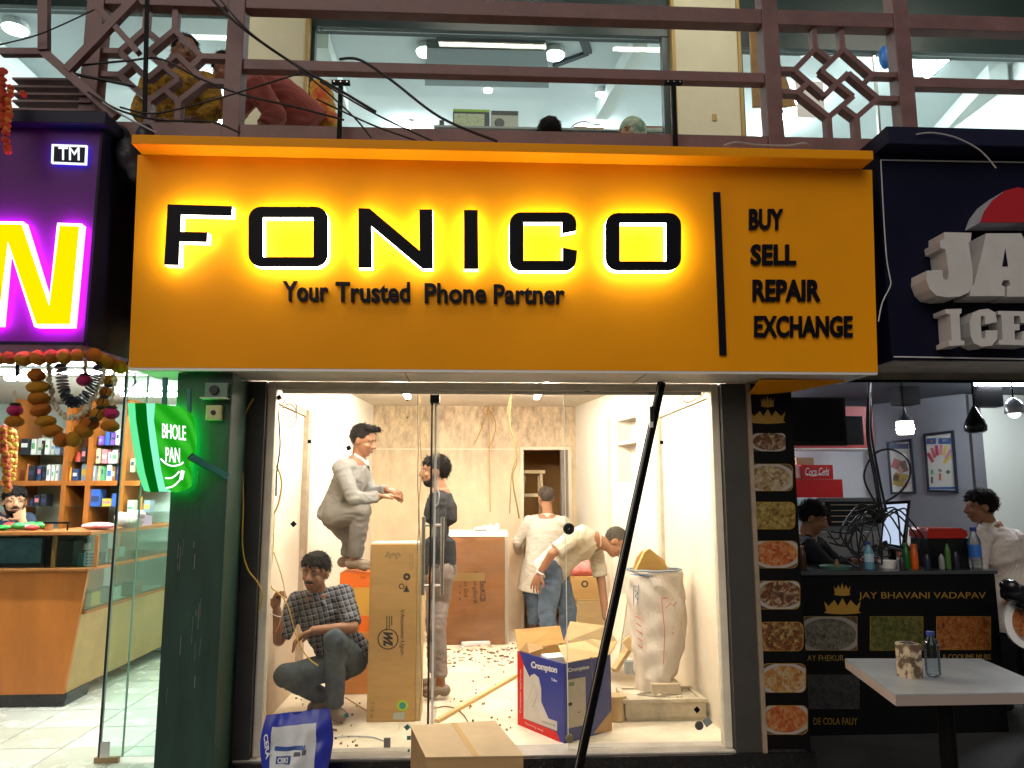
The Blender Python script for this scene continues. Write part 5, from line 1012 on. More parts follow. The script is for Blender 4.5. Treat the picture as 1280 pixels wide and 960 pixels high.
# bottles, trays and boxes on the counter
def bottle(lab, px, yb, yt, Y, r, mt, cap_m, label_m=None, base=1.0605, parent_label=None, neck=.42):
    c = PY(px, yb, Y); z1 = PY(px, yt, Y).z; h = z1 - base; t = thing('bottle', lab, 'bottle', (c.x, Y, base))
    q = MB(); q.lathe([(.001, 0), (r * .9, .002), (r, .012), (r, h * .62), (r * .85, h * .72), (r * neck, h * .86), (r * neck, h * .90)], (c.x, Y, base), 18); q.build('body', mt, t, smooth=40)
    q = MB(); q.lathe([(.001, 0), (r * neck * 1.25, 0), (r * neck * 1.25, h * .1), (.001, h * .1)], (c.x, Y, base + h * .90), 14); q.build('cap', cap_m, t, smooth=40)
    if label_m: q = MB(); q.lathe([(r * 1.01, h * .28), (r * 1.02, h * .29), (r * 1.02, h * .56), (r * 1.01, h * .57)], (c.x, Y, base), 18); q.build('label_band', label_m, t, smooth=40)
    return t
clear = GLASS('clear_plastic', (.80, .86, .90), 1.6); bcap = M('blue_cap', (.02, .05, .25), .4); blab = M('blue_label', (.03, .14, .5), .4)
bottle('water bottle with a pale blue label left of the monitor on the counter', 1087, 710, 677, .80, .030, M('aqua_plastic', (.12, .30, .42), .2), bcap, M('pale_label', (.4, .55, .62), .4))
bottle('brown sauce bottle at the left end of the counter', 1004, 712, 682, .80, .022, M('brown_glass', (.05, .02, .01), .2), M('goods_brown'))
bottle('green sauce bottle beside the orange one on the counter', 1134, 713, 679, .80, .026, M('green_sauce', (.01, .10, .02), .25), M('green_cap', (.02, .16, .04), .4))
bottle('orange sauce bottle on the snack counter', 1144, 713, 680, .79, .024, M('orange_sauce', (.60, .10, .01), .3), M('orange_cap', (.55, .09, .01), .4), neck=.7)
bottle('clear water bottle with a bright blue label at the end of the counter', 1221, 716, 659, .80, .040, clear, bcap, blab)
bottle('clear bottle with a black cap behind the red lidded box', 1203, 712, 660, .98, .034, clear, blackm, None)
for i, (px, yt, c_, lab) in enumerate([(1160, 690, (.02, .03, .06), 'small dark bottle left of the black box on the counter'), (1186, 676, (.06, .16, .04), 'slim green bottle in front of the black box'), (1196, 686, (.02, .02, .04), 'small dark blue bottle in front of the black box'), (1178, 690, (.25, .26, .27), 'small grey bottle in front of the black box'), (1128, 694, (.03, .03, .03), 'short black bottle beside the green sauce bottle')]):
    bottle(lab, px, 714, yt, .77, .018, M('small_bottle_%d' % i, c_, .25), blackm)
t, x0, x1, z0, z1 = pbox('food_box', 1162, 1212, 673, 714, .86, .2, M('tv_black'), 'black box with a rounded red lid on the snack counter', base=1.0605)
q = MB(); q.prism([(x, .85, z) for x, z in [(x0, z1 + .002), (x1 - .04, z1 + .002), (x1 - .015, z1 + .02), (x1 - .02, z1 + .05), (x1 - .06, z1 + .068), (x0 + .01, z1 + .068), (x0, z1 + .05)]], (0, .22, 0)); q.build('lid', M('red_lid', (.42, .02, .012), .35), t, fixn=True)
t = thing('tray', 'green plastic tray with a small jar on the counter', 'tray', (PY(1045, 711, .82).x, .82, 1.0605)); c = PY(1048, 711, .82)
q = MB(); q.lathe([(.001, 0), (.09, 0), (.105, .022), (.10, .022), (.085, .006), (.001, .006)], (c.x, .86, 1.0605), 24); q.build('dish', M('sea_green', (.10, .22, .16), .4), t, smooth=40); q = MB(); q.lathe([(.001, .007), (.014, .007), (.014, .04), (.009, .045), (.009, .06), (.001, .06)], (c.x + .01, .86, 1.0605), 12); q.build('jar', M('goods_brown'), t, smooth=40)
q = MB(); c = PY(1110, 712, .9); q.lathe([(.001, 0), (.05, 0), (.058, .05), (.054, .05), (.047, .006), (.001, .006)], (c.x, .9, 1.0605), 20); q.build('bowl', M('white_plastic'), label='white bowl under the cables on the counter', cat='bowl', smooth=40)
q = MB(); c = PY(1152, 690, 2.4); q.ell((c.x, 2.5, 1.06), (.16, .1, .07)); q.ell((c.x - .02, 2.5, 1.2), (.03, .03, .12)).ell((c.x + .05, 2.5, 1.22), (.025, .03, .14))
MB().bx(c.x - .25, c.x + .1, 2.38, 2.6, .06, 1.0).build('side_stand', M('bench_grey'), label='grey stand below the posters behind the monitor', cat='stand')
t = thing('sauce_rack', 'red and white sauce bottles in a brown tub below the far poster', 'rack', (c.x, 2.5, 1.0)); MB().bx(c.x - .2, c.x + .08, 2.42, 2.56, 1.001, 1.10).build('tub', M('brown_tub', (.25, .10, .06), .5), t, bevel=.006)
for k, (dx, cc) in enumerate(((-.13, 'goods_red'), (-.06, 'white_plastic'))): q = MB(); q.lathe([(.001, 0), (.03, 0), (.03, .15), (.01, .2), (.001, .25)], (c.x + dx, 2.5, 1.101), 12); q.build('bottle', M(cc), t, smooth=40)
# ------------------------------------------------------------------ street table
tb = thing('table', 'white topped square cafe table on a black base in front of the snack shop', 'table', (2.15, -.7, 0))
q4_ = [PZ(1119, 868, .75), V((2.40, -1.05, .75)), PZ(1226, 823, .75), PZ(1056, 823, .75)]
ttop = M('table_top_laminate', (.34, .36, .37), .22, var=.12, vs=3, spec=.5)
MB().prism([p - V((0, 0, .005)) for p in q4_], (0, 0, .005)).build('top', ttop, tb, fixn=True); MB().prism([p - V((0, 0, .045)) for p in q4_], (0, 0, .0395)).build('edge_band', M('table_edge', (.34, .27, .24), .5), tb, fixn=True)
cc = sum(q4_, V()) / 4
q = MB(); q.lathe([(.035, 0), (.035, .66)], (cc.x, cc.y, .04), 14); q.build('column', blackm, tb, smooth=40); q = MB(); q.lathe([(.25, .0), (.25, .01), (.05, .04), (.035, .045)], (cc.x, cc.y, .001), 24); q.build('foot', blackm, tb, smooth=40)
MB().bx(cc.x - .2, cc.x + .2, cc.y - .2, cc.y + .2, .685, .704).build('support_plate', blackm, tb)
c = PZ(1167, 846, .75)
t = thing('bottle', 'clear ribbed water bottle with a blue cap on the white table', 'bottle', (c.x, c.y, .7505)); h = PY(1167, 789, c.y).z - .75; r = .032
prof = [(.001, .001), (r * .7, .001), (r, .012)]
for k in range(9): z = .02 + k * h * .075; prof += [(r, z), (r * .95, z + h * .02), (r, z + h * .04)]
prof += [(r, h * .70), (r * .8, h * .80), (r * .42, h * .88), (r * .42, h * .90)]
q = MB(); q.lathe(prof, (c.x, c.y, .7505), 20); q.build('body', clear, t, smooth=50); q = MB(); q.lathe([(.001, 0), (.017, 0), (.017, h * .09), (.001, h * .09)], (c.x, c.y, .7505 + h * .905), 16); q.build('cap', bcap, t, smooth=40)
a, b_ = PZ(1131, 849, .75), PZ(1156, 849, .75); z1 = PY(1130, 806, a.y).z
t = thing('napkin_holder', 'speckled cream napkin holder on the white table', 'napkin holder', ((a.x + b_.x) / 2, a.y + .05, .7505)); nh = M('speckled_cream', (.50, .40, .27), .6, col2=(.12, .08, .05), vs=26, contrast=.18)
xs0, xs1, ys0 = a.x, b_.x, a.y; xm = xs0 + .03
MB().prism([(xs0, ys0 + .06, .7505), (xm, ys0, .7505), (xs1, ys0 + .005, .7505), (xs1, ys0 + .075, .7505), (xs0 + .03, ys0 + .09, .7505)], (0, 0, z1 - .7505)).build('box', nh, t, fixn=True)
MB().prism([(xs0 + .012, ys0 + .058, z1 + .0005), (xm + .004, ys0 + .012, z1 + .0005), (xs1 - .01, ys0 + .016, z1 + .0005), (xs1 - .01, ys0 + .066, z1 + .0005)], (0, 0, .001)).build('opening', M('dark_slot', (.03, .02, .015), .8), t, fixn=True)
# round picture board and black bag at the far right
t = thing('round_menu_board', 'round white plate picture board at the right edge of the snack shop', 'menu board', tuple(PY(1285, 815, .4)))
c = PY(1288, 778, .4); q = MB(); q.lathe([(.001, 0), (.16, 0), (.16, .02), (.001, .02)], (c.x, .42, c.z), 32, V((0, -1, 0))); q.build('disc', M('print_white'), t); q = MB(); q.lathe([(.001, 0), (.125, 0), (.125, .003), (.001, .003)], (c.x + .01, .3985, c.z), 28, V((0, -1, 0))); q.build('picture', foods[2], t)
MB().bx(c.x - .05, c.x + .4, .425, .46, .06, c.z + .1).build('stand', blackm, t)
bag_mb = MB(); bag_mb.ell(PY(1272, 742, .35), (.10, .08, .055)).ell(PY(1262, 732, .33), (.05, .06, .04)).ell(PY(1290, 750, .35), (.12, .08, .08))
# ================================================================== inside the bright shop
def card(name, c, v=.12): return M(name, c, .75, var=v, vs=5, bump=.06, bs=60, stretch=(1, 1, 4))
kraft = card('kraft_card', (.50, .29, .10)); kraft2 = card('kraft_card_pale', (.56, .40, .20)); kdark = card('kraft_inside', (.34, .20, .08)); ocard = card('orange_card', (.55, .23, .055))
ink = M('black_ink', (.03, .025, .02), .6); tapem = M('parcel_tape', (.50, .33, .13), .25)
def front_print(par, pts, Y, mt, name='print', th=.001): return MB().prism([PY(x, y, Y - th) for x, y in pts], (0, th * .8, 0)).build(name, mt, par, fixn=True)
def ptext(par, body, x0, y0, x1, y1, Y, mt, bold=0., shear=0., vert=False, name='lettering', th=.0012):
    if vert: lettering(name, body, mt, par, PY(x0, y0, Y - .0002), PY(x0, y1, Y - .0002), PY(x1, y0, Y - .0002), th, bold, shear)   # reads downwards
    else: lettering(name, body, mt, par, PY(x0, y1, Y - .0002), PY(x1, y1, Y - .0002), PY(x0, y0, Y - .0002), th, bold, shear)
# --- tall carton in the middle
Y = PZ(470, 903, ZF).y; a, b_ = PY(458, 903, Y), PY(522, 680, Y)
t = thing('tall_carton', 'tall kraft carton with black print standing on end behind the glass', 'carton', ((a.x + b_.x) / 2, Y + .12, ZF))
MB().bx(a.x, b_.x, Y, Y + .26, ZF + .001, b_.z).build('carton', kraft, t, bevel=.004)
MB().bx(a.x + .002, b_.x + .035, Y + .03, Y + .25, b_.z + .001, b_.z + .006).build('top_flap', M('white_carton'), t)
MB().bx(b_.x + .001, b_.x + .032, Y + .01, Y + .24, ZF + .001, b_.z - .004).build('side_carton', kraft2, t, bevel=.003)
front_print(t, [(459.5, 765.5), (521, 765), (521, 766.6), (459.5, 767)], Y, tapem, 'tape_seam')
def circ(par, cx, cy_, r0, r1, Y, mt):
    n = 20; o_ = [PY(cx + r0 * math.cos(2 * math.pi * k / n), cy_ + r0 * math.sin(2 * math.pi * k / n), Y - .001) for k in range(n)]; i_ = [PY(cx + r1 * math.cos(2 * math.pi * k / n), cy_ + r1 * math.sin(2 * math.pi * k / n), Y - .001) for k in range(n)]
    MB().ring(o_, i_, (0, .0008, 0)).build('printed_ring', mt, par, fixn=True)
circ(t, 485, 799, 13.2, 11.8, Y, ink); ptext(t, 'WL', 479, 790, 491, 808, Y, ink, .06, .5, True)
ptext(t, 'VAnonono Ugun', 499, 762, 506, 818, Y, ink, .0, .1, True); circ(t, 508.5, 721, 4.6, 1.5, Y, ink)
front_print(t, [(504, 740), (508, 731), (512, 740)], Y, ink); circ(t, 502, 733, 0.1 + 3.5, 2.4, Y, ink)
for k in range(3): front_print(t, [(483 + k * 3, 770), (484.2 + k * 3, 770), (484.2 + k * 3, 788 - k * 3), (483 + k * 3, 788 - k * 3)], Y, ink)
gry = M('tan_print', (.30, .20, .09), .6)
for k in range(5): front_print(t, rot4(484 + k * 3.6, 693 + (k % 2) * 2, 1.6, 4 - (k % 3), .5 - .3 * k), Y, gry)
for pts in ([(463, 692), (464, 692), (464, 706), (463, 706)], [(512, 692), (513, 692), (513, 712), (512, 712)], [(515, 692), (516, 692), (516, 712), (515, 712)]): front_print(t, pts, Y, gry)
circ(t, 503, 882, 6.8, 4.2, Y, M('lime_print')); circ(t, 503, 882, 4.1, .4, Y, M('teal_print', (.02, .2, .18), .5)); front_print(t, [(492, 891), (506, 890), (505, 899.5), (491, 899)], Y, M('pale_label_grey', (.42, .46, .40), .5))
ptext(t, 'T18', 462.5, 876, 468, 890, Y, gry, .03, 0, True); front_print(t, [(463, 893), (466, 893), (466, 898), (463, 898)], Y, gry)
# --- orange boxes under the young man's feet
Y = PZ(445, 868, ZF).y; a, b_ = PY(428, 868, Y), PY(468, 790, Y)
t = thing('carton', 'brown carton at the bottom of the stack the grey suited man stands on', 'carton', ((a.x + b_.x) / 2, Y + .15, ZF)); MB().bx(a.x, b_.x + .1, Y, Y + .34, ZF + .001, b_.z).build('carton', ocard, t, bevel=.004)
zA = b_.z + .001; zB = PY(445, 716, Y).z; a2, b2 = PY(423, 780, Y), PY(464, 780, Y)
BOXTOP = (zB, Y)
t = thing('orange_box', 'orange and yellow striped box the grey suited man stands on', 'box', ((a2.x + b2.x) / 2, Y + .15, zA)); dz = (zB - zA)
vor = M('vivid_orange', (.80, .16, .01), .5); yel = M('amber_print', (.66, .36, .06), .5)
for k, (f0, f1, m_) in enumerate(((0, .27, vor), (.27, .75, yel), (.75, 1, vor))): MB().bx(a2.x, b2.x + .1, Y + .005, Y + .33, zA + dz * f0 + .0005, zA + dz * f1).build('colour_band', m_, t)
ptext(t, '>>', 451, 720, 457, 724, Y + .005, ink)
# --- big wrapped carton
Y = PZ(595, 806, ZF).y; a, b_ = PY(556, 806, Y), PY(631, 671, Y)
t = thing('wrapped_carton', 'large orange-brown carton wrapped in clear plastic by the back wall', 'carton', ((a.x + b_.x) / 2, Y + .2, ZF))
MB().bx(a.x, b_.x, Y, Y + .5, ZF + .001, b_.z).build('carton', ocard, t, bevel=.006)
MB().bx(a.x - .01, b_.x + .03, Y - .012, Y + .5, b_.z + .001, b_.z + .05).build('foam_lid', M('foam_white', (.85, .83, .78), .7), t, bevel=.004)
wrap = GLASS('plastic_wrap', (.96, .93, .88), 2.2, dust=.10, dcol=(.9, .85, .75))
q = MB(); nx, nz = 12, 20; W_ = b_.x - a.x + .03; H_ = b_.z - ZF - .01
for i in range(nx + 1):
    for j in range(nz + 1):
        u, v = i / nx, j / nz; q.v.append(V((a.x + u * W_, Y - .014 - .012 * noise.noise(V((u * 4, v * 7, 2))) - .008 * abs(noise.noise(V((u * 9 + v * 5, v * 3, 5)))), ZF + .01 + v * H_)))
q.f += [(i * (nz + 1) + j, (i + 1) * (nz + 1) + j, (i + 1) * (nz + 1) + j + 1, i * (nz + 1) + j + 1) for i in range(nx) for j in range(nz)]
q.build('plastic_film', wrap, t)
MB().bx(b_.x + .001, b_.x + .03, Y - .005, Y + .3, ZF + .001, b_.z).build('film_edge', M('film_white', (.80, .74, .62), .4), t)
MB().bx(a.x + .0, PY(606, 700, Y).x, Y - .003, Y - .001, PY(590, 726, Y).z, PY(590, 716, Y).z).build('tape_band', M('amber_tape', (.60, .38, .12), .3), t)
ptext(t, 'ScrongBar8', 590, 714, 597, 754, Y - .001, ink, .0, .1, True); ptext(t, '85xuKCB', 600, 722, 607, 752, Y - .001, ink, .02, 0, True); ptext(t, 'n 0d', 580, 728, 585, 746, Y - .001, ink, 0, 0, True)
for k in range(3): front_print(t, rot4(575, 733 + k * 8, .8, .8, 0), Y - .001, ink)
for k, (x, y) in enumerate(((599, 664), (609, 661), (616, 665), (622, 667))):
    c = PY(x, y, Y + .1); q = MB(); q.ell((c.x, Y + .12 + .02 * k, b_.z + .07), (.055, .05, .022 + .008 * (k % 2)), Matrix.Rotation(.5 * k, 3, 'Y')); o = q.build('crumpled_sheet', M('foam_white'), label='crumpled white foam sheet, %s from the left on top of the wrapped carton' % ordn[k], cat='foam sheet', group='foam scraps on the wrapped carton', smooth=40)
# --- ladder
Y = PZ(660, 782, ZF).y; ld = thing('step_ladder', 'pale wooden step ladder against the back doorway', 'ladder', (PY(662, 782, Y).x, Y, ZF)); lw = M('ladder_wood', (.62, .50, .30), .6, var=.15, vs=10)
for k, (p, q_) in enumerate((((653, 592), (634, 790)), ((676, 592), (690, 790)))): m_ = MB(); m_.bar(PY(*p, Y), V((PY(*q_, Y).x, Y - .05, ZF + .002)), .03, .05, up=(0, 1, 0)); m_.build('rail', lw, ld)
for k, (p, q_) in enumerate((((656, 594), (640, 780)), ((673, 594), (684, 780)))): m_ = MB(); m_.bar(PY(*p, Y + .06), V((PY(*q_, Y).x, Y + .34, ZF + .002)), .025, .035, up=(0, 1, 0)); m_.build('rear_leg', lw, ld)
MB().bx(PY(649, 590, Y).x, PY(681, 590, Y).x, Y - .05, Y + .12, PY(660, 592, Y).z, PY(660, 588, Y).z).build('top_step', lw, ld, bevel=.003)
for yy, x0, x1 in ((619, 651, 679), (648, 648, 682), (680, 645, 684), (713, 642, 686), (745, 639, 688)): MB().bx(PY(x0, yy, Y).x, PY(x1, yy, Y).x, Y - .06, Y + .05, PY(660, yy + 2, Y).z, PY(660, yy - 2, Y).z).build('step', lw, ld)
# --- boxes behind the bending man
Y = 2.75; a, b_ = PY(722, 790, Y), PY(754, 749, Y)
t = thing('carton', 'plain brown carton on the floor behind the bending man', 'carton', ((a.x + b_.x) / 2, Y + .15, ZF)); MB().bx(a.x, b_.x, Y, Y + .3, ZF + .001, b_.z).build('carton', kraft2, t, bevel=.003); MB().bx(a.x + .0, b_.x, Y - .002, Y - .0005, b_.z - .012, b_.z - .004).build('tape_seam', tapem, t)
zA = b_.z + .001; a, b_ = PY(716, 745, Y), PY(750, 721, Y)
t = thing('carton', 'smaller carton with a printed mark stacked behind the bending man', 'carton', ((a.x + b_.x) / 2, Y + .15, zA)); MB().bx(a.x, b_.x, Y + .01, Y + .28, zA, b_.z).build('carton', kraft, t, bevel=.003); circ(t, 731, 730, 4.5, 2.4, Y + .01, ink)
PINK = ((a.x + b_.x) / 2 - .02, Y + .14, b_.z)
# --- sack
Y = 1.0; sk = thing('woven_sack', 'tall white woven sack with red print standing by the right wall', 'sack', (PY(822, 850, Y).x, Y, ZF))
rows_ = [(852, 797, 838), (840, 796, 846), (815, 793, 853), (790, 791, 858), (765, 789, 858), (740, 786, 855), (720, 785, 853), (712, 785, 852)]
q = MB(); n = 40; rings = []
for k in range(40):
    f = k / 39 * (len(rows_) - 1); i = min(int(f), len(rows_) - 2); u = f - i
    yy, xa, xb = [rows_[i][m] * (1 - u) + rows_[i + 1][m] * u for m in range(3)]
    pa, pb = PY(xa, yy, Y), PY(xb, yy, Y); cxm = (pa.x + pb.x) / 2; rxx = (pb.x - pa.x) / 2; z = max(pa.z, ZF + .002) if k else ZF + .002
    for m in range(n):
        w_ = 2 * math.pi * m / n; fold = 1 + .04 * math.sin(7 * w_ + k * .8) * .5 + .09 * noise.noise(V((math.cos(w_) * 2.2 + k * .02, math.sin(w_) * 2.2, k * .22))) + .10 * abs(noise.noise(V((math.cos(w_) * 1.5 + k * .15, math.sin(w_) * 3 + k * .1, 3 + k * .1))))
        q.v.append(V((cxm + rxx * fold * math.cos(w_), Y + .02 + .14 * fold * math.sin(w_), z + .016 * noise.noise(V((w_ * 2, k * .3, 1))))))
for k in range(39):
    for m in range(n): q.f.append((k * n + m, k * n + (m + 1) % n, (k + 1) * n + (m + 1) % n, (k + 1) * n + m))
q.f.append(tuple(range(n - 1, -1, -1)))
sackm = M('woven_sack', (.68, .60, .52), .55, var=.1, vs=6, bump=.35, bs=55, stretch=(1.5, 1.5, .8)); q.build('bag', sackm, sk, smooth=180)
rows_top = PY(818, 712, Y).z
q = MB(); q.tube([(PY(785, 712, Y).x + (PY(852, 712, Y).x - PY(785, 712, Y).x) * (.5 - .5 * math.cos(w_ * math.pi / 12)), Y + .02 - .145 * math.sin(w_ * math.pi / 12), rows_top + .003 * math.sin(w_ * 2)) for w_ in range(25)], .007, 6); q.build('rim', M('blue_grey_hem', (.22, .28, .34), .6), sk, smooth=60)
redink = M('red_ink', (.55, .10, .06), .6)
def sackp(px, py, out=.0):   # a point on the front of the sack
    f = (852 - py) / (852 - 712); f = min(max(f, 0), 1); xa = 797 * (1 - f) + 785 * f; xb = 838 + (858 - 838) * min(1, f * 2.3); u = (px - (xa + xb) / 2) / ((xb - xa) / 2)
    return PY(px, py, Y + .02 - .152 * math.sqrt(max(.0, 1 - min(.96, u * u))) - out)
def sstroke(pts, r=.0022, m_=redink): q = MB(); q.tube([sackp(*p, .004) for p in pts], r, 5); q.build('print', m_, sk)
sstroke([(827, 748), (852, 747)]); sstroke([(827, 748), (831, 790), (829, 838)]); sstroke([(832, 760), (838, 754), (842, 757), (846, 752), (851, 758), (847, 762)])
for k in range(4): sstroke([(841 + k * 3.2, 776), (842 + k * 3.2, 783)], .003)
sstroke([(842, 772), (852, 771)], .003); sstroke([(841, 785), (853, 784)], .003); sstroke([(840, 790), (846, 795), (852, 789), (848, 800)], .002); sstroke([(838, 822), (848, 817)], .003); sstroke([(839, 830), (849, 824)], .003); sstroke([(843, 817), (846, 831)], .0025)
for k in range(5): sstroke([(795 + k * .6, 770 + k * 9), (801 + k * .5, 774 + k * 9)], .003)
bink = M('blue_ink', (.08, .16, .32), .6)
sstroke([(792, 733), (798, 731), (797, 755), (792, 757), (792, 733)], .002, bink); sstroke([(794, 738), (797, 741), (794, 745), (797, 750)], .0025, bink); sstroke([(788, 718), (812, 720)], .005, bink)
MB().prism([PY(793, 717, Y + .0), PY(806, 690, Y - .02), PY(812, 686, Y - .02), PY(830, 700, Y + .02), PY(838, 716, Y + .04)], (0, .05, 0)).build('cardboard_offcut', card('amber_card', (.60, .36, .10)), label='folded amber cardboard sticking out of the top of the sack', cat='cardboard', fixn=True)
MB().prism([PY(790, 716, Y + .06), PY(796, 697, Y + .07), PY(803, 688, Y + .06), PY(808, 700, Y + .06), PY(806, 716, Y + .06)], (0, .02, 0)).build('cardboard_offcut', kraft, label='darker cardboard scrap at the left in the mouth of the sack', cat='cardboard', fixn=True)
# --- cement tray
trm = M('cement_tray', (.50, .43, .32), .85, var=.3, vs=7, bump=.3, bs=40)
fl, fr_, bk = PZ(784, 902, ZF), PZ(879, 899, ZF), PZ(870, 862, ZF)
ty0 = min(fl.y, fr_.y); ty1 = ty0 + .30; tx0, tx1 = fl.x, fr_.x; hz = PY(784, 874, ty0).z
tr = thing('mixing_tray', 'cement-crusted rectangular mixing tray on the floor before the sack', 'tray', ((tx0 + tx1) / 2, (ty0 + ty1) / 2, ZF))
TX = .02
def slab(b, x0, x1, y0, y1, z0, z1, fl_=.0): b.bx(x0, x1, y0, y1, z0, z1)
MB().bx(tx0, tx1, ty0, ty1, ZF + .001, ZF + .02).build('base', trm, tr)
MB().bx(tx0 - .012, tx1 + .012, ty0 - .012, ty0 + TX, ZF + .021, hz).build('wall', trm, tr, bevel=.005); MB().bx(tx0 - .012, tx1 + .012, ty1 - TX, ty1 + .01, ZF + .021, hz).build('wall', trm, tr, bevel=.005)
MB().bx(tx0 - .012, tx0 + TX, ty0 + TX + .001, ty1 - TX - .001, ZF + .021, hz).build('wall', trm, tr, bevel=.005); MB().bx(tx1 - TX, tx1 + .012, ty0 + TX + .001, ty1 - TX - .001, ZF + .021, hz).build('wall', trm, tr, bevel=.005)
MB().bx(tx0 - .03, tx1 + .02, ty0 - .03, ty0 - .013, hz - .02, hz + .004).build('rim', trm, tr, bevel=.003)
MB().bx(tx0 + .021, tx1 - .021, ty0 + .021, ty1 - .021, hz - .03, hz - .012).build('cement', M('grey_cement', (.55, .47, .36), .9, var=.25, vs=14, bump=.6, bs=30), tr)
MB().bx(PY(807, 850, ty0 + .3).x, PY(842, 850, ty0 + .3).x, ty0 + .12, ty0 + .26, hz - .011, hz + .06).build('block', M('tan_block', (.52, .42, .30), .8, var=.1), label='small tan block lying in the cement tray', cat='block', bevel=.006)
for k in range(9):
    q = MB(); x, y = random.uniform(tx0 + .06, tx1 - .06), random.uniform(ty0 + .05, ty0 + .3); q.ell((x, y, hz - .008), (random.uniform(.015, .035), random.uniform(.012, .02), .01), Matrix.Rotation(random.uniform(0, 3), 3, 'Z'), 8, 5); q.build('rubble_piece', trm, label='lump of dry cement, %s made out in the tray' % ordn[k], cat='rubble', group='lumps in the tray')
q = MB(); q.tube(smooth_path([V((tx0 + .18 + .09 * math.cos(w_), ty0 + .10 + .045 * math.sin(w_), hz + .002 + .004 * math.sin(2 * w_))) for w_ in [k * .5 for k in range(15)]], 4), .006, 6); q.build('wire_coil', M('grey_wire', (.35, .3, .24), .6), label='grey wire coil lying on the cement in the tray', cat='wire', smooth=60)
# --- round wooden stool bits beside the blue box
c = PZ(768, 905, ZF); q = MB(); q.lathe([(.001, .001), (.05, .001), (.055, .02), (.05, .10), (.062, .12), (.062, .15), (.001, .15)], (c.x + .03, c.y + .08, ZF), 20); q.build('paint_tub', M('tan_tub', (.60, .46, .26), .6, var=.1), label='small tan tub between the blue box and the cement tray', cat='tub', smooth=40)
# --- planks and scraps at the right
def plank(lab, p0, p1, w_, h_, mt=ply, nm='wood_offcut', cat='plank'):
    q = MB(); q.bar(p0, p1, w_, h_); return q.build(nm, mt, label=lab, cat=cat, bevel=.002)
plank('long thin wooden batten lying across the dusty floor', PZ(546, 904, ZF) + V((0, 0, .012)), PZ(646, 846, ZF) + V((0, 0, .012)), .03, .022, M('pale_batten', (.66, .46, .20), .6))
Yp = 1.75
plank('pale plank leaning against the carton behind the blue box', PY(760, 838, Yp), PY(774, 742, Yp + .15), .16, .02)
plank('short plank the bending man reaches for', PY(768, 838, 1.6), PY(792, 800, 1.75), .05, .04, kraft2)
plank('grey block standing beside the foot of the sack', PY(789, 842, 1.55), PY(789, 826, 1.55), .07, .09, M('grey_block', (.25, .26, .26), .7), 'block', 'block')
q = MB(); q.prism([PY(x, y, 1.6) for x, y in ((778, 803), (786, 796), (792, 802), (796, 808), (790, 815), (783, 810))], (0, .015, .01)); q.build('cardboard_offcut', kraft2, label='torn cardboard flap beside the foot of the sack', cat='cardboard', fixn=True)
# --- blue fan carton
fpt, lpt, rpt = PZ(706, 930, ZF), PZ(648, 906, ZF), PZ(765, 913, ZF); up = V((0, 0, 1)); htop = PY(706, 830, fpt.y).z
bk_ = lpt + rpt - fpt
cbx = thing('open_carton', 'open blue, white and red fan carton lettered Crompton behind the glass', 'carton', tuple((fpt + bk_) / 2))
blue = M('carton_blue', (.012, .028, .24), .4, var=.08, vs=6, bump=.02); blue2 = M('carton_blue_worn', (.022, .035, .16), .5, var=.25, vs=6, col2=(.05, .06, .16)); redp = M('carton_red', (.62, .015, .012), .4); wp_ = M('carton_white', (.66, .62, .56), .5, var=.12, vs=14)
zt_ = htop; z0 = ZF + .002
def wallp(p, q_, mt, nm, th=.006):
    n_ = (q_ - p).cross(up).normalized()
    cen = (fpt + bk_) / 2
    if n_.dot((p + q_) / 2 - cen) > 0: n_ = -n_
    return MB().prism([V((p.x, p.y, z0)), V((q_.x, q_.y, z0)), V((q_.x, q_.y, zt_)), V((p.x, p.y, zt_))], n_ * th).build(nm, mt, cbx, fixn=True), -n_
_, nL = wallp(fpt, lpt, blue, 'left_face'); _, nR = wallp(fpt + (rpt - fpt) * .012, rpt, blue2, 'right_face'); wallp(lpt, bk_, kraft, 'back_face'); wallp(rpt, bk_, kraft, 'back_face')
MB().prism([V((p.x, p.y, z0 + .004)) for p in (fpt * .98 + bk_ * .02, rpt * .98 + lpt * .02, bk_ * .98 + fpt * .02, lpt * .98 + rpt * .02)], (0, 0, .005)).build('bottom', kdark, cbx, fixn=True)
def c64(p): return (p[0] / 6.4 + 630, p[1] / 6.4 + 790)
def onL(p, out=.0012): return PP(*c64(p), fpt + nL * out, nL)
def onR(p, out=.0012): return PP(*c64(p), fpt + nR * out, nR)
def prL(pts, mt, nm='print', out=.0012): MB().prism([onL(p, out) for p in pts], -nL * .001).build(nm, mt, cbx, fixn=True)
def prR(pts, mt, nm='print', out=.0012): MB().prism([onR(p, out) for p in pts], -nR * .001).build(nm, mt, cbx, fixn=True)
prL([(106, 152), (122, 158), (160, 270), (160, 692), (420, 800), (452, 884), (108, 742)], redp, 'red_border')
prL([(157, 262), (205, 362), (215, 345), (243, 335), (278, 365), (297, 450), (298, 560), (355, 692), (424, 716), (424, 792), (157, 690)], wp_, 'white_panel', .0026)
gl_ = M('faint_print', (.45, .42, .38), .6)
for pts in ([(205, 362), (225, 345), (250, 345), (275, 375), (290, 450), (295, 540)], [(200, 640), (190, 560), (215, 480), (240, 420), (255, 480), (250, 560), (215, 600)], [(230, 600), (260, 520), (280, 480)]):
    q = MB(); q.tube(smooth_path([onL(p, .003) for p in pts], 4), .0012, 4); q.build('print_line', gl_, cbx)
prL([(300, 705), (410, 742), (410, 760), (300, 720)], gl_, 'print_strip', .0038)
lettering('lettering', 'Crompton', M('print_white'), cbx, onL((216, 300), .0012), onL((424, 346), .0012), onL((218, 232), .0012), .0014, .03)
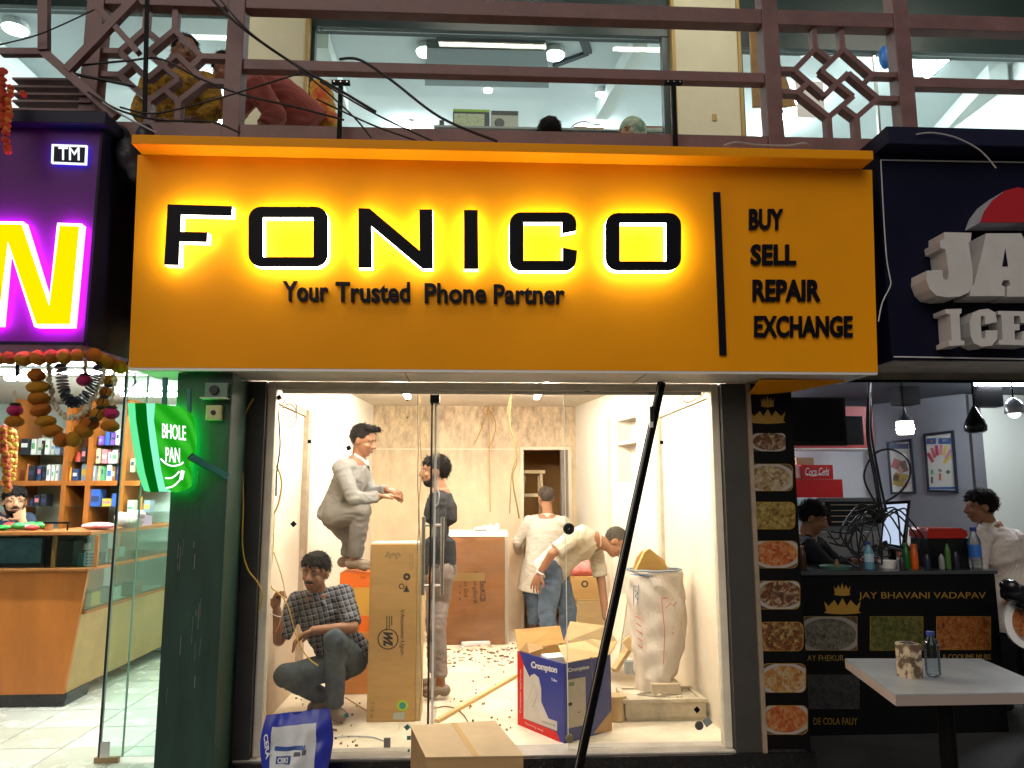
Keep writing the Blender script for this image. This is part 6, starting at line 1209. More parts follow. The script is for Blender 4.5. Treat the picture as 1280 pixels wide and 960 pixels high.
lettering('lettering', 'Tubo', M('print_white'), cbx, onL((378, 388), .0012), onL((424, 402), .0012), onL((378, 366), .0012), .0012, .02)
lettering('lettering', 'Running easy', M('print_pinkish', (.75, .5, .5), .5), cbx, onL((172, 742), .0024), onL((316, 806), .0024), onL((172, 718), .0024), .001, .0)
lettering('lettering', 'Crompton appliances', M('print_pinkish'), cbx, onL((142, 650), .0024), onL((142, 300), .0024), onL((124, 646), .0024), .001, .0)
lettering('lettering', 'Crompton', wp_, cbx, onR((510, 332), .0012), onR((680, 303), .0012), onR((510, 290), .0012), .0014, .025)
prR([(508, 385), (652, 358), (655, 745), (508, 772)], M('label_cream', (.50, .44, .34), .6, var=.12, vs=20), 'data_label')
for pts in ([(522, 405), (562, 398), (562, 428), (522, 434)],): prR(pts, M('label_green', (.12, .2, .10), .6), 'label_mark', .0026)
for k in range(7): y = 470 + k * 34; prR([(522, y), (635 - (k % 3) * 20, y - 20), (635 - (k % 3) * 20, y - 15), (522, y + 5)], gl_, 'label_line', .0026)
prR([(512, 568), (545, 563), (545, 588), (512, 592)], ink, 'label_mark', .0028); prR([(590, 640), (610, 637), (610, 643), (590, 646)], ink, 'label_mark', .0028)
prR([(715, 812), (862, 625), (862, 792)], M('kraft_worn', (.42, .26, .12), .7, var=.2), 'torn_corner', .0014)
prR([(690, 200), (700, 199), (745, 640), (735, 650)], M('scuff', (.08, .09, .2), .6), 'scuff', .0014)
# flaps, folded up and out
def flap(pts, lab, mt=kraft):
    n_ = (pts[1] - pts[0]).cross(pts[2] - pts[0]).normalized(); MB().prism(pts, n_ * .005).build('flap', mt, cbx, fixn=True)
T = lambda p: V((p.x, p.y, zt_ + .001)); cen = (fpt + bk_) / 2
flap([T(lpt), T(bk_), T(bk_) + V((-.02, .06, .10)), T(lpt) + V((-.02, .10, .11))], '')
flap([T(bk_), T(rpt), T(rpt) + V((.05, .02, .07)), T(rpt) + V((.0, .10, .15)), T(bk_) + V((.05, .03, .13))], '', kraft2)
flap([T(fpt) + (T(rpt) - T(fpt)) * .04, T(rpt) - (T(rpt) - T(fpt)) * .06, T(rpt) + V((-.14, .10, .06)), T(fpt) + V((-.02, .12, .075))], '', kraft2)
flap([T(lpt) + V((.01, -.005, 0)), T(fpt) * .25 + T(lpt) * .75, T(lpt) * .7 + T(rpt) * .3 + V((0, 0, .02)), T(lpt) * .9 + T(rpt) * .1 + V((0, 0, .05))], '', kdark)
MB().obox((cen.x - .03, cen.y, zt_ - .05), V((.09, .03, 0)), V((-.02, .06, 0)), V((0, 0, .04))).build('foam_insert', M('foam_white'), cbx)
# --- carton on the pavement in front
z = .5; cs = [PZ(533, 946, z), PZ(654, 944, z), PZ(618, 901, z), PZ(514, 907, z)]
t = thing('carton', 'closed brown carton standing on the pavement in front of the shop', 'carton', tuple(sum([V((p.x, p.y, 0)) for p in cs], V()) / 4))
MB().prism([V((p.x, p.y, .002)) for p in cs], (0, 0, z - .008)).build('sides', card('kraft_front', (.45, .28, .12)), t, fixn=True)
c0 = sum(cs, V()) / 4
MB().prism([c0 + (p - c0) * 1.02 - V((0, 0, .005)) for p in cs], (0, 0, .005)).build('lid', card('kraft_lid', (.46, .34, .19)), t, fixn=True)
MB().prism([cs[0] * .52 + cs[1] * .48 + V((0, .0, .0005)), cs[0] * .46 + cs[1] * .54 + V((0, 0, .0005)), cs[3] * .46 + cs[2] * .54 + V((0, 0, .0005)), cs[3] * .52 + cs[2] * .48 + V((0, 0, .0005))], (0, 0, .0008)).build('tape', tapem, t, fixn=True)
# --- blue bag of tile adhesive
Yb = -.3; bg = thing('cement_bag', 'blue and white plastic powder bag standing on the pavement', 'bag', (PY(374, 960, Yb).x, Yb, 0))
TLb, TRb = PY(331, 894, Yb), PY(413, 885, Yb); BLb, BRb = V((TLb.x + .0, Yb - .02, .002)), V((TRb.x + .02, Yb - .02, .002))
def bagp(u, v, side, out=0.):
    top = TLb.lerp(TRb, u); bot = BLb.lerp(BRb, u); p = bot.lerp(top, v); e = min(1, 4 * u * (1 - u) + .05); tk = .085 * (1 - v ** 3 * .97) * math.sqrt(e) * (.6 + .4 * min(1, v * 6 + .3))
    wv = .020 * noise.noise(V((u * 3, v * 5, 4 + side))) + .013 * noise.noise(V((u * 7, v * 10, side))) - .012 * abs(noise.noise(V((u * 5 + v * 4, v * 6, 9 + side)))); edge = .012 * math.sin(v * 9 + 1) * (1 if u > .5 else -1) * (abs(u - .5) * 2) ** 4
    fold = -.03 * max(0, v - .86) / .14 * side
    return p + V((edge, side * (tk + wv * min(1, e * 1.5) + out), 0))
def baggrid(u0, u1, v0, v1, side, out, nm, mt, nu=16, nv=20):
    q = MB()
    for i in range(nu + 1):
        for j in range(nv + 1): q.v.append(bagp(u0 + (u1 - u0) * i / nu, v0 + (v1 - v0) * j / nv, side, out))
    fs = [(i * (nv + 1) + j, (i + 1) * (nv + 1) + j, (i + 1) * (nv + 1) + j + 1, i * (nv + 1) + j + 1) for i in range(nu) for j in range(nv)]
    q.f += fs if side < 0 else [tuple(reversed(f)) for f in fs]; return q.build(nm, mt, bg, smooth=180)
bagb = M('bag_blue', (.02, .035, .38), .3, var=.15, vs=8, spec=.5)
baggrid(0, 1, 0, 1, -1, 0, 'front', bagb, 20, 28); baggrid(0, 1, 0, 1, 1, 0, 'back', bagb, 20, 28)
baggrid(.14, .80, .0, .90, -1, .0025, 'white_label', M('bag_white', (.62, .64, .66), .35, var=.12, vs=6))
baggrid(.20, .66, .70, .735, -1, .0045, 'label_stripe', M('bag_stripe', (.03, .08, .30), .4), 8, 2); baggrid(.24, .46, .60, .66, -1, .0045, 'label_logo', M('bag_stripe'), 6, 4); baggrid(.50, .60, .655, .685, -1, .0045, 'label_mark', M('print_ink', (.1, .1, .1), .5), 3, 2)
baggrid(.62, .68, .66, .70, -1, .0045, 'label_mark', M('print_ink'), 3, 2); baggrid(.40, .55, .36, .48, -1, .0045, 'label_picture', M('goods_yellow'), 5, 4); baggrid(.58, .70, .34, .44, -1, .0045, 'label_picture', M('amber_print'), 5, 4)
p0, p1, p2 = bagp(.27, .608, -1, .009), bagp(.43, .612, -1, .009), bagp(.27, .652, -1, .009); lettering('lettering', 'CIIKI', M('print_white'), bg, p0, p1, p2, .001, .03)
p0, p1, p2 = bagp(.045, .84, -1, .02), bagp(.10, .64, -1, .02), bagp(.10, .86, -1, .02); lettering('lettering', 'CERA', M('print_white'), bg, p0, p1, p2, .001, .03)
# --- leaning black pole
p1 = PY(827, 478, -.06); p0 = PY(712, 1012, -.33); p0.z = max(p0.z, .0)
d = (p0 - p1).normalized(); p0 = p1 + d * ((p1.z - .012) / -d.z)
t = thing('pole', 'long black square pole leaning diagonally across the right of the shop front', 'pole', tuple(p0)); q = MB(); q.bar(p1, p0, .034, .034); q.build('shaft', blackm, t, bevel=.003)
q = MB(); q.bar(p1 + d * .02 + V((-.019, -.018, 0)), p0 - d * .03 + V((-.019, -.018, 0)), .003, .003); q.build('edge_highlight_strip', M('painted_edge_highlight', (.25, .23, .2), .4), t)  # pale strip paints a highlight along the edge of the pole
c = p1.lerp(p0, .085); MB().obox(c + V((-.022, -.03, 0)), V((.012, 0, 0)), V((0, .012, 0)), V((0, 0, .042))).build('clip', dark_metal, t, bevel=.003); MB().obox(c + V((-.028, -.03, -.05)), V((.010, 0, 0)), V((0, .010, 0)), V((0, 0, .022))).build('clip_end', M('white_plastic'), t, bevel=.003)
# --- cables in the shop
def wire(lab, pts, Y, r, mt, n=7, nm='cable', cat='cable', flat=None):
    q = MB(); q.tube(smooth_path([PY(p[0], p[1], p[2] if len(p) > 2 else Y) for p in pts], n), r, 6); return q.build(nm, mt, label=lab, cat=cat, smooth=60)
ocab = M('olive_cable', (.22, .15, .05), .5); gcab = M('grey_cable', (.30, .26, .22), .5); bcab = M('tan_cable', (.45, .30, .12), .5)
wire('long brown cable hanging from the ceiling in the doorway', [(641, 474), (638, 505), (637, 530), (645, 560), (646, 578), (641, 592), (642, 610), (646, 630), (649, 648)], .9, .006, ocab)
wire('second brown cable twisted beside the long hanging one', [(643, 474), (635, 512), (641, 545), (646, 570), (640, 590), (638, 620), (637, 642)], .92, .004, ocab)
wire('thin dark wire hanging left of the glass door edge', [(523, 474), (522, 520), (523, 560), (522, 600), (524, 650), (521, 690)], .3, .003, gcab)
wire('second thin wire hanging beside the glass door edge', [(526, 474), (525, 540), (527, 590), (523, 640), (526, 690), (524, 760), (527, 850), (523, 895)], .32, .003, bcab)
wire('white cable end looped beside the door handle', [(546, 600), (547, 612), (549, 618), (547, 630), (544, 633)], .2, .004, M('white_plastic'))
wire('grey cable coil hanging from the top left frame corner', [(352 + 10 + 9 * math.cos(a_), 506 + 13 * math.sin(a_) + k * .6, .15 + .004 * k) for k, a_ in enumerate([i * .55 for i in range(30)])], .15, .003, gcab, 3)
wire('black cable running down inside the left frame', [(347, 490), (349, 530), (350, 560), (346, 590), (345, 620)], .12, .0045, rubber)
wire('yellow cable bundle drooping down inside the left frame', [(344, 580), (350, 592), (352, 608), (348, 630), (342, 645), (341, 668)], .13, .0055, ycab)
wire('thin yellow cable behind the raised hand', [(343, 640), (341, 690), (338, 730), (349, 742), (360, 758), (372, 800), (385, 822), (398, 832)], .5, .0035, ycab)
wire('tan loop of cable at the crouching man', [(342, 690), (352, 720), (356, 745), (352, 770), (345, 790)], .6, .0035, bcab)
for k, (pts, lab) in enumerate((([(602, 494), (611, 494), (611, 504), (604, 512), (608, 518), (618, 512), (617, 503), (611, 499)], 'looped wires sprouting from the back wall conduit'), ([(611, 510), (604, 530), (598, 545), (592, 556)], 'short wire tail left of the back wall conduit'), ([(611, 505), (612, 540), (612, 580), (613, 640)], 'straight wire running down the back wall'), ([(612, 512), (620, 530), (616, 550), (610, 560)], 'short wire tail right of the back wall conduit'))): wire(lab, pts, 3.95 - .004 * k, .006, bcab)
q = MB(); q.tube(smooth_path([PZ(x, y, ZF + .006) for x, y in ((541, 886), (556, 883), (570, 886), (580, 894), (585, 903))], 6), .004, 6); q.build('cable', ocab, label='brown cable snaking over the floor beside the batten', cat='cable', smooth=60)
q = MB(); q.tube(smooth_path([PZ(x, y, ZF + .006) for x, y in ((418, 921), (440, 920), (465, 921), (480, 926))], 5), .005, 6); q.build('cable', M('white_plastic'), label='pale cable lying along the sill behind the glass', cat='cable', smooth=60)
q = MB(); q.tube(smooth_path([PZ(x, y, ZF + .006) for x, y in ((432, 872), (445, 880), (458, 888))], 5), .004, 6); q.build('cable', bcab, label='thin tan cable on the floor left of the tall carton', cat='cable', smooth=60)
wire('loose wires at the top right corner of the shop front', [(853, 495), (862, 490), (872, 486), (880, 492), (868, 500), (858, 503), (850, 497)], .2, .004, bcab)
# --- sweepings on the floor
def debris(n, xr, yr, sz, mts, name, lab):
    for m_ in mts:
        q = MB()
        for k in range(n // len(mts)):
            c = PZ(random.uniform(*xr), random.uniform(*yr), ZF); s_ = random.uniform(*sz); a_ = random.uniform(0, 3.14)
            q.obox(c + V((0, 0, .004)), V((math.cos(a_), math.sin(a_), random.uniform(-.1, .1))) * s_ * random.uniform(.8, 2.2), V((-math.sin(a_), math.cos(a_), 0)) * s_ * .5, V((0, 0, random.uniform(.002, .010))))
        q.build(name, m_, label=lab, cat='debris', kind='stuff')
dk = M('dark_scrap', (.22, .14, .08), .8)
debris(120, (552, 642), (800, 835), (.006, .016), [dk, kraft2, M('foam_white')], 'debris', 'brown and dark scraps swept together before the wrapped carton')
debris(44, (545, 640), (835, 925), (.003, .007), [dk, kraft], 'debris', 'small dark crumbs scattered over the dusty floor')
debris(40, (345, 450), (870, 935), (.003, .008), [dk], 'debris', 'crumbs on the floor round the crouching man')
debris(40, (640, 760), (795, 830), (.005, .011), [dk, kraft2], 'debris', 'scraps on the floor behind the blue carton')
t = thing('paper_roll', 'flattened white paper roll on the sweepings by the wrapped carton', 'paper', tuple(PZ(593, 806, ZF))); a, b_ = PZ(577, 808, ZF), PZ(612, 806, ZF); q = MB(); q.bar(a + V((0, 0, .02)), b_ + V((0, 0, .02)), .07, .035); q.build('roll', M('foam_white'), t, bevel=.01)
q = MB(); q.tube(smooth_path([PZ(x, y, ZF + .006) for x, y in ((545, 812), (556, 806), (562, 800), (558, 794), (549, 800), (556, 810), (563, 812))], 5), .006, 6); q.build('cable', M('red_brown_cable', (.30, .07, .03), .5), label='red-brown cable loop on the floor left of the wrapped carton', cat='cable', smooth=60)
# ================================================================== soft shapes and people
def remesh(mb, name, vox, smooth=3, wr=0., wf=14., wdir=None, seed=0):
    me = mb.mesh(V((0, 0, 0)), name); ob = bpy.data.objects.new('tmp', me); COL.objects.link(ob)
    m = ob.modifiers.new('r', 'REMESH'); m.mode = 'VOXEL'; m.voxel_size = vox; m.use_smooth_shade = True
    if smooth: s = ob.modifiers.new('s', 'SMOOTH'); s.factor = .5; s.iterations = smooth
    dg = bpy.context.evaluated_depsgraph_get(); out = bpy.data.meshes.new_from_object(ob.evaluated_get(dg)); bpy.data.objects.remove(ob); bpy.data.meshes.remove(me)
    if wr:
        nn = [v.normal.copy() for v in out.vertices]
        for v, n_ in zip(out.vertices, nn):
            p = v.co; w0 = noise.noise(p * wf * .45 + V((seed, 2, 0))) * 1.1; q = V((p.x * wf * .8 + w0 + seed, p.y * wf * .8 + w0, p.z * wf * 1.5 + w0 * 1.5))
            d = .45 * noise.noise(q) + .8 * (.55 - 1.6 * abs(noise.noise(q * 1.3 + V((3, 1, seed))))) + .18 * noise.noise(q * 4) ; v.co = p + n_ * (d * wr)
    out.shade_smooth(); return out
def soft(mb, name, mat, vox, parent=None, smooth=3, wr=0., wf=14., label=None, cat=None, seed=0):
    me = remesh(mb, name, vox, smooth, wr, wf, seed=seed)
    if parent is not None: off = wloc(parent)
    else:
        xs = [v.co for v in me.vertices]; off = V((sum(p.x for p in xs) / len(xs), sum(p.y for p in xs) / len(xs), min(p.z for p in xs)))
    me.transform(Matrix.Translation(-off)); o = link(name, me, mat, parent, None if parent is not None else off); return tag(o, label, cat)
soft(bundle_mb, 'tarpaulin_bundle', M('grey_tarpaulin', (.05, .05, .06), .45, var=.3, vs=8), .012, wr=.014, wf=11, label='crumpled dark grey tarpaulin stuffed between the purple and yellow signs', cat='tarpaulin')
soft(plush_mb, 'soft_toy', M('plush_pink', (.55, .25, .38), .9, col2=(.45, .50, .35), vs=14), .008, wr=.006, wf=30, label='pale pink and green soft toy on the counter behind the glass door', cat='toy')
soft(bag_mb, 'leather_bag', M('shiny_black', (.008, .008, .01), .18), .01, wr=.008, wf=16, label='shiny black leather bag beside the round picture board', cat='bag')
q = MB(); px_, py_, pz_ = PINK; q.ell((px_, py_, pz_ + .06), (.17, .12, .07)).ell((px_ + .05, py_, pz_ + .11), (.08, .08, .05))
soft(q, 'plastic_bag', M('pink_plastic', (.75, .22, .20), .35, var=.25, vs=8), .012, wr=.014, wf=16, label='crumpled pink plastic bag on the cartons behind the bending man', cat='bag')

SK = lambda n, c: M(n, c, .5, var=.08, vs=18, spec=.35)
skin_a = SK('skin_brown', (.27, .125, .065)); skin_b = SK('skin_deep_brown', (.25, .115, .06)); skin_c = SK('skin_tan', (.38, .20, .11))
hair_m = M('hair_black', (.007, .005, .0045), .65, spec=.12, var=.4, vs=60, bump=.8, bs=140); hair_g = M('hair_greying', (.06, .05, .04), .7, spec=.1, var=.4, vs=60, bump=.6, bs=120)
eye_w = M('eye_white', (.42, .38, .34), .5, spec=.2); eye_d = M('eye_dark', (.012, .008, .006), .2); lip_m = M('lips', (.22, .08, .06), .5)
def basis(f, u):
    f = V(f).normalized(); u = V(u); u = (u - f * u.dot(f)).normalized(); r = f.cross(u).normalized()
    return Matrix((r, f, u)).transposed()     # columns: right, forward, up
def hand_into(mb, w, tip, n_, thumb_s, curl=.35, sc=1.0, grip=False):
    w, tip = V(w), V(tip); d = (tip - w).normalized(); sc *= 1.06; n_ = V(n_); n_ = (n_ - d * n_.dot(d)).normalized(); s_ = d.cross(n_).normalized()
    pc = w + d * .048 * sc; B = Matrix((s_, d, n_)).transposed(); mb.ell(pc, (.040 * sc, .050 * sc, .016 * sc), B, 12, 8)
    for k, (off, L) in enumerate(((-.033, .070), (-.011, .082), (.011, .076), (.032, .058))):
        b0 = w + d * .085 * sc + s_ * off * sc; dd = (d + s_ * off * 6.5).normalized(); c1 = curl * (1 + .12 * k)
        d1 = (dd * math.cos(c1) + n_ * math.sin(c1)).normalized(); d2 = (dd * math.cos(2.1 * c1) + n_ * math.sin(2.1 * c1)).normalized(); L *= sc
        p1 = b0 + d1 * L * .55; p2 = p1 + d2 * L * .5; r = .0082 * sc; mb.cap(b0 - d * .02 * sc, p1, r * 1.08, r, 8); mb.cap(p1, p2, r, r * .82, 8)
    tb_ = w + d * .03 * sc + s_ * thumb_s * .032 * sc; td = (d * .65 + s_ * thumb_s * .7 + n_ * .25).normalized(); p1 = tb_ + td * .038 * sc; p2 = p1 + (td * .6 + d * .6 + n_ * .2).normalized() * .028 * sc
    mb.cap(tb_ - td * .015, p1, .013 * sc, .0105 * sc, 8); mb.cap(p1, p2, .0105 * sc, .0085 * sc, 8)
def strands(ho, hc, B, mt, L, seed):      # short tufts that break up the outline, part of the hair
    rnd = random.Random(seed); off = wloc(ho); vs_ = ho.data.vertices; q = MB(); dn = B @ V((0, .25, -.8))
    for k in range(420):
        v = vs_[rnd.randrange(len(vs_))]; n_ = v.normal; p = v.co + off; lp = B.transposed() @ (p - hc)
        if lp.z < .01 and lp.y > -.02: continue
        d = (n_ * .55 + dn * rnd.uniform(.1, .9) + V((rnd.uniform(-1, 1), rnd.uniform(-1, 1), rnd.uniform(-1, 1))) * .45).normalized(); l_ = L * rnd.uniform(.4, 1.0); a = d.cross(n_ + V((.01, .02, .03))).normalized() * rnd.uniform(.002, .004); c_ = n_ * .002
        q.add([p - a - c_, p + a - c_, p + n_ * .004, p + d * l_ + dn * l_ * .25], [(0, 1, 3), (1, 2, 3), (2, 0, 3)])
    o = q.build('hair_tufts', mt, ho); o['kind'] = 'stuff'
def person(label, J, face, up=(0, 0, 1), skin=None, hair=None, shirt=None, trousers=None, shoes=None, sleeve='long', vox=.0065, lower=True, cuff=.93, shirt_len=.04, feet_bare=False, stache=False, beard=False, sc=1.0, hair_kind='short', palms=None, shirt_fit=1.0, seed=0, long_dress=None, trouser_end=.93, collar=False, loose=1.0, cvox=None):
    g = {k: (PY(*v) if not isinstance(v, Vector) else v) for k, v in J.items()}
    base_z = min(p.z for p in g.values()); root = thing('person', label, 'person', (g['pelvis'].x, g['pelvis'].y, base_z))
    shd = (g['sR'] - g['sL']); sd = shd.normalized(); hsd = V(J['hipdir']).normalized() if 'hipdir' in J and isinstance(J['hipdir'], Vector) else sd
    pel, neck, chest = g['pelvis'], g['neck'], g['chest']; waist = g.get('waist', pel.lerp(chest, .45))
    B = basis(face, up); hc = g['head']; H = lambda x, y, z: hc + B @ V((x, y, z)) * sc
    hipL, hipR = g.get('hipL', pel - hsd * .088), g.get('hipR', pel + hsd * .088)
    b = MB()
    # head: cranium, face, jaw, nose, brow, ears
    b.ell(H(0, -.012, .022), (.076 * sc, .094 * sc, .090 * sc), B, 20, 14); b.ell(H(0, .020, -.030), (.060 * sc, .068 * sc, .080 * sc), B, 18, 12); b.ell(H(0, .040, -.082), (.036 * sc, .038 * sc, .030 * sc), B, 14, 9)
    b.cap(H(0, .082, .012), H(0, .100, -.026), .0095 * sc, .0145 * sc, 10); b.ell(H(.012, .092, -.031), (.009 * sc,) * 3, None, 8, 6); b.ell(H(-.012, .092, -.031), (.009 * sc,) * 3, None, 8, 6)
    b.cap(H(-.040, .066, .020), H(.040, .066, .020), .016 * sc, .016 * sc, 8); b.ell(H(.036, .056, -.028), (.022 * sc, .02 * sc, .02 * sc), B, 10, 7); b.ell(H(-.036, .056, -.028), (.022 * sc, .02 * sc, .02 * sc), B, 10, 7)
    b.ell(H(0, .080, -.062), (.022 * sc, .012 * sc, .011 * sc), B, 10, 7)
    for s_ in (-1, 1): b.ell(H(s_ * .076, -.012, -.012), (.010 * sc, .020 * sc, .031 * sc), B, 10, 8)
    b.cap(neck + (neck - hc).normalized() * .01, H(0, -.018, -.06), .056 * sc, .050 * sc, 14)
    # trunk under the clothes
    ring = [(.125, .09), (.12, .085), (.14, .095), (.10, .07)]; b.loft([pel, waist, chest, neck], [hsd, hsd, sd, sd], ring)
    for s_ in 'LR':
        b.cap(g['s' + s_], g['e' + s_], .046, .037, 12); b.cap(g['e' + s_], g['w' + s_], .037, .0265, 12); b.cap(chest.lerp(neck, .4), g['s' + s_], .06, .05, 10)
        hn = (palms or {}).get(s_, ((0, 0, -1), 1)); hand_into(b, g['w' + s_], g['h' + s_], hn[0], hn[1], hn[2] if len(hn) > 2 else .35, sc)
        if lower:
            b.cap((hipL if s_ == 'L' else hipR), g['k' + s_], .075, .052, 12); b.cap(g['k' + s_], g['a' + s_], .050, .034, 12); b.ell(g['a' + s_], .036, None, 10, 7); b.cap(g['a' + s_] + V((0, 0, -.02)), g['t' + s_], .034, .024, 10)
    soft(b, 'body', skin, vox, root, smooth=2)
    cv = cvox or max(vox, .008)
    # shirt
    f = shirt_fit; q = MB(); hem = pel + (pel - waist).normalized() * shirt_len
    q.loft([hem, pel.lerp(waist, .3), waist, waist.lerp(chest, .6), chest, chest.lerp(neck, .72)], [hsd, hsd, hsd, sd, sd, sd], [(.168 * f, .125 * f), (.163 * f, .122 * f), (.150 * f, .115 * f), (.160 * f, .120 * f), (.168 * f, .116 * f), (.100, .080)], 24)
    for s_ in 'LR':
        S_, E_, W_ = g['s' + s_], g['e' + s_], g['w' + s_]
        q.cap(chest.lerp(neck, .55), S_, .072, .064, 12); q.ell(S_, .066, None, 12, 8)
        if sleeve == 'long':
            q.cap(S_, E_, .064 * loose, .052 * loose, 12); e = E_.lerp(W_, cuff); q.tube([E_ - (W_ - E_).normalized() * .02, E_, E_.lerp(W_, .5), e], [.046 * loose, .052 * loose, .046 * loose, .037 * loose], 14); q.ell(E_, .051 * loose, None, 10, 7)
            t_ = (e - E_).normalized(); q.tube([e - t_ * .045, e], [.041 * loose, .041 * loose], 14)
        else:
            e = S_.lerp(E_, sleeve); q.tube([S_, S_.lerp(e, .5), e], [.064, .062 * loose, .060 * loose], 14)
    if collar:
        cn = chest.lerp(neck, .88); ax = (neck - chest).normalized(); q.tube([cn - ax * .03, cn + ax * .028], [.078, .066], 16)
    soft(q, 'shirt', shirt, cv, root, smooth=3, wr=.0080, wf=11, seed=seed)
    if lower and trousers:
        q = MB(); q.loft([pel + (waist - pel) * .32, pel, pel - (waist - pel).normalized() * .06], [hsd] * 3, [(.150, .115), (.160, .125), (.145, .115)], 22)
        for s_, hp in (('L', hipL), ('R', hipR)):
            K_, A_ = g['k' + s_], g['a' + s_]; q.cap(hp, K_, .096 * loose, .070 * loose, 14); q.ell(K_, .069 * loose, None, 12, 8); e = K_.lerp(A_, trouser_end); q.tube([K_, K_.lerp(e, .5), e], [.066 * loose, .062 * loose, .054 * loose], 16)
        soft(q, 'trousers', trousers, cv, root, smooth=3, wr=.0100, wf=10, seed=seed + 5)
    if lower and shoes:
        for s_ in 'LR':
            A_, T_ = g['a' + s_], g['t' + s_]; q = MB(); d = (T_ - A_); d.z = 0; d.normalize(); sz = V((0, 0, 1)).cross(d)
            Bs = Matrix((sz, d, V((0, 0, 1)))).transposed(); zb_ = T_.z
            q.ell(A_ * .55 + T_ * .45 + V((0, 0, 0)), (.046, .10, .036), Bs, 14, 9); q.ell(T_ + V((0, 0, .006)), (.045, .055, .028), Bs, 14, 9); q.ell(V((A_.x, A_.y, zb_ + .03)) - d * .025, (.038, .045, .042), Bs, 12, 8)
            o = soft(q, 'shoe', shoes, .007, root, smooth=2); mn = min(v.co.z for v in o.data.vertices)
            for v in o.data.vertices: v.co.z = max(v.co.z, mn + .012)
    if long_dress:
        pass
    if collar:
        fw = (B @ V((0, 1, 0))); fw = (fw - sd * fw.dot(sd)); fw.normalize(); ax = (neck - chest).normalized(); fr0 = fw - ax * fw.dot(ax); fr0.normalize(); cb = chest.lerp(neck, .86)
        for s_ in (-1, 1):
            sv = sd * s_; a_ = cb + sv * .068 + ax * .030; b_ = cb + fr0 * .085 + sv * .018 + ax * .004; c_ = cb + fr0 * .098 + sv * .062 - ax * .050; d_ = cb + sv * .092 - ax * .004 + fr0 * .02
            m_ = MB(); m_.add([a_, b_, c_, d_, a_ * .5 + d_ * .5 - fr0 * .06], [(0, 1, 2, 3), (0, 3, 4)]); m_.build('collar', shirt, root)
    # hair
    q = MB()
    if hair_kind == 'scarf':
        q.ell(H(0, -.022, .026), (.094 * sc, .106 * sc, .104 * sc), B, 18, 12); q.cap(H(0, -.05, -.03), neck + V((0, .02, -.03)), .085 * sc, .10 * sc, 14); q.cap(H(.07, .0, -.06), H(.05, .02, -.13), .03, .035, 8); q.cap(H(-.07, .0, -.06), H(-.05, .02, -.13), .03, .035, 8)
        soft(q, 'headscarf', hair, .008, root, smooth=2, wr=.004, wf=20)
    else:
        q.ell(H(0, -.026, .036), (.083 * sc, .096 * sc, .092 * sc), B, 22, 16)
        if hair_kind == 'quiff':
            for k in range(9): u_ = -.055 + .0135 * k; q.cap(H(u_, .02, .10), H(u_ * 1.1, .082 - abs(u_) * .3, .112 + .012 * math.sin(k * 2.1)), .028 * sc, .012 * sc, 8)
        elif hair_kind == 'full':
            for k in range(11): a_ = -1.3 + .26 * k; q.cap(H(math.sin(a_) * .05, math.cos(a_) * .04, .088), H(math.sin(a_) * .082, math.cos(a_) * .082 - .004, .056 + .010 * math.sin(k * 2.3)), .026 * sc, .012 * sc, 8)
            q.ell(H(0, -.036, .03), (.082 * sc, .088 * sc, .090 * sc), B, 18, 12)
        elif hair_kind == 'crop':
            q = MB(); q.ell(H(0, -.024, .030), (.0795 * sc, .092 * sc, .090 * sc), B, 22, 16)
        elif hair_kind == 'long':
            q.cap(H(0, -.06, .02), H(0, -.075, -.16), .075 * sc, .06 * sc, 14)
        HO = soft(q, 'hair', hair, .0055, root, smooth=1, wr=.0028 if hair_kind != 'crop' else .0012, wf=48, seed=seed)
        strands(HO, hc, B, hair, .030 if hair_kind in ('quiff', 'full', 'long') else .010, seed)
    # eyes, brows, mouth
    for s_ in (-1, 1):
        q = MB(); q.ell(H(s_ * .031, .0745, .000), (.0105 * sc, .0065 * sc, .0042 * sc), B, 10, 7); o = q.build('eye', eye_w, root, smooth=180)
        q = MB(); q.ell(H(s_ * .031, .0795, .000), (.0058 * sc, .003 * sc, .0046 * sc), B, 10, 7); q.build('iris', eye_d, o, smooth=180)
        q = MB(); q.tube([H(s_ * .014, .082, .021), H(s_ * .034, .077, .026), H(s_ * .050, .064, .020)], [.003 * sc, .0042 * sc, .002 * sc], 6); q.build('eyebrow', hair_m, root, smooth=180)
    q = MB(); q.ell(H(0, .0905, -.062), (.021 * sc, .006 * sc, .0075 * sc), B, 12, 7); q.build('mouth', lip_m, root, smooth=180)
    if stache or beard: q = MB(); q.tube([H(-.030, .078, -.054), H(-.014, .092, -.048), H(0, .094, -.047), H(.014, .092, -.048), H(.030, .078, -.054)], [.003 * sc, .006 * sc, .006 * sc, .006 * sc, .003 * sc], 7); q.build('moustache', hair_m, root, smooth=180)
    if beard:
        q = MB(); q.ell(H(0, .030, -.080), (.050 * sc, .050 * sc, .038 * sc), B, 14, 9); q.cap(H(.055, .0, -.03), H(.04, .03, -.075), .018, .02, 8); q.cap(H(-.055, .0, -.03), H(-.04, .03, -.075), .018, .02, 8); soft(q, 'beard', hair_m, .006, root, smooth=1, wr=.002, wf=50)
    return root, g, H
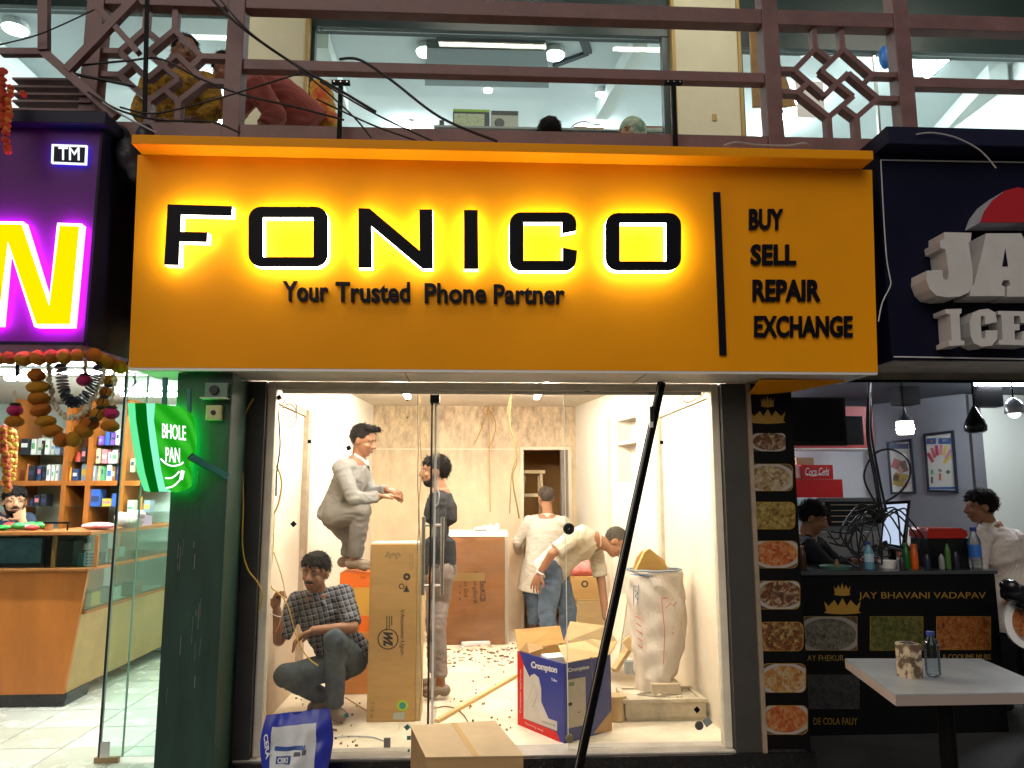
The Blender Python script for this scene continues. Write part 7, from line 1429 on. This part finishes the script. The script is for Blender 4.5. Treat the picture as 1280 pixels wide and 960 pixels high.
# cloth materials
def plaid():
    m = bpy.data.materials.new('plaid_shirt'); m.use_nodes = True; n = m.node_tree.nodes; l = m.node_tree.links; b = n['Principled BSDF']; b.inputs['Roughness'].default_value = .85; b.inputs['Specular IOR Level'].default_value = .2
    tc = n.new('ShaderNodeTexCoord'); mp = n.new('ShaderNodeMapping'); mp.inputs['Rotation'].default_value = (0, math.radians(14), math.radians(8)); l.new(tc.outputs['Object'], mp.inputs[0]); sp = n.new('ShaderNodeSeparateXYZ'); l.new(mp.outputs[0], sp.inputs[0])
    def band(sock, period, w_):
        a = n.new('ShaderNodeMath'); a.operation = 'DIVIDE'; a.inputs[1].default_value = period; l.new(sock, a.inputs[0]); f_ = n.new('ShaderNodeMath'); f_.operation = 'FRACT'; l.new(a.outputs[0], f_.inputs[0]); c = n.new('ShaderNodeMath'); c.operation = 'LESS_THAN'; c.inputs[1].default_value = w_; l.new(f_.outputs[0], c.inputs[0]); return c.outputs[0]
    xs = n.new('ShaderNodeMath'); xs.operation = 'ADD'; ym = n.new('ShaderNodeMath'); ym.operation = 'MULTIPLY'; ym.inputs[1].default_value = .55; l.new(sp.outputs[1], ym.inputs[0]); l.new(sp.outputs[0], xs.inputs[0]); l.new(ym.outputs[0], xs.inputs[1])
    B1, B2, T1, T2 = band(xs.outputs[0], .036, .5), band(sp.outputs[2], .036, .5), band(xs.outputs[0], .036, .10), band(sp.outputs[2], .036, .10)
    ad = n.new('ShaderNodeMath'); ad.operation = 'ADD'; l.new(B1, ad.inputs[0]); l.new(B2, ad.inputs[1]); r = n.new('ShaderNodeValToRGB'); r.color_ramp.interpolation = 'CONSTANT'; E_ = r.color_ramp.elements; E_[0].color = (.13, .13, .15, 1); E_[1].position = .75; E_[1].color = (.010, .011, .016, 1); e = E_.new(.25); e.color = (.05, .052, .065, 1)
    hf = n.new('ShaderNodeMath'); hf.operation = 'MULTIPLY'; hf.inputs[1].default_value = .5; l.new(ad.outputs[0], hf.inputs[0]); l.new(hf.outputs[0], r.inputs[0])
    mx = n.new('ShaderNodeMath'); mx.operation = 'MAXIMUM'; l.new(T1, mx.inputs[0]); l.new(T2, mx.inputs[1]); mi = n.new('ShaderNodeMix'); mi.data_type = 'RGBA'; l.new(mx.outputs[0], mi.inputs[0]); l.new(r.outputs[0], mi.inputs[6]); mi.inputs[7].default_value = (.24, .24, .27, 1); l.new(mi.outputs[2], b.inputs['Base Color']); return m
plaid_m = plaid()
def CL(n, c, v=.12): return M(n, c, .88, spec=.15, var=v, vs=9, bump=.25, bs=220)
jeans = CL('jeans_blue', (.085, .12, .17), .3); jeans_d = CL('jeans_worn', (.075, .095, .11), .35); greyt = CL('grey_tracksuit', (.25, .245, .235)); greytr = CL('grey_trousers', (.17, .16, .145)); blackt = CL('black_tshirt', (.022, .023, .025)); greyj = CL('grey_jeans', (.20, .17, .15), .25); cream_s = CL('cream_shirt', (.58, .52, .40)); white_s = CL('white_shirt', (.66, .62, .52)); navy_h = CL('navy_hoodie', (.02, .03, .055)); darksh = CL('dark_shirt', (.012, .012, .014)); offw = CL('off_white_shirt', (.62, .55, .50)); redcl = CL('dusty_red_cloth', (.36, .10, .08)); ychint = M('patterned_yellow', (.50, .27, .02), .85, col2=(.16, .09, .02), vs=26, contrast=.12)
shoe_g = M('dusty_shoe', (.22, .17, .12), .8, var=.2, vs=12); shoe_d = M('dark_shoe', (.04, .035, .03), .7, var=.2, vs=12)
# 1. crouching man at the left
y0 = .82
root, g, H = person('man in a plaid shirt and jeans crouching behind the left glass', dict(head=(394, 715, y0 - .06), neck=(398, 741, y0 + .0), chest=(402, 763, y0 + .02), waist=(417, 797, y0 + .10), pelvis=(435, 822, y0 + .18),
    sL=(430, 743, y0 + .0), sR=(372, 752, y0 + .03), eL=(441, 784, y0 - .12), wL=(392, 788, y0 - .24), hL=(366, 800, y0 - .26), eR=(349, 800, y0 - .06), wR=(346, 762, y0 - .14), hR=(345, 735, y0 - .16),
    hipL=(441, 826, y0 + .15), hipR=(428, 832, y0 + .14), kL=(418, 800, y0 - .20), aL=V((PZ(419, 888, ZF + .07).x, PZ(419, 888, ZF + .07).y, ZF + .085)), tL=V((PZ(424, 896, ZF + .03).x, PZ(424, 898, ZF + .03).y, ZF + .03)), kR=(357, 845, y0 - .12), aR=V((PZ(402, 884, ZF + .06).x, PZ(402, 880, ZF + .06).y, ZF + .10)), tR=V((PZ(394, 888, ZF + .03).x, PZ(394, 890, ZF + .03).y, ZF + .03))),
    face=(-.22, -1, -.10), up=(.05, -.1, 1), skin=skin_b, hair=hair_m, shirt=plaid_m, trousers=jeans_d, shoes=shoe_g, sleeve=.92, vox=.005, hair_kind='full', stache=True, collar=True, shirt_len=.0, palms={'L': ((0, -.3, -1), -1, .45), 'R': ((.9, -.4, 0), -1, .95)}, loose=.98, seed=1)
q = MB(); q.tube(smooth_path([g['wR'] + V((.036 * math.cos(a_), .03 * math.sin(a_), -.03 + .008 * math.sin(2 * a_))) for a_ in [k * .6 for k in range(12)]], 3), .003, 5); q.build('wristband', M('white_plastic'), root)
# 2. young man in grey on the orange box
zB, yB = BOXTOP; y0 = yB + .14
fz = zB + .002
root, g, H = person('young man in a grey tracksuit standing half-bent on the orange box', dict(head=(455, 551, y0 - .02), neck=(449, 574, y0), chest=(440, 594, y0), waist=(428, 620, y0 + .01), pelvis=(418, 643, y0 + .02), hipdir=V((.25, -1, 0)),
    sR=(426, 585, y0 - .17), sL=(452, 583, y0 + .17), eR=(443, 624, y0 - .20), wR=(474, 621, y0 - .13), hR=(500, 619, y0 - .08), eL=(462, 616, y0 + .16), wL=(484, 612, y0 + .04), hL=(503, 617, y0 - .02),
    hipR=(419, 645, y0 - .08), hipL=(418, 645, y0 + .08), kR=(452, 639, y0 - .16), aR=V((PY(443, 700, y0 - .1).x, y0 - .10, fz + .085)), tR=V((PY(456, 712, y0 - .12).x, y0 - .12, fz + .028)), kL=(440, 672, y0 + .06), aL=V((PY(433, 705, y0 + .05).x, y0 + .05, fz + .085)), tL=V((PY(444, 712, y0 + .05).x, y0 + .05, fz + .028))),
    face=(1, -.30, -.30), up=(.12, 0, 1), skin=skin_a, hair=hair_m, shirt=greyt, trousers=greytr, shoes=shoe_g, sleeve='long', vox=.005, hair_kind='quiff', beard=False, collar=True, shirt_len=.04, palms={'R': ((0, 0, -1), -1, .25), 'L': ((0, .2, -1), 1, .5)}, loose=1.02, seed=2)
q = MB(); q.tube([H(.05, -.02, -.115), H(.045, .05, -.135), H(.0, .085, -.165), H(-.04, .05, -.135)], .010, 8); q.build('collar_piping', M('piping_white', (.75, .72, .66), .8), root, smooth=60)
# 3. man in black by the door
fp = PZ(547, 866, ZF + .02); y0 = fp.y
root, g, H = person('man in a black shirt and grey jeans standing beside the door edge', dict(head=(543, 589, y0), neck=(550, 611, y0 + .01), chest=(551, 634, y0 + .01), waist=(549, 676, y0), pelvis=(549, 713, y0), hipdir=V((.15, -1, 0)).normalized(),
    sL=(547, 627, y0 - .17), sR=(553, 627, y0 + .17), eL=(549, 673, y0 - .21), wL=(540, 710, y0 - .17), hL=(535, 728, y0 - .16), eR=(552, 673, y0 + .2), wR=(540, 708, y0 + .16), hR=(535, 726, y0 + .15),
    kL=(545, 786, y0 - .09), aL=V((PY(551, 850, y0 - .09).x, y0 - .09, ZF + .095)), tL=V((PY(538, 866, y0 - .1).x, y0 - .10, ZF + .028)), kR=(544, 784, y0 + .09), aR=V((PY(545, 846, y0 + .09).x, y0 + .09, ZF + .095)), tR=V((PY(530, 860, y0 + .09).x, y0 + .09, ZF + .028))),
    face=(-1, -.12, .02), up=(.06, 0, 1), skin=skin_a, hair=hair_m, shirt=blackt, trousers=greyj, shoes=shoe_g, sleeve='long', vox=.0065, hair_kind='full', beard=True, shirt_len=.02, palms={'L': ((1, 0, 0), 1, .3), 'R': ((1, 0, 0), -1, .3)}, trouser_end=.86, seed=3)
# 4. man in white with his back turned
fp = PZ(670, 786, ZF + .02); y0 = fp.y - .25
root, g, H = person('man in a white shirt with his back turned before the ladder', dict(head=(682, 622, y0), neck=(684, 643, y0 - .01), chest=(683, 661, y0 - .01), waist=(677, 695, y0), pelvis=(672, 725, y0), hipdir=V((1, .2, 0)),
    sL=(662, 652, y0 + .02), sR=(705, 653, y0 - .02), eL=(647, 678, y0 + .10), wL=(648, 690, y0 + .30), hL=(652, 697, y0 + .42), eR=(709, 682, y0 + .08), wR=(704, 698, y0 + .28), hR=(700, 702, y0 + .4),
    kL=(667, 757, y0), aL=V((PY(666, 783, y0).x, y0, ZF + .09)), tL=V((PY(664, 786, y0).x, y0 + .15, ZF + .03)), kR=(681, 757, y0), aR=V((PY(683, 783, y0).x, y0, ZF + .09)), tR=V((PY(685, 786, y0).x, y0 + .15, ZF + .03))),
    face=(-.28, 1, -.12), skin=skin_c, hair=hair_g, shirt=white_s, trousers=jeans, shoes=shoe_d, sleeve='long', vox=.008, hair_kind='crop', collar=True, shirt_len=.12, shirt_fit=1.14, seed=4)
# 5. man bending down
y0 = 2.05
root, g, H = person('man in a cream shirt and blue jeans bending down behind the fan carton', dict(head=(770, 678, y0 - .02), neck=(748, 676, y0), chest=(733, 676, y0), waist=(710, 689, y0 + .02), pelvis=(691, 709, y0 + .04), hipdir=V((.15, -1, 0)),
    sR=(716, 672, y0 - .19), sL=(744, 688, y0 + .17), eR=(690, 692, y0 - .25), wR=(675, 716, y0 - .20), hR=(667, 736, y0 - .18), eL=(752, 728, y0 + .12), wL=(757, 772, y0 + .02), hL=(764, 797, y0 - .03),
    hipR=(690, 712, y0 - .06), hipL=(694, 712, y0 + .12), kR=(684, 764, y0 - .06), aR=V((PY(686, 815, y0 - .05).x, y0 - .05, ZF + .09)), tR=V((PY(698, 822, y0 - .08).x, y0 - .10, ZF + .028)), kL=(710, 764, y0 + .12), aL=V((PY(708, 812, y0 + .12).x, y0 + .13, ZF + .09)), tL=V((PY(722, 820, y0 + .1).x, y0 + .1, ZF + .028))),
    face=(.72, -.18, -.78), up=(.78, 0, .62), skin=skin_a, hair=hair_g, shirt=cream_s, trousers=jeans, shoes=shoe_d, sleeve=.82, vox=.0065, hair_kind='crop', collar=True, shirt_len=.09, palms={'R': ((.6, .5, 0), 1, .3), 'L': ((-1, 0, 0), 1, .7)}, shirt_fit=1.08, loose=1.05, seed=5)
q = MB(); ax = (g['hR'] - g['eR']).normalized(); q.lathe([(.031, -.005), (.034, 0), (.031, .005)], tuple(g['wR'] - ax * .005), 14, ax); q.build('wristband', M('white_plastic'), root, smooth=60)
# 6. shopkeeper on the left
y0 = 2.14
root, g, H = person('bearded man in a navy hoodie resting his chin on his hand in the left shop', dict(head=(18, 627, y0), neck=(10, 646, y0 + .03), chest=(5, 660, y0 + .03), waist=(4, 715, y0 + .05), pelvis=(4, 750, y0 + .05),
    sL=(34, 651, y0 + .10), sR=(-22, 652, y0 - .02), eL=(34, 668, y0 - .30), wL=(28, 650, y0 - .21), hL=(19, 630, y0 - .13), eR=(-25, 700, y0 - .2), wR=(0, 678, y0 - .36), hR=(20, 676, y0 - .38)),
    face=(.60, -.8, .0), skin=skin_c, hair=hair_m, shirt=navy_h, lower=False, vox=.0065, hair_kind='full', beard=True, sleeve='long', cuff=.55, palms={'L': ((-.5, .8, .2), 1, .6), 'R': ((0, 0, -1), 1, .3)}, collar=True, seed=6)
# 7. dark shirted man behind the snack counter
y0 = 1.28
person('dark haired person in black looking down behind the snack counter', dict(head=(1017, 647, y0), neck=(1008, 668, y0 + .03), chest=(1005, 690, y0 + .04), waist=(1003, 735, y0 + .06), pelvis=(1003, 775, y0 + .06),
    sR=(1010, 684, y0 - .13), sL=(1022, 682, y0 + .16), eR=(1040, 712, y0 - .18), wR=(1068, 702, y0 - .25), hR=(1085, 699, y0 - .27), eL=(1048, 706, y0 + .08), wL=(1075, 700, y0 - .02), hL=(1092, 697, y0 - .04)),
    face=(.80, -.35, -.36), skin=skin_a, hair=hair_m, shirt=darksh, lower=False, vox=.0075, hair_kind='full', sleeve='long', palms={'R': ((0, 0, -1), -1, .3), 'L': ((0, 0, -1), 1, .3)}, seed=7)
# 8. customer in white at the right
y0 = 1.12
person('man in a pinkish white shirt seen from behind at the end of the snack counter', dict(head=(1225, 633, y0), neck=(1236, 655, y0 + .0), chest=(1246, 677, y0 + .0), waist=(1258, 725, y0 + .02), pelvis=(1262, 770, y0 + .02), hipdir=V((.75, -.65, 0)),
    sL=(1226, 674, y0 - .13), sR=(1268, 674, y0 + .12), eL=(1222, 712, y0 - .16), wL=(1203, 722, y0 + .04), hL=(1190, 718, y0 + .1), eR=(1288, 722, y0 + .12), wR=(1275, 742, y0 - .1), hR=(1262, 750, y0 - .18),
    kL=(1255, 845, y0), aL=V((PY(1255, 900, y0).x, y0, .15)), tL=V((PY(1240, 900, y0).x, y0 + .05, .09)), kR=(1275, 845, y0 + .1), aR=V((PY(1276, 900, y0).x, y0 + .15, .15)), tR=V((PY(1262, 900, y0).x, y0 + .2, .09))),
    face=(-.92, .30, -.08), skin=skin_a, hair=hair_m, shirt=offw, trousers=darksh, shoes=shoe_d, vox=.0075, hair_kind='full', collar=True, sleeve='long', shirt_len=.1, shirt_fit=1.1, loose=1.12, seed=8)
# 9-10. two people sitting on the balcony floor behind the railing
y0 = .95
def sitter(lab, px, py, Y, **kw):
    z = lambda dx, dy, dY: (px + dx, py + dy, Y + dY)
    return person(lab, dict(head=z(0, 0, 0), neck=z(1, 28, .02), chest=z(1, 50, .03), waist=z(1, 90, .05), pelvis=V((PY(px, 200, Y).x, Y + .06, UZ + .13)), sL=z(-30, 46, .02), sR=z(32, 46, .02), eL=z(-38, 84, 0), wL=z(-20, 96, -.16), hL=z(-4, 96, -.2), eR=z(38, 84, 0), wR=z(20, 98, -.16), hR=z(6, 98, -.2)), lower=False, vox=.0085, **kw)
sitter('dark haired person sitting low behind the railing left of the thin arch', 687, 170, y0, face=(.1, 1, -.1), skin=skin_a, hair=hair_m, shirt=darksh, hair_kind='full', seed=9)
sitter('woman in a pale green and white headscarf sitting behind the railing', 789, 167, y0, face=(-.8, -.55, -.1), skin=skin_c, hair=M('scarf_cloth', (.66, .64, .54), .8, col2=(.04, .25, .12), vs=5, contrast=.1), shirt=CL('green_kurta', (.05, .22, .14)), hair_kind='scarf', seed=10)
# 11-12. people sitting on the upper balcony
y0 = .45
person('person in a yellow patterned dress sitting behind the left lattice railing', dict(head=(232, 66, y0), neck=(228, 90, y0), chest=(224, 108, y0), waist=(218, 135, y0 + .05), pelvis=(215, 162, y0 + .08), sL=(258, 104, y0 + .02), sR=(190, 106, y0 - .02), eL=(270, 138, y0 - .08), wL=(245, 150, y0 - .2), hL=(228, 150, y0 - .24), eR=(176, 140, y0 - .08), wR=(200, 152, y0 - .2), hR=(216, 152, y0 - .24)),
       face=(.5, -.8, -.15), skin=skin_a, hair=hair_m, shirt=ychint, lower=False, vox=.009, hair_kind='long', shirt_fit=1.25, loose=1.15, seed=11)
person('person in dusty red clothes leaning over beside the left railing post', dict(head=(285, 88, y0 + .1), neck=(310, 97, y0 + .1), chest=(330, 108, y0 + .1), waist=(360, 130, y0 + .15), pelvis=(386, 155, y0 + .2), hipdir=V((0, 1, 0)), sL=(322, 110, y0 - .1), sR=(330, 100, y0 + .25), eL=(345, 145, y0 - .16), wL=(325, 160, y0 - .24), hL=(305, 164, y0 - .28), eR=(300, 135, y0 + .2), wR=(290, 158, y0 + .1), hR=(280, 164, y0)),
       face=(-.9, -.3, -.4), up=(-.2, 0, 1), skin=skin_b, hair=hair_m, shirt=redcl, lower=False, vox=.009, hair_kind='full', sleeve='long', cuff=.8, shirt_fit=1.15, loose=1.25, seed=12)
# bright cloth hanging by the left column upstairs
q = MB(); q.cap(PY(402, 112, .8), PY(408, 160, .8), .07, .09, 10); q.cap(PY(396, 108, .8), PY(398, 150, .85), .05, .05, 8)
soft(q, 'hanging_cloth', M('bright_cloth', (.60, .10, .03), .8, col2=(.62, .42, .04), vs=9, contrast=.12), .014, wr=.016, wf=12, label='red and yellow patterned cloth bundle hanging by the left cream column', cat='cloth')
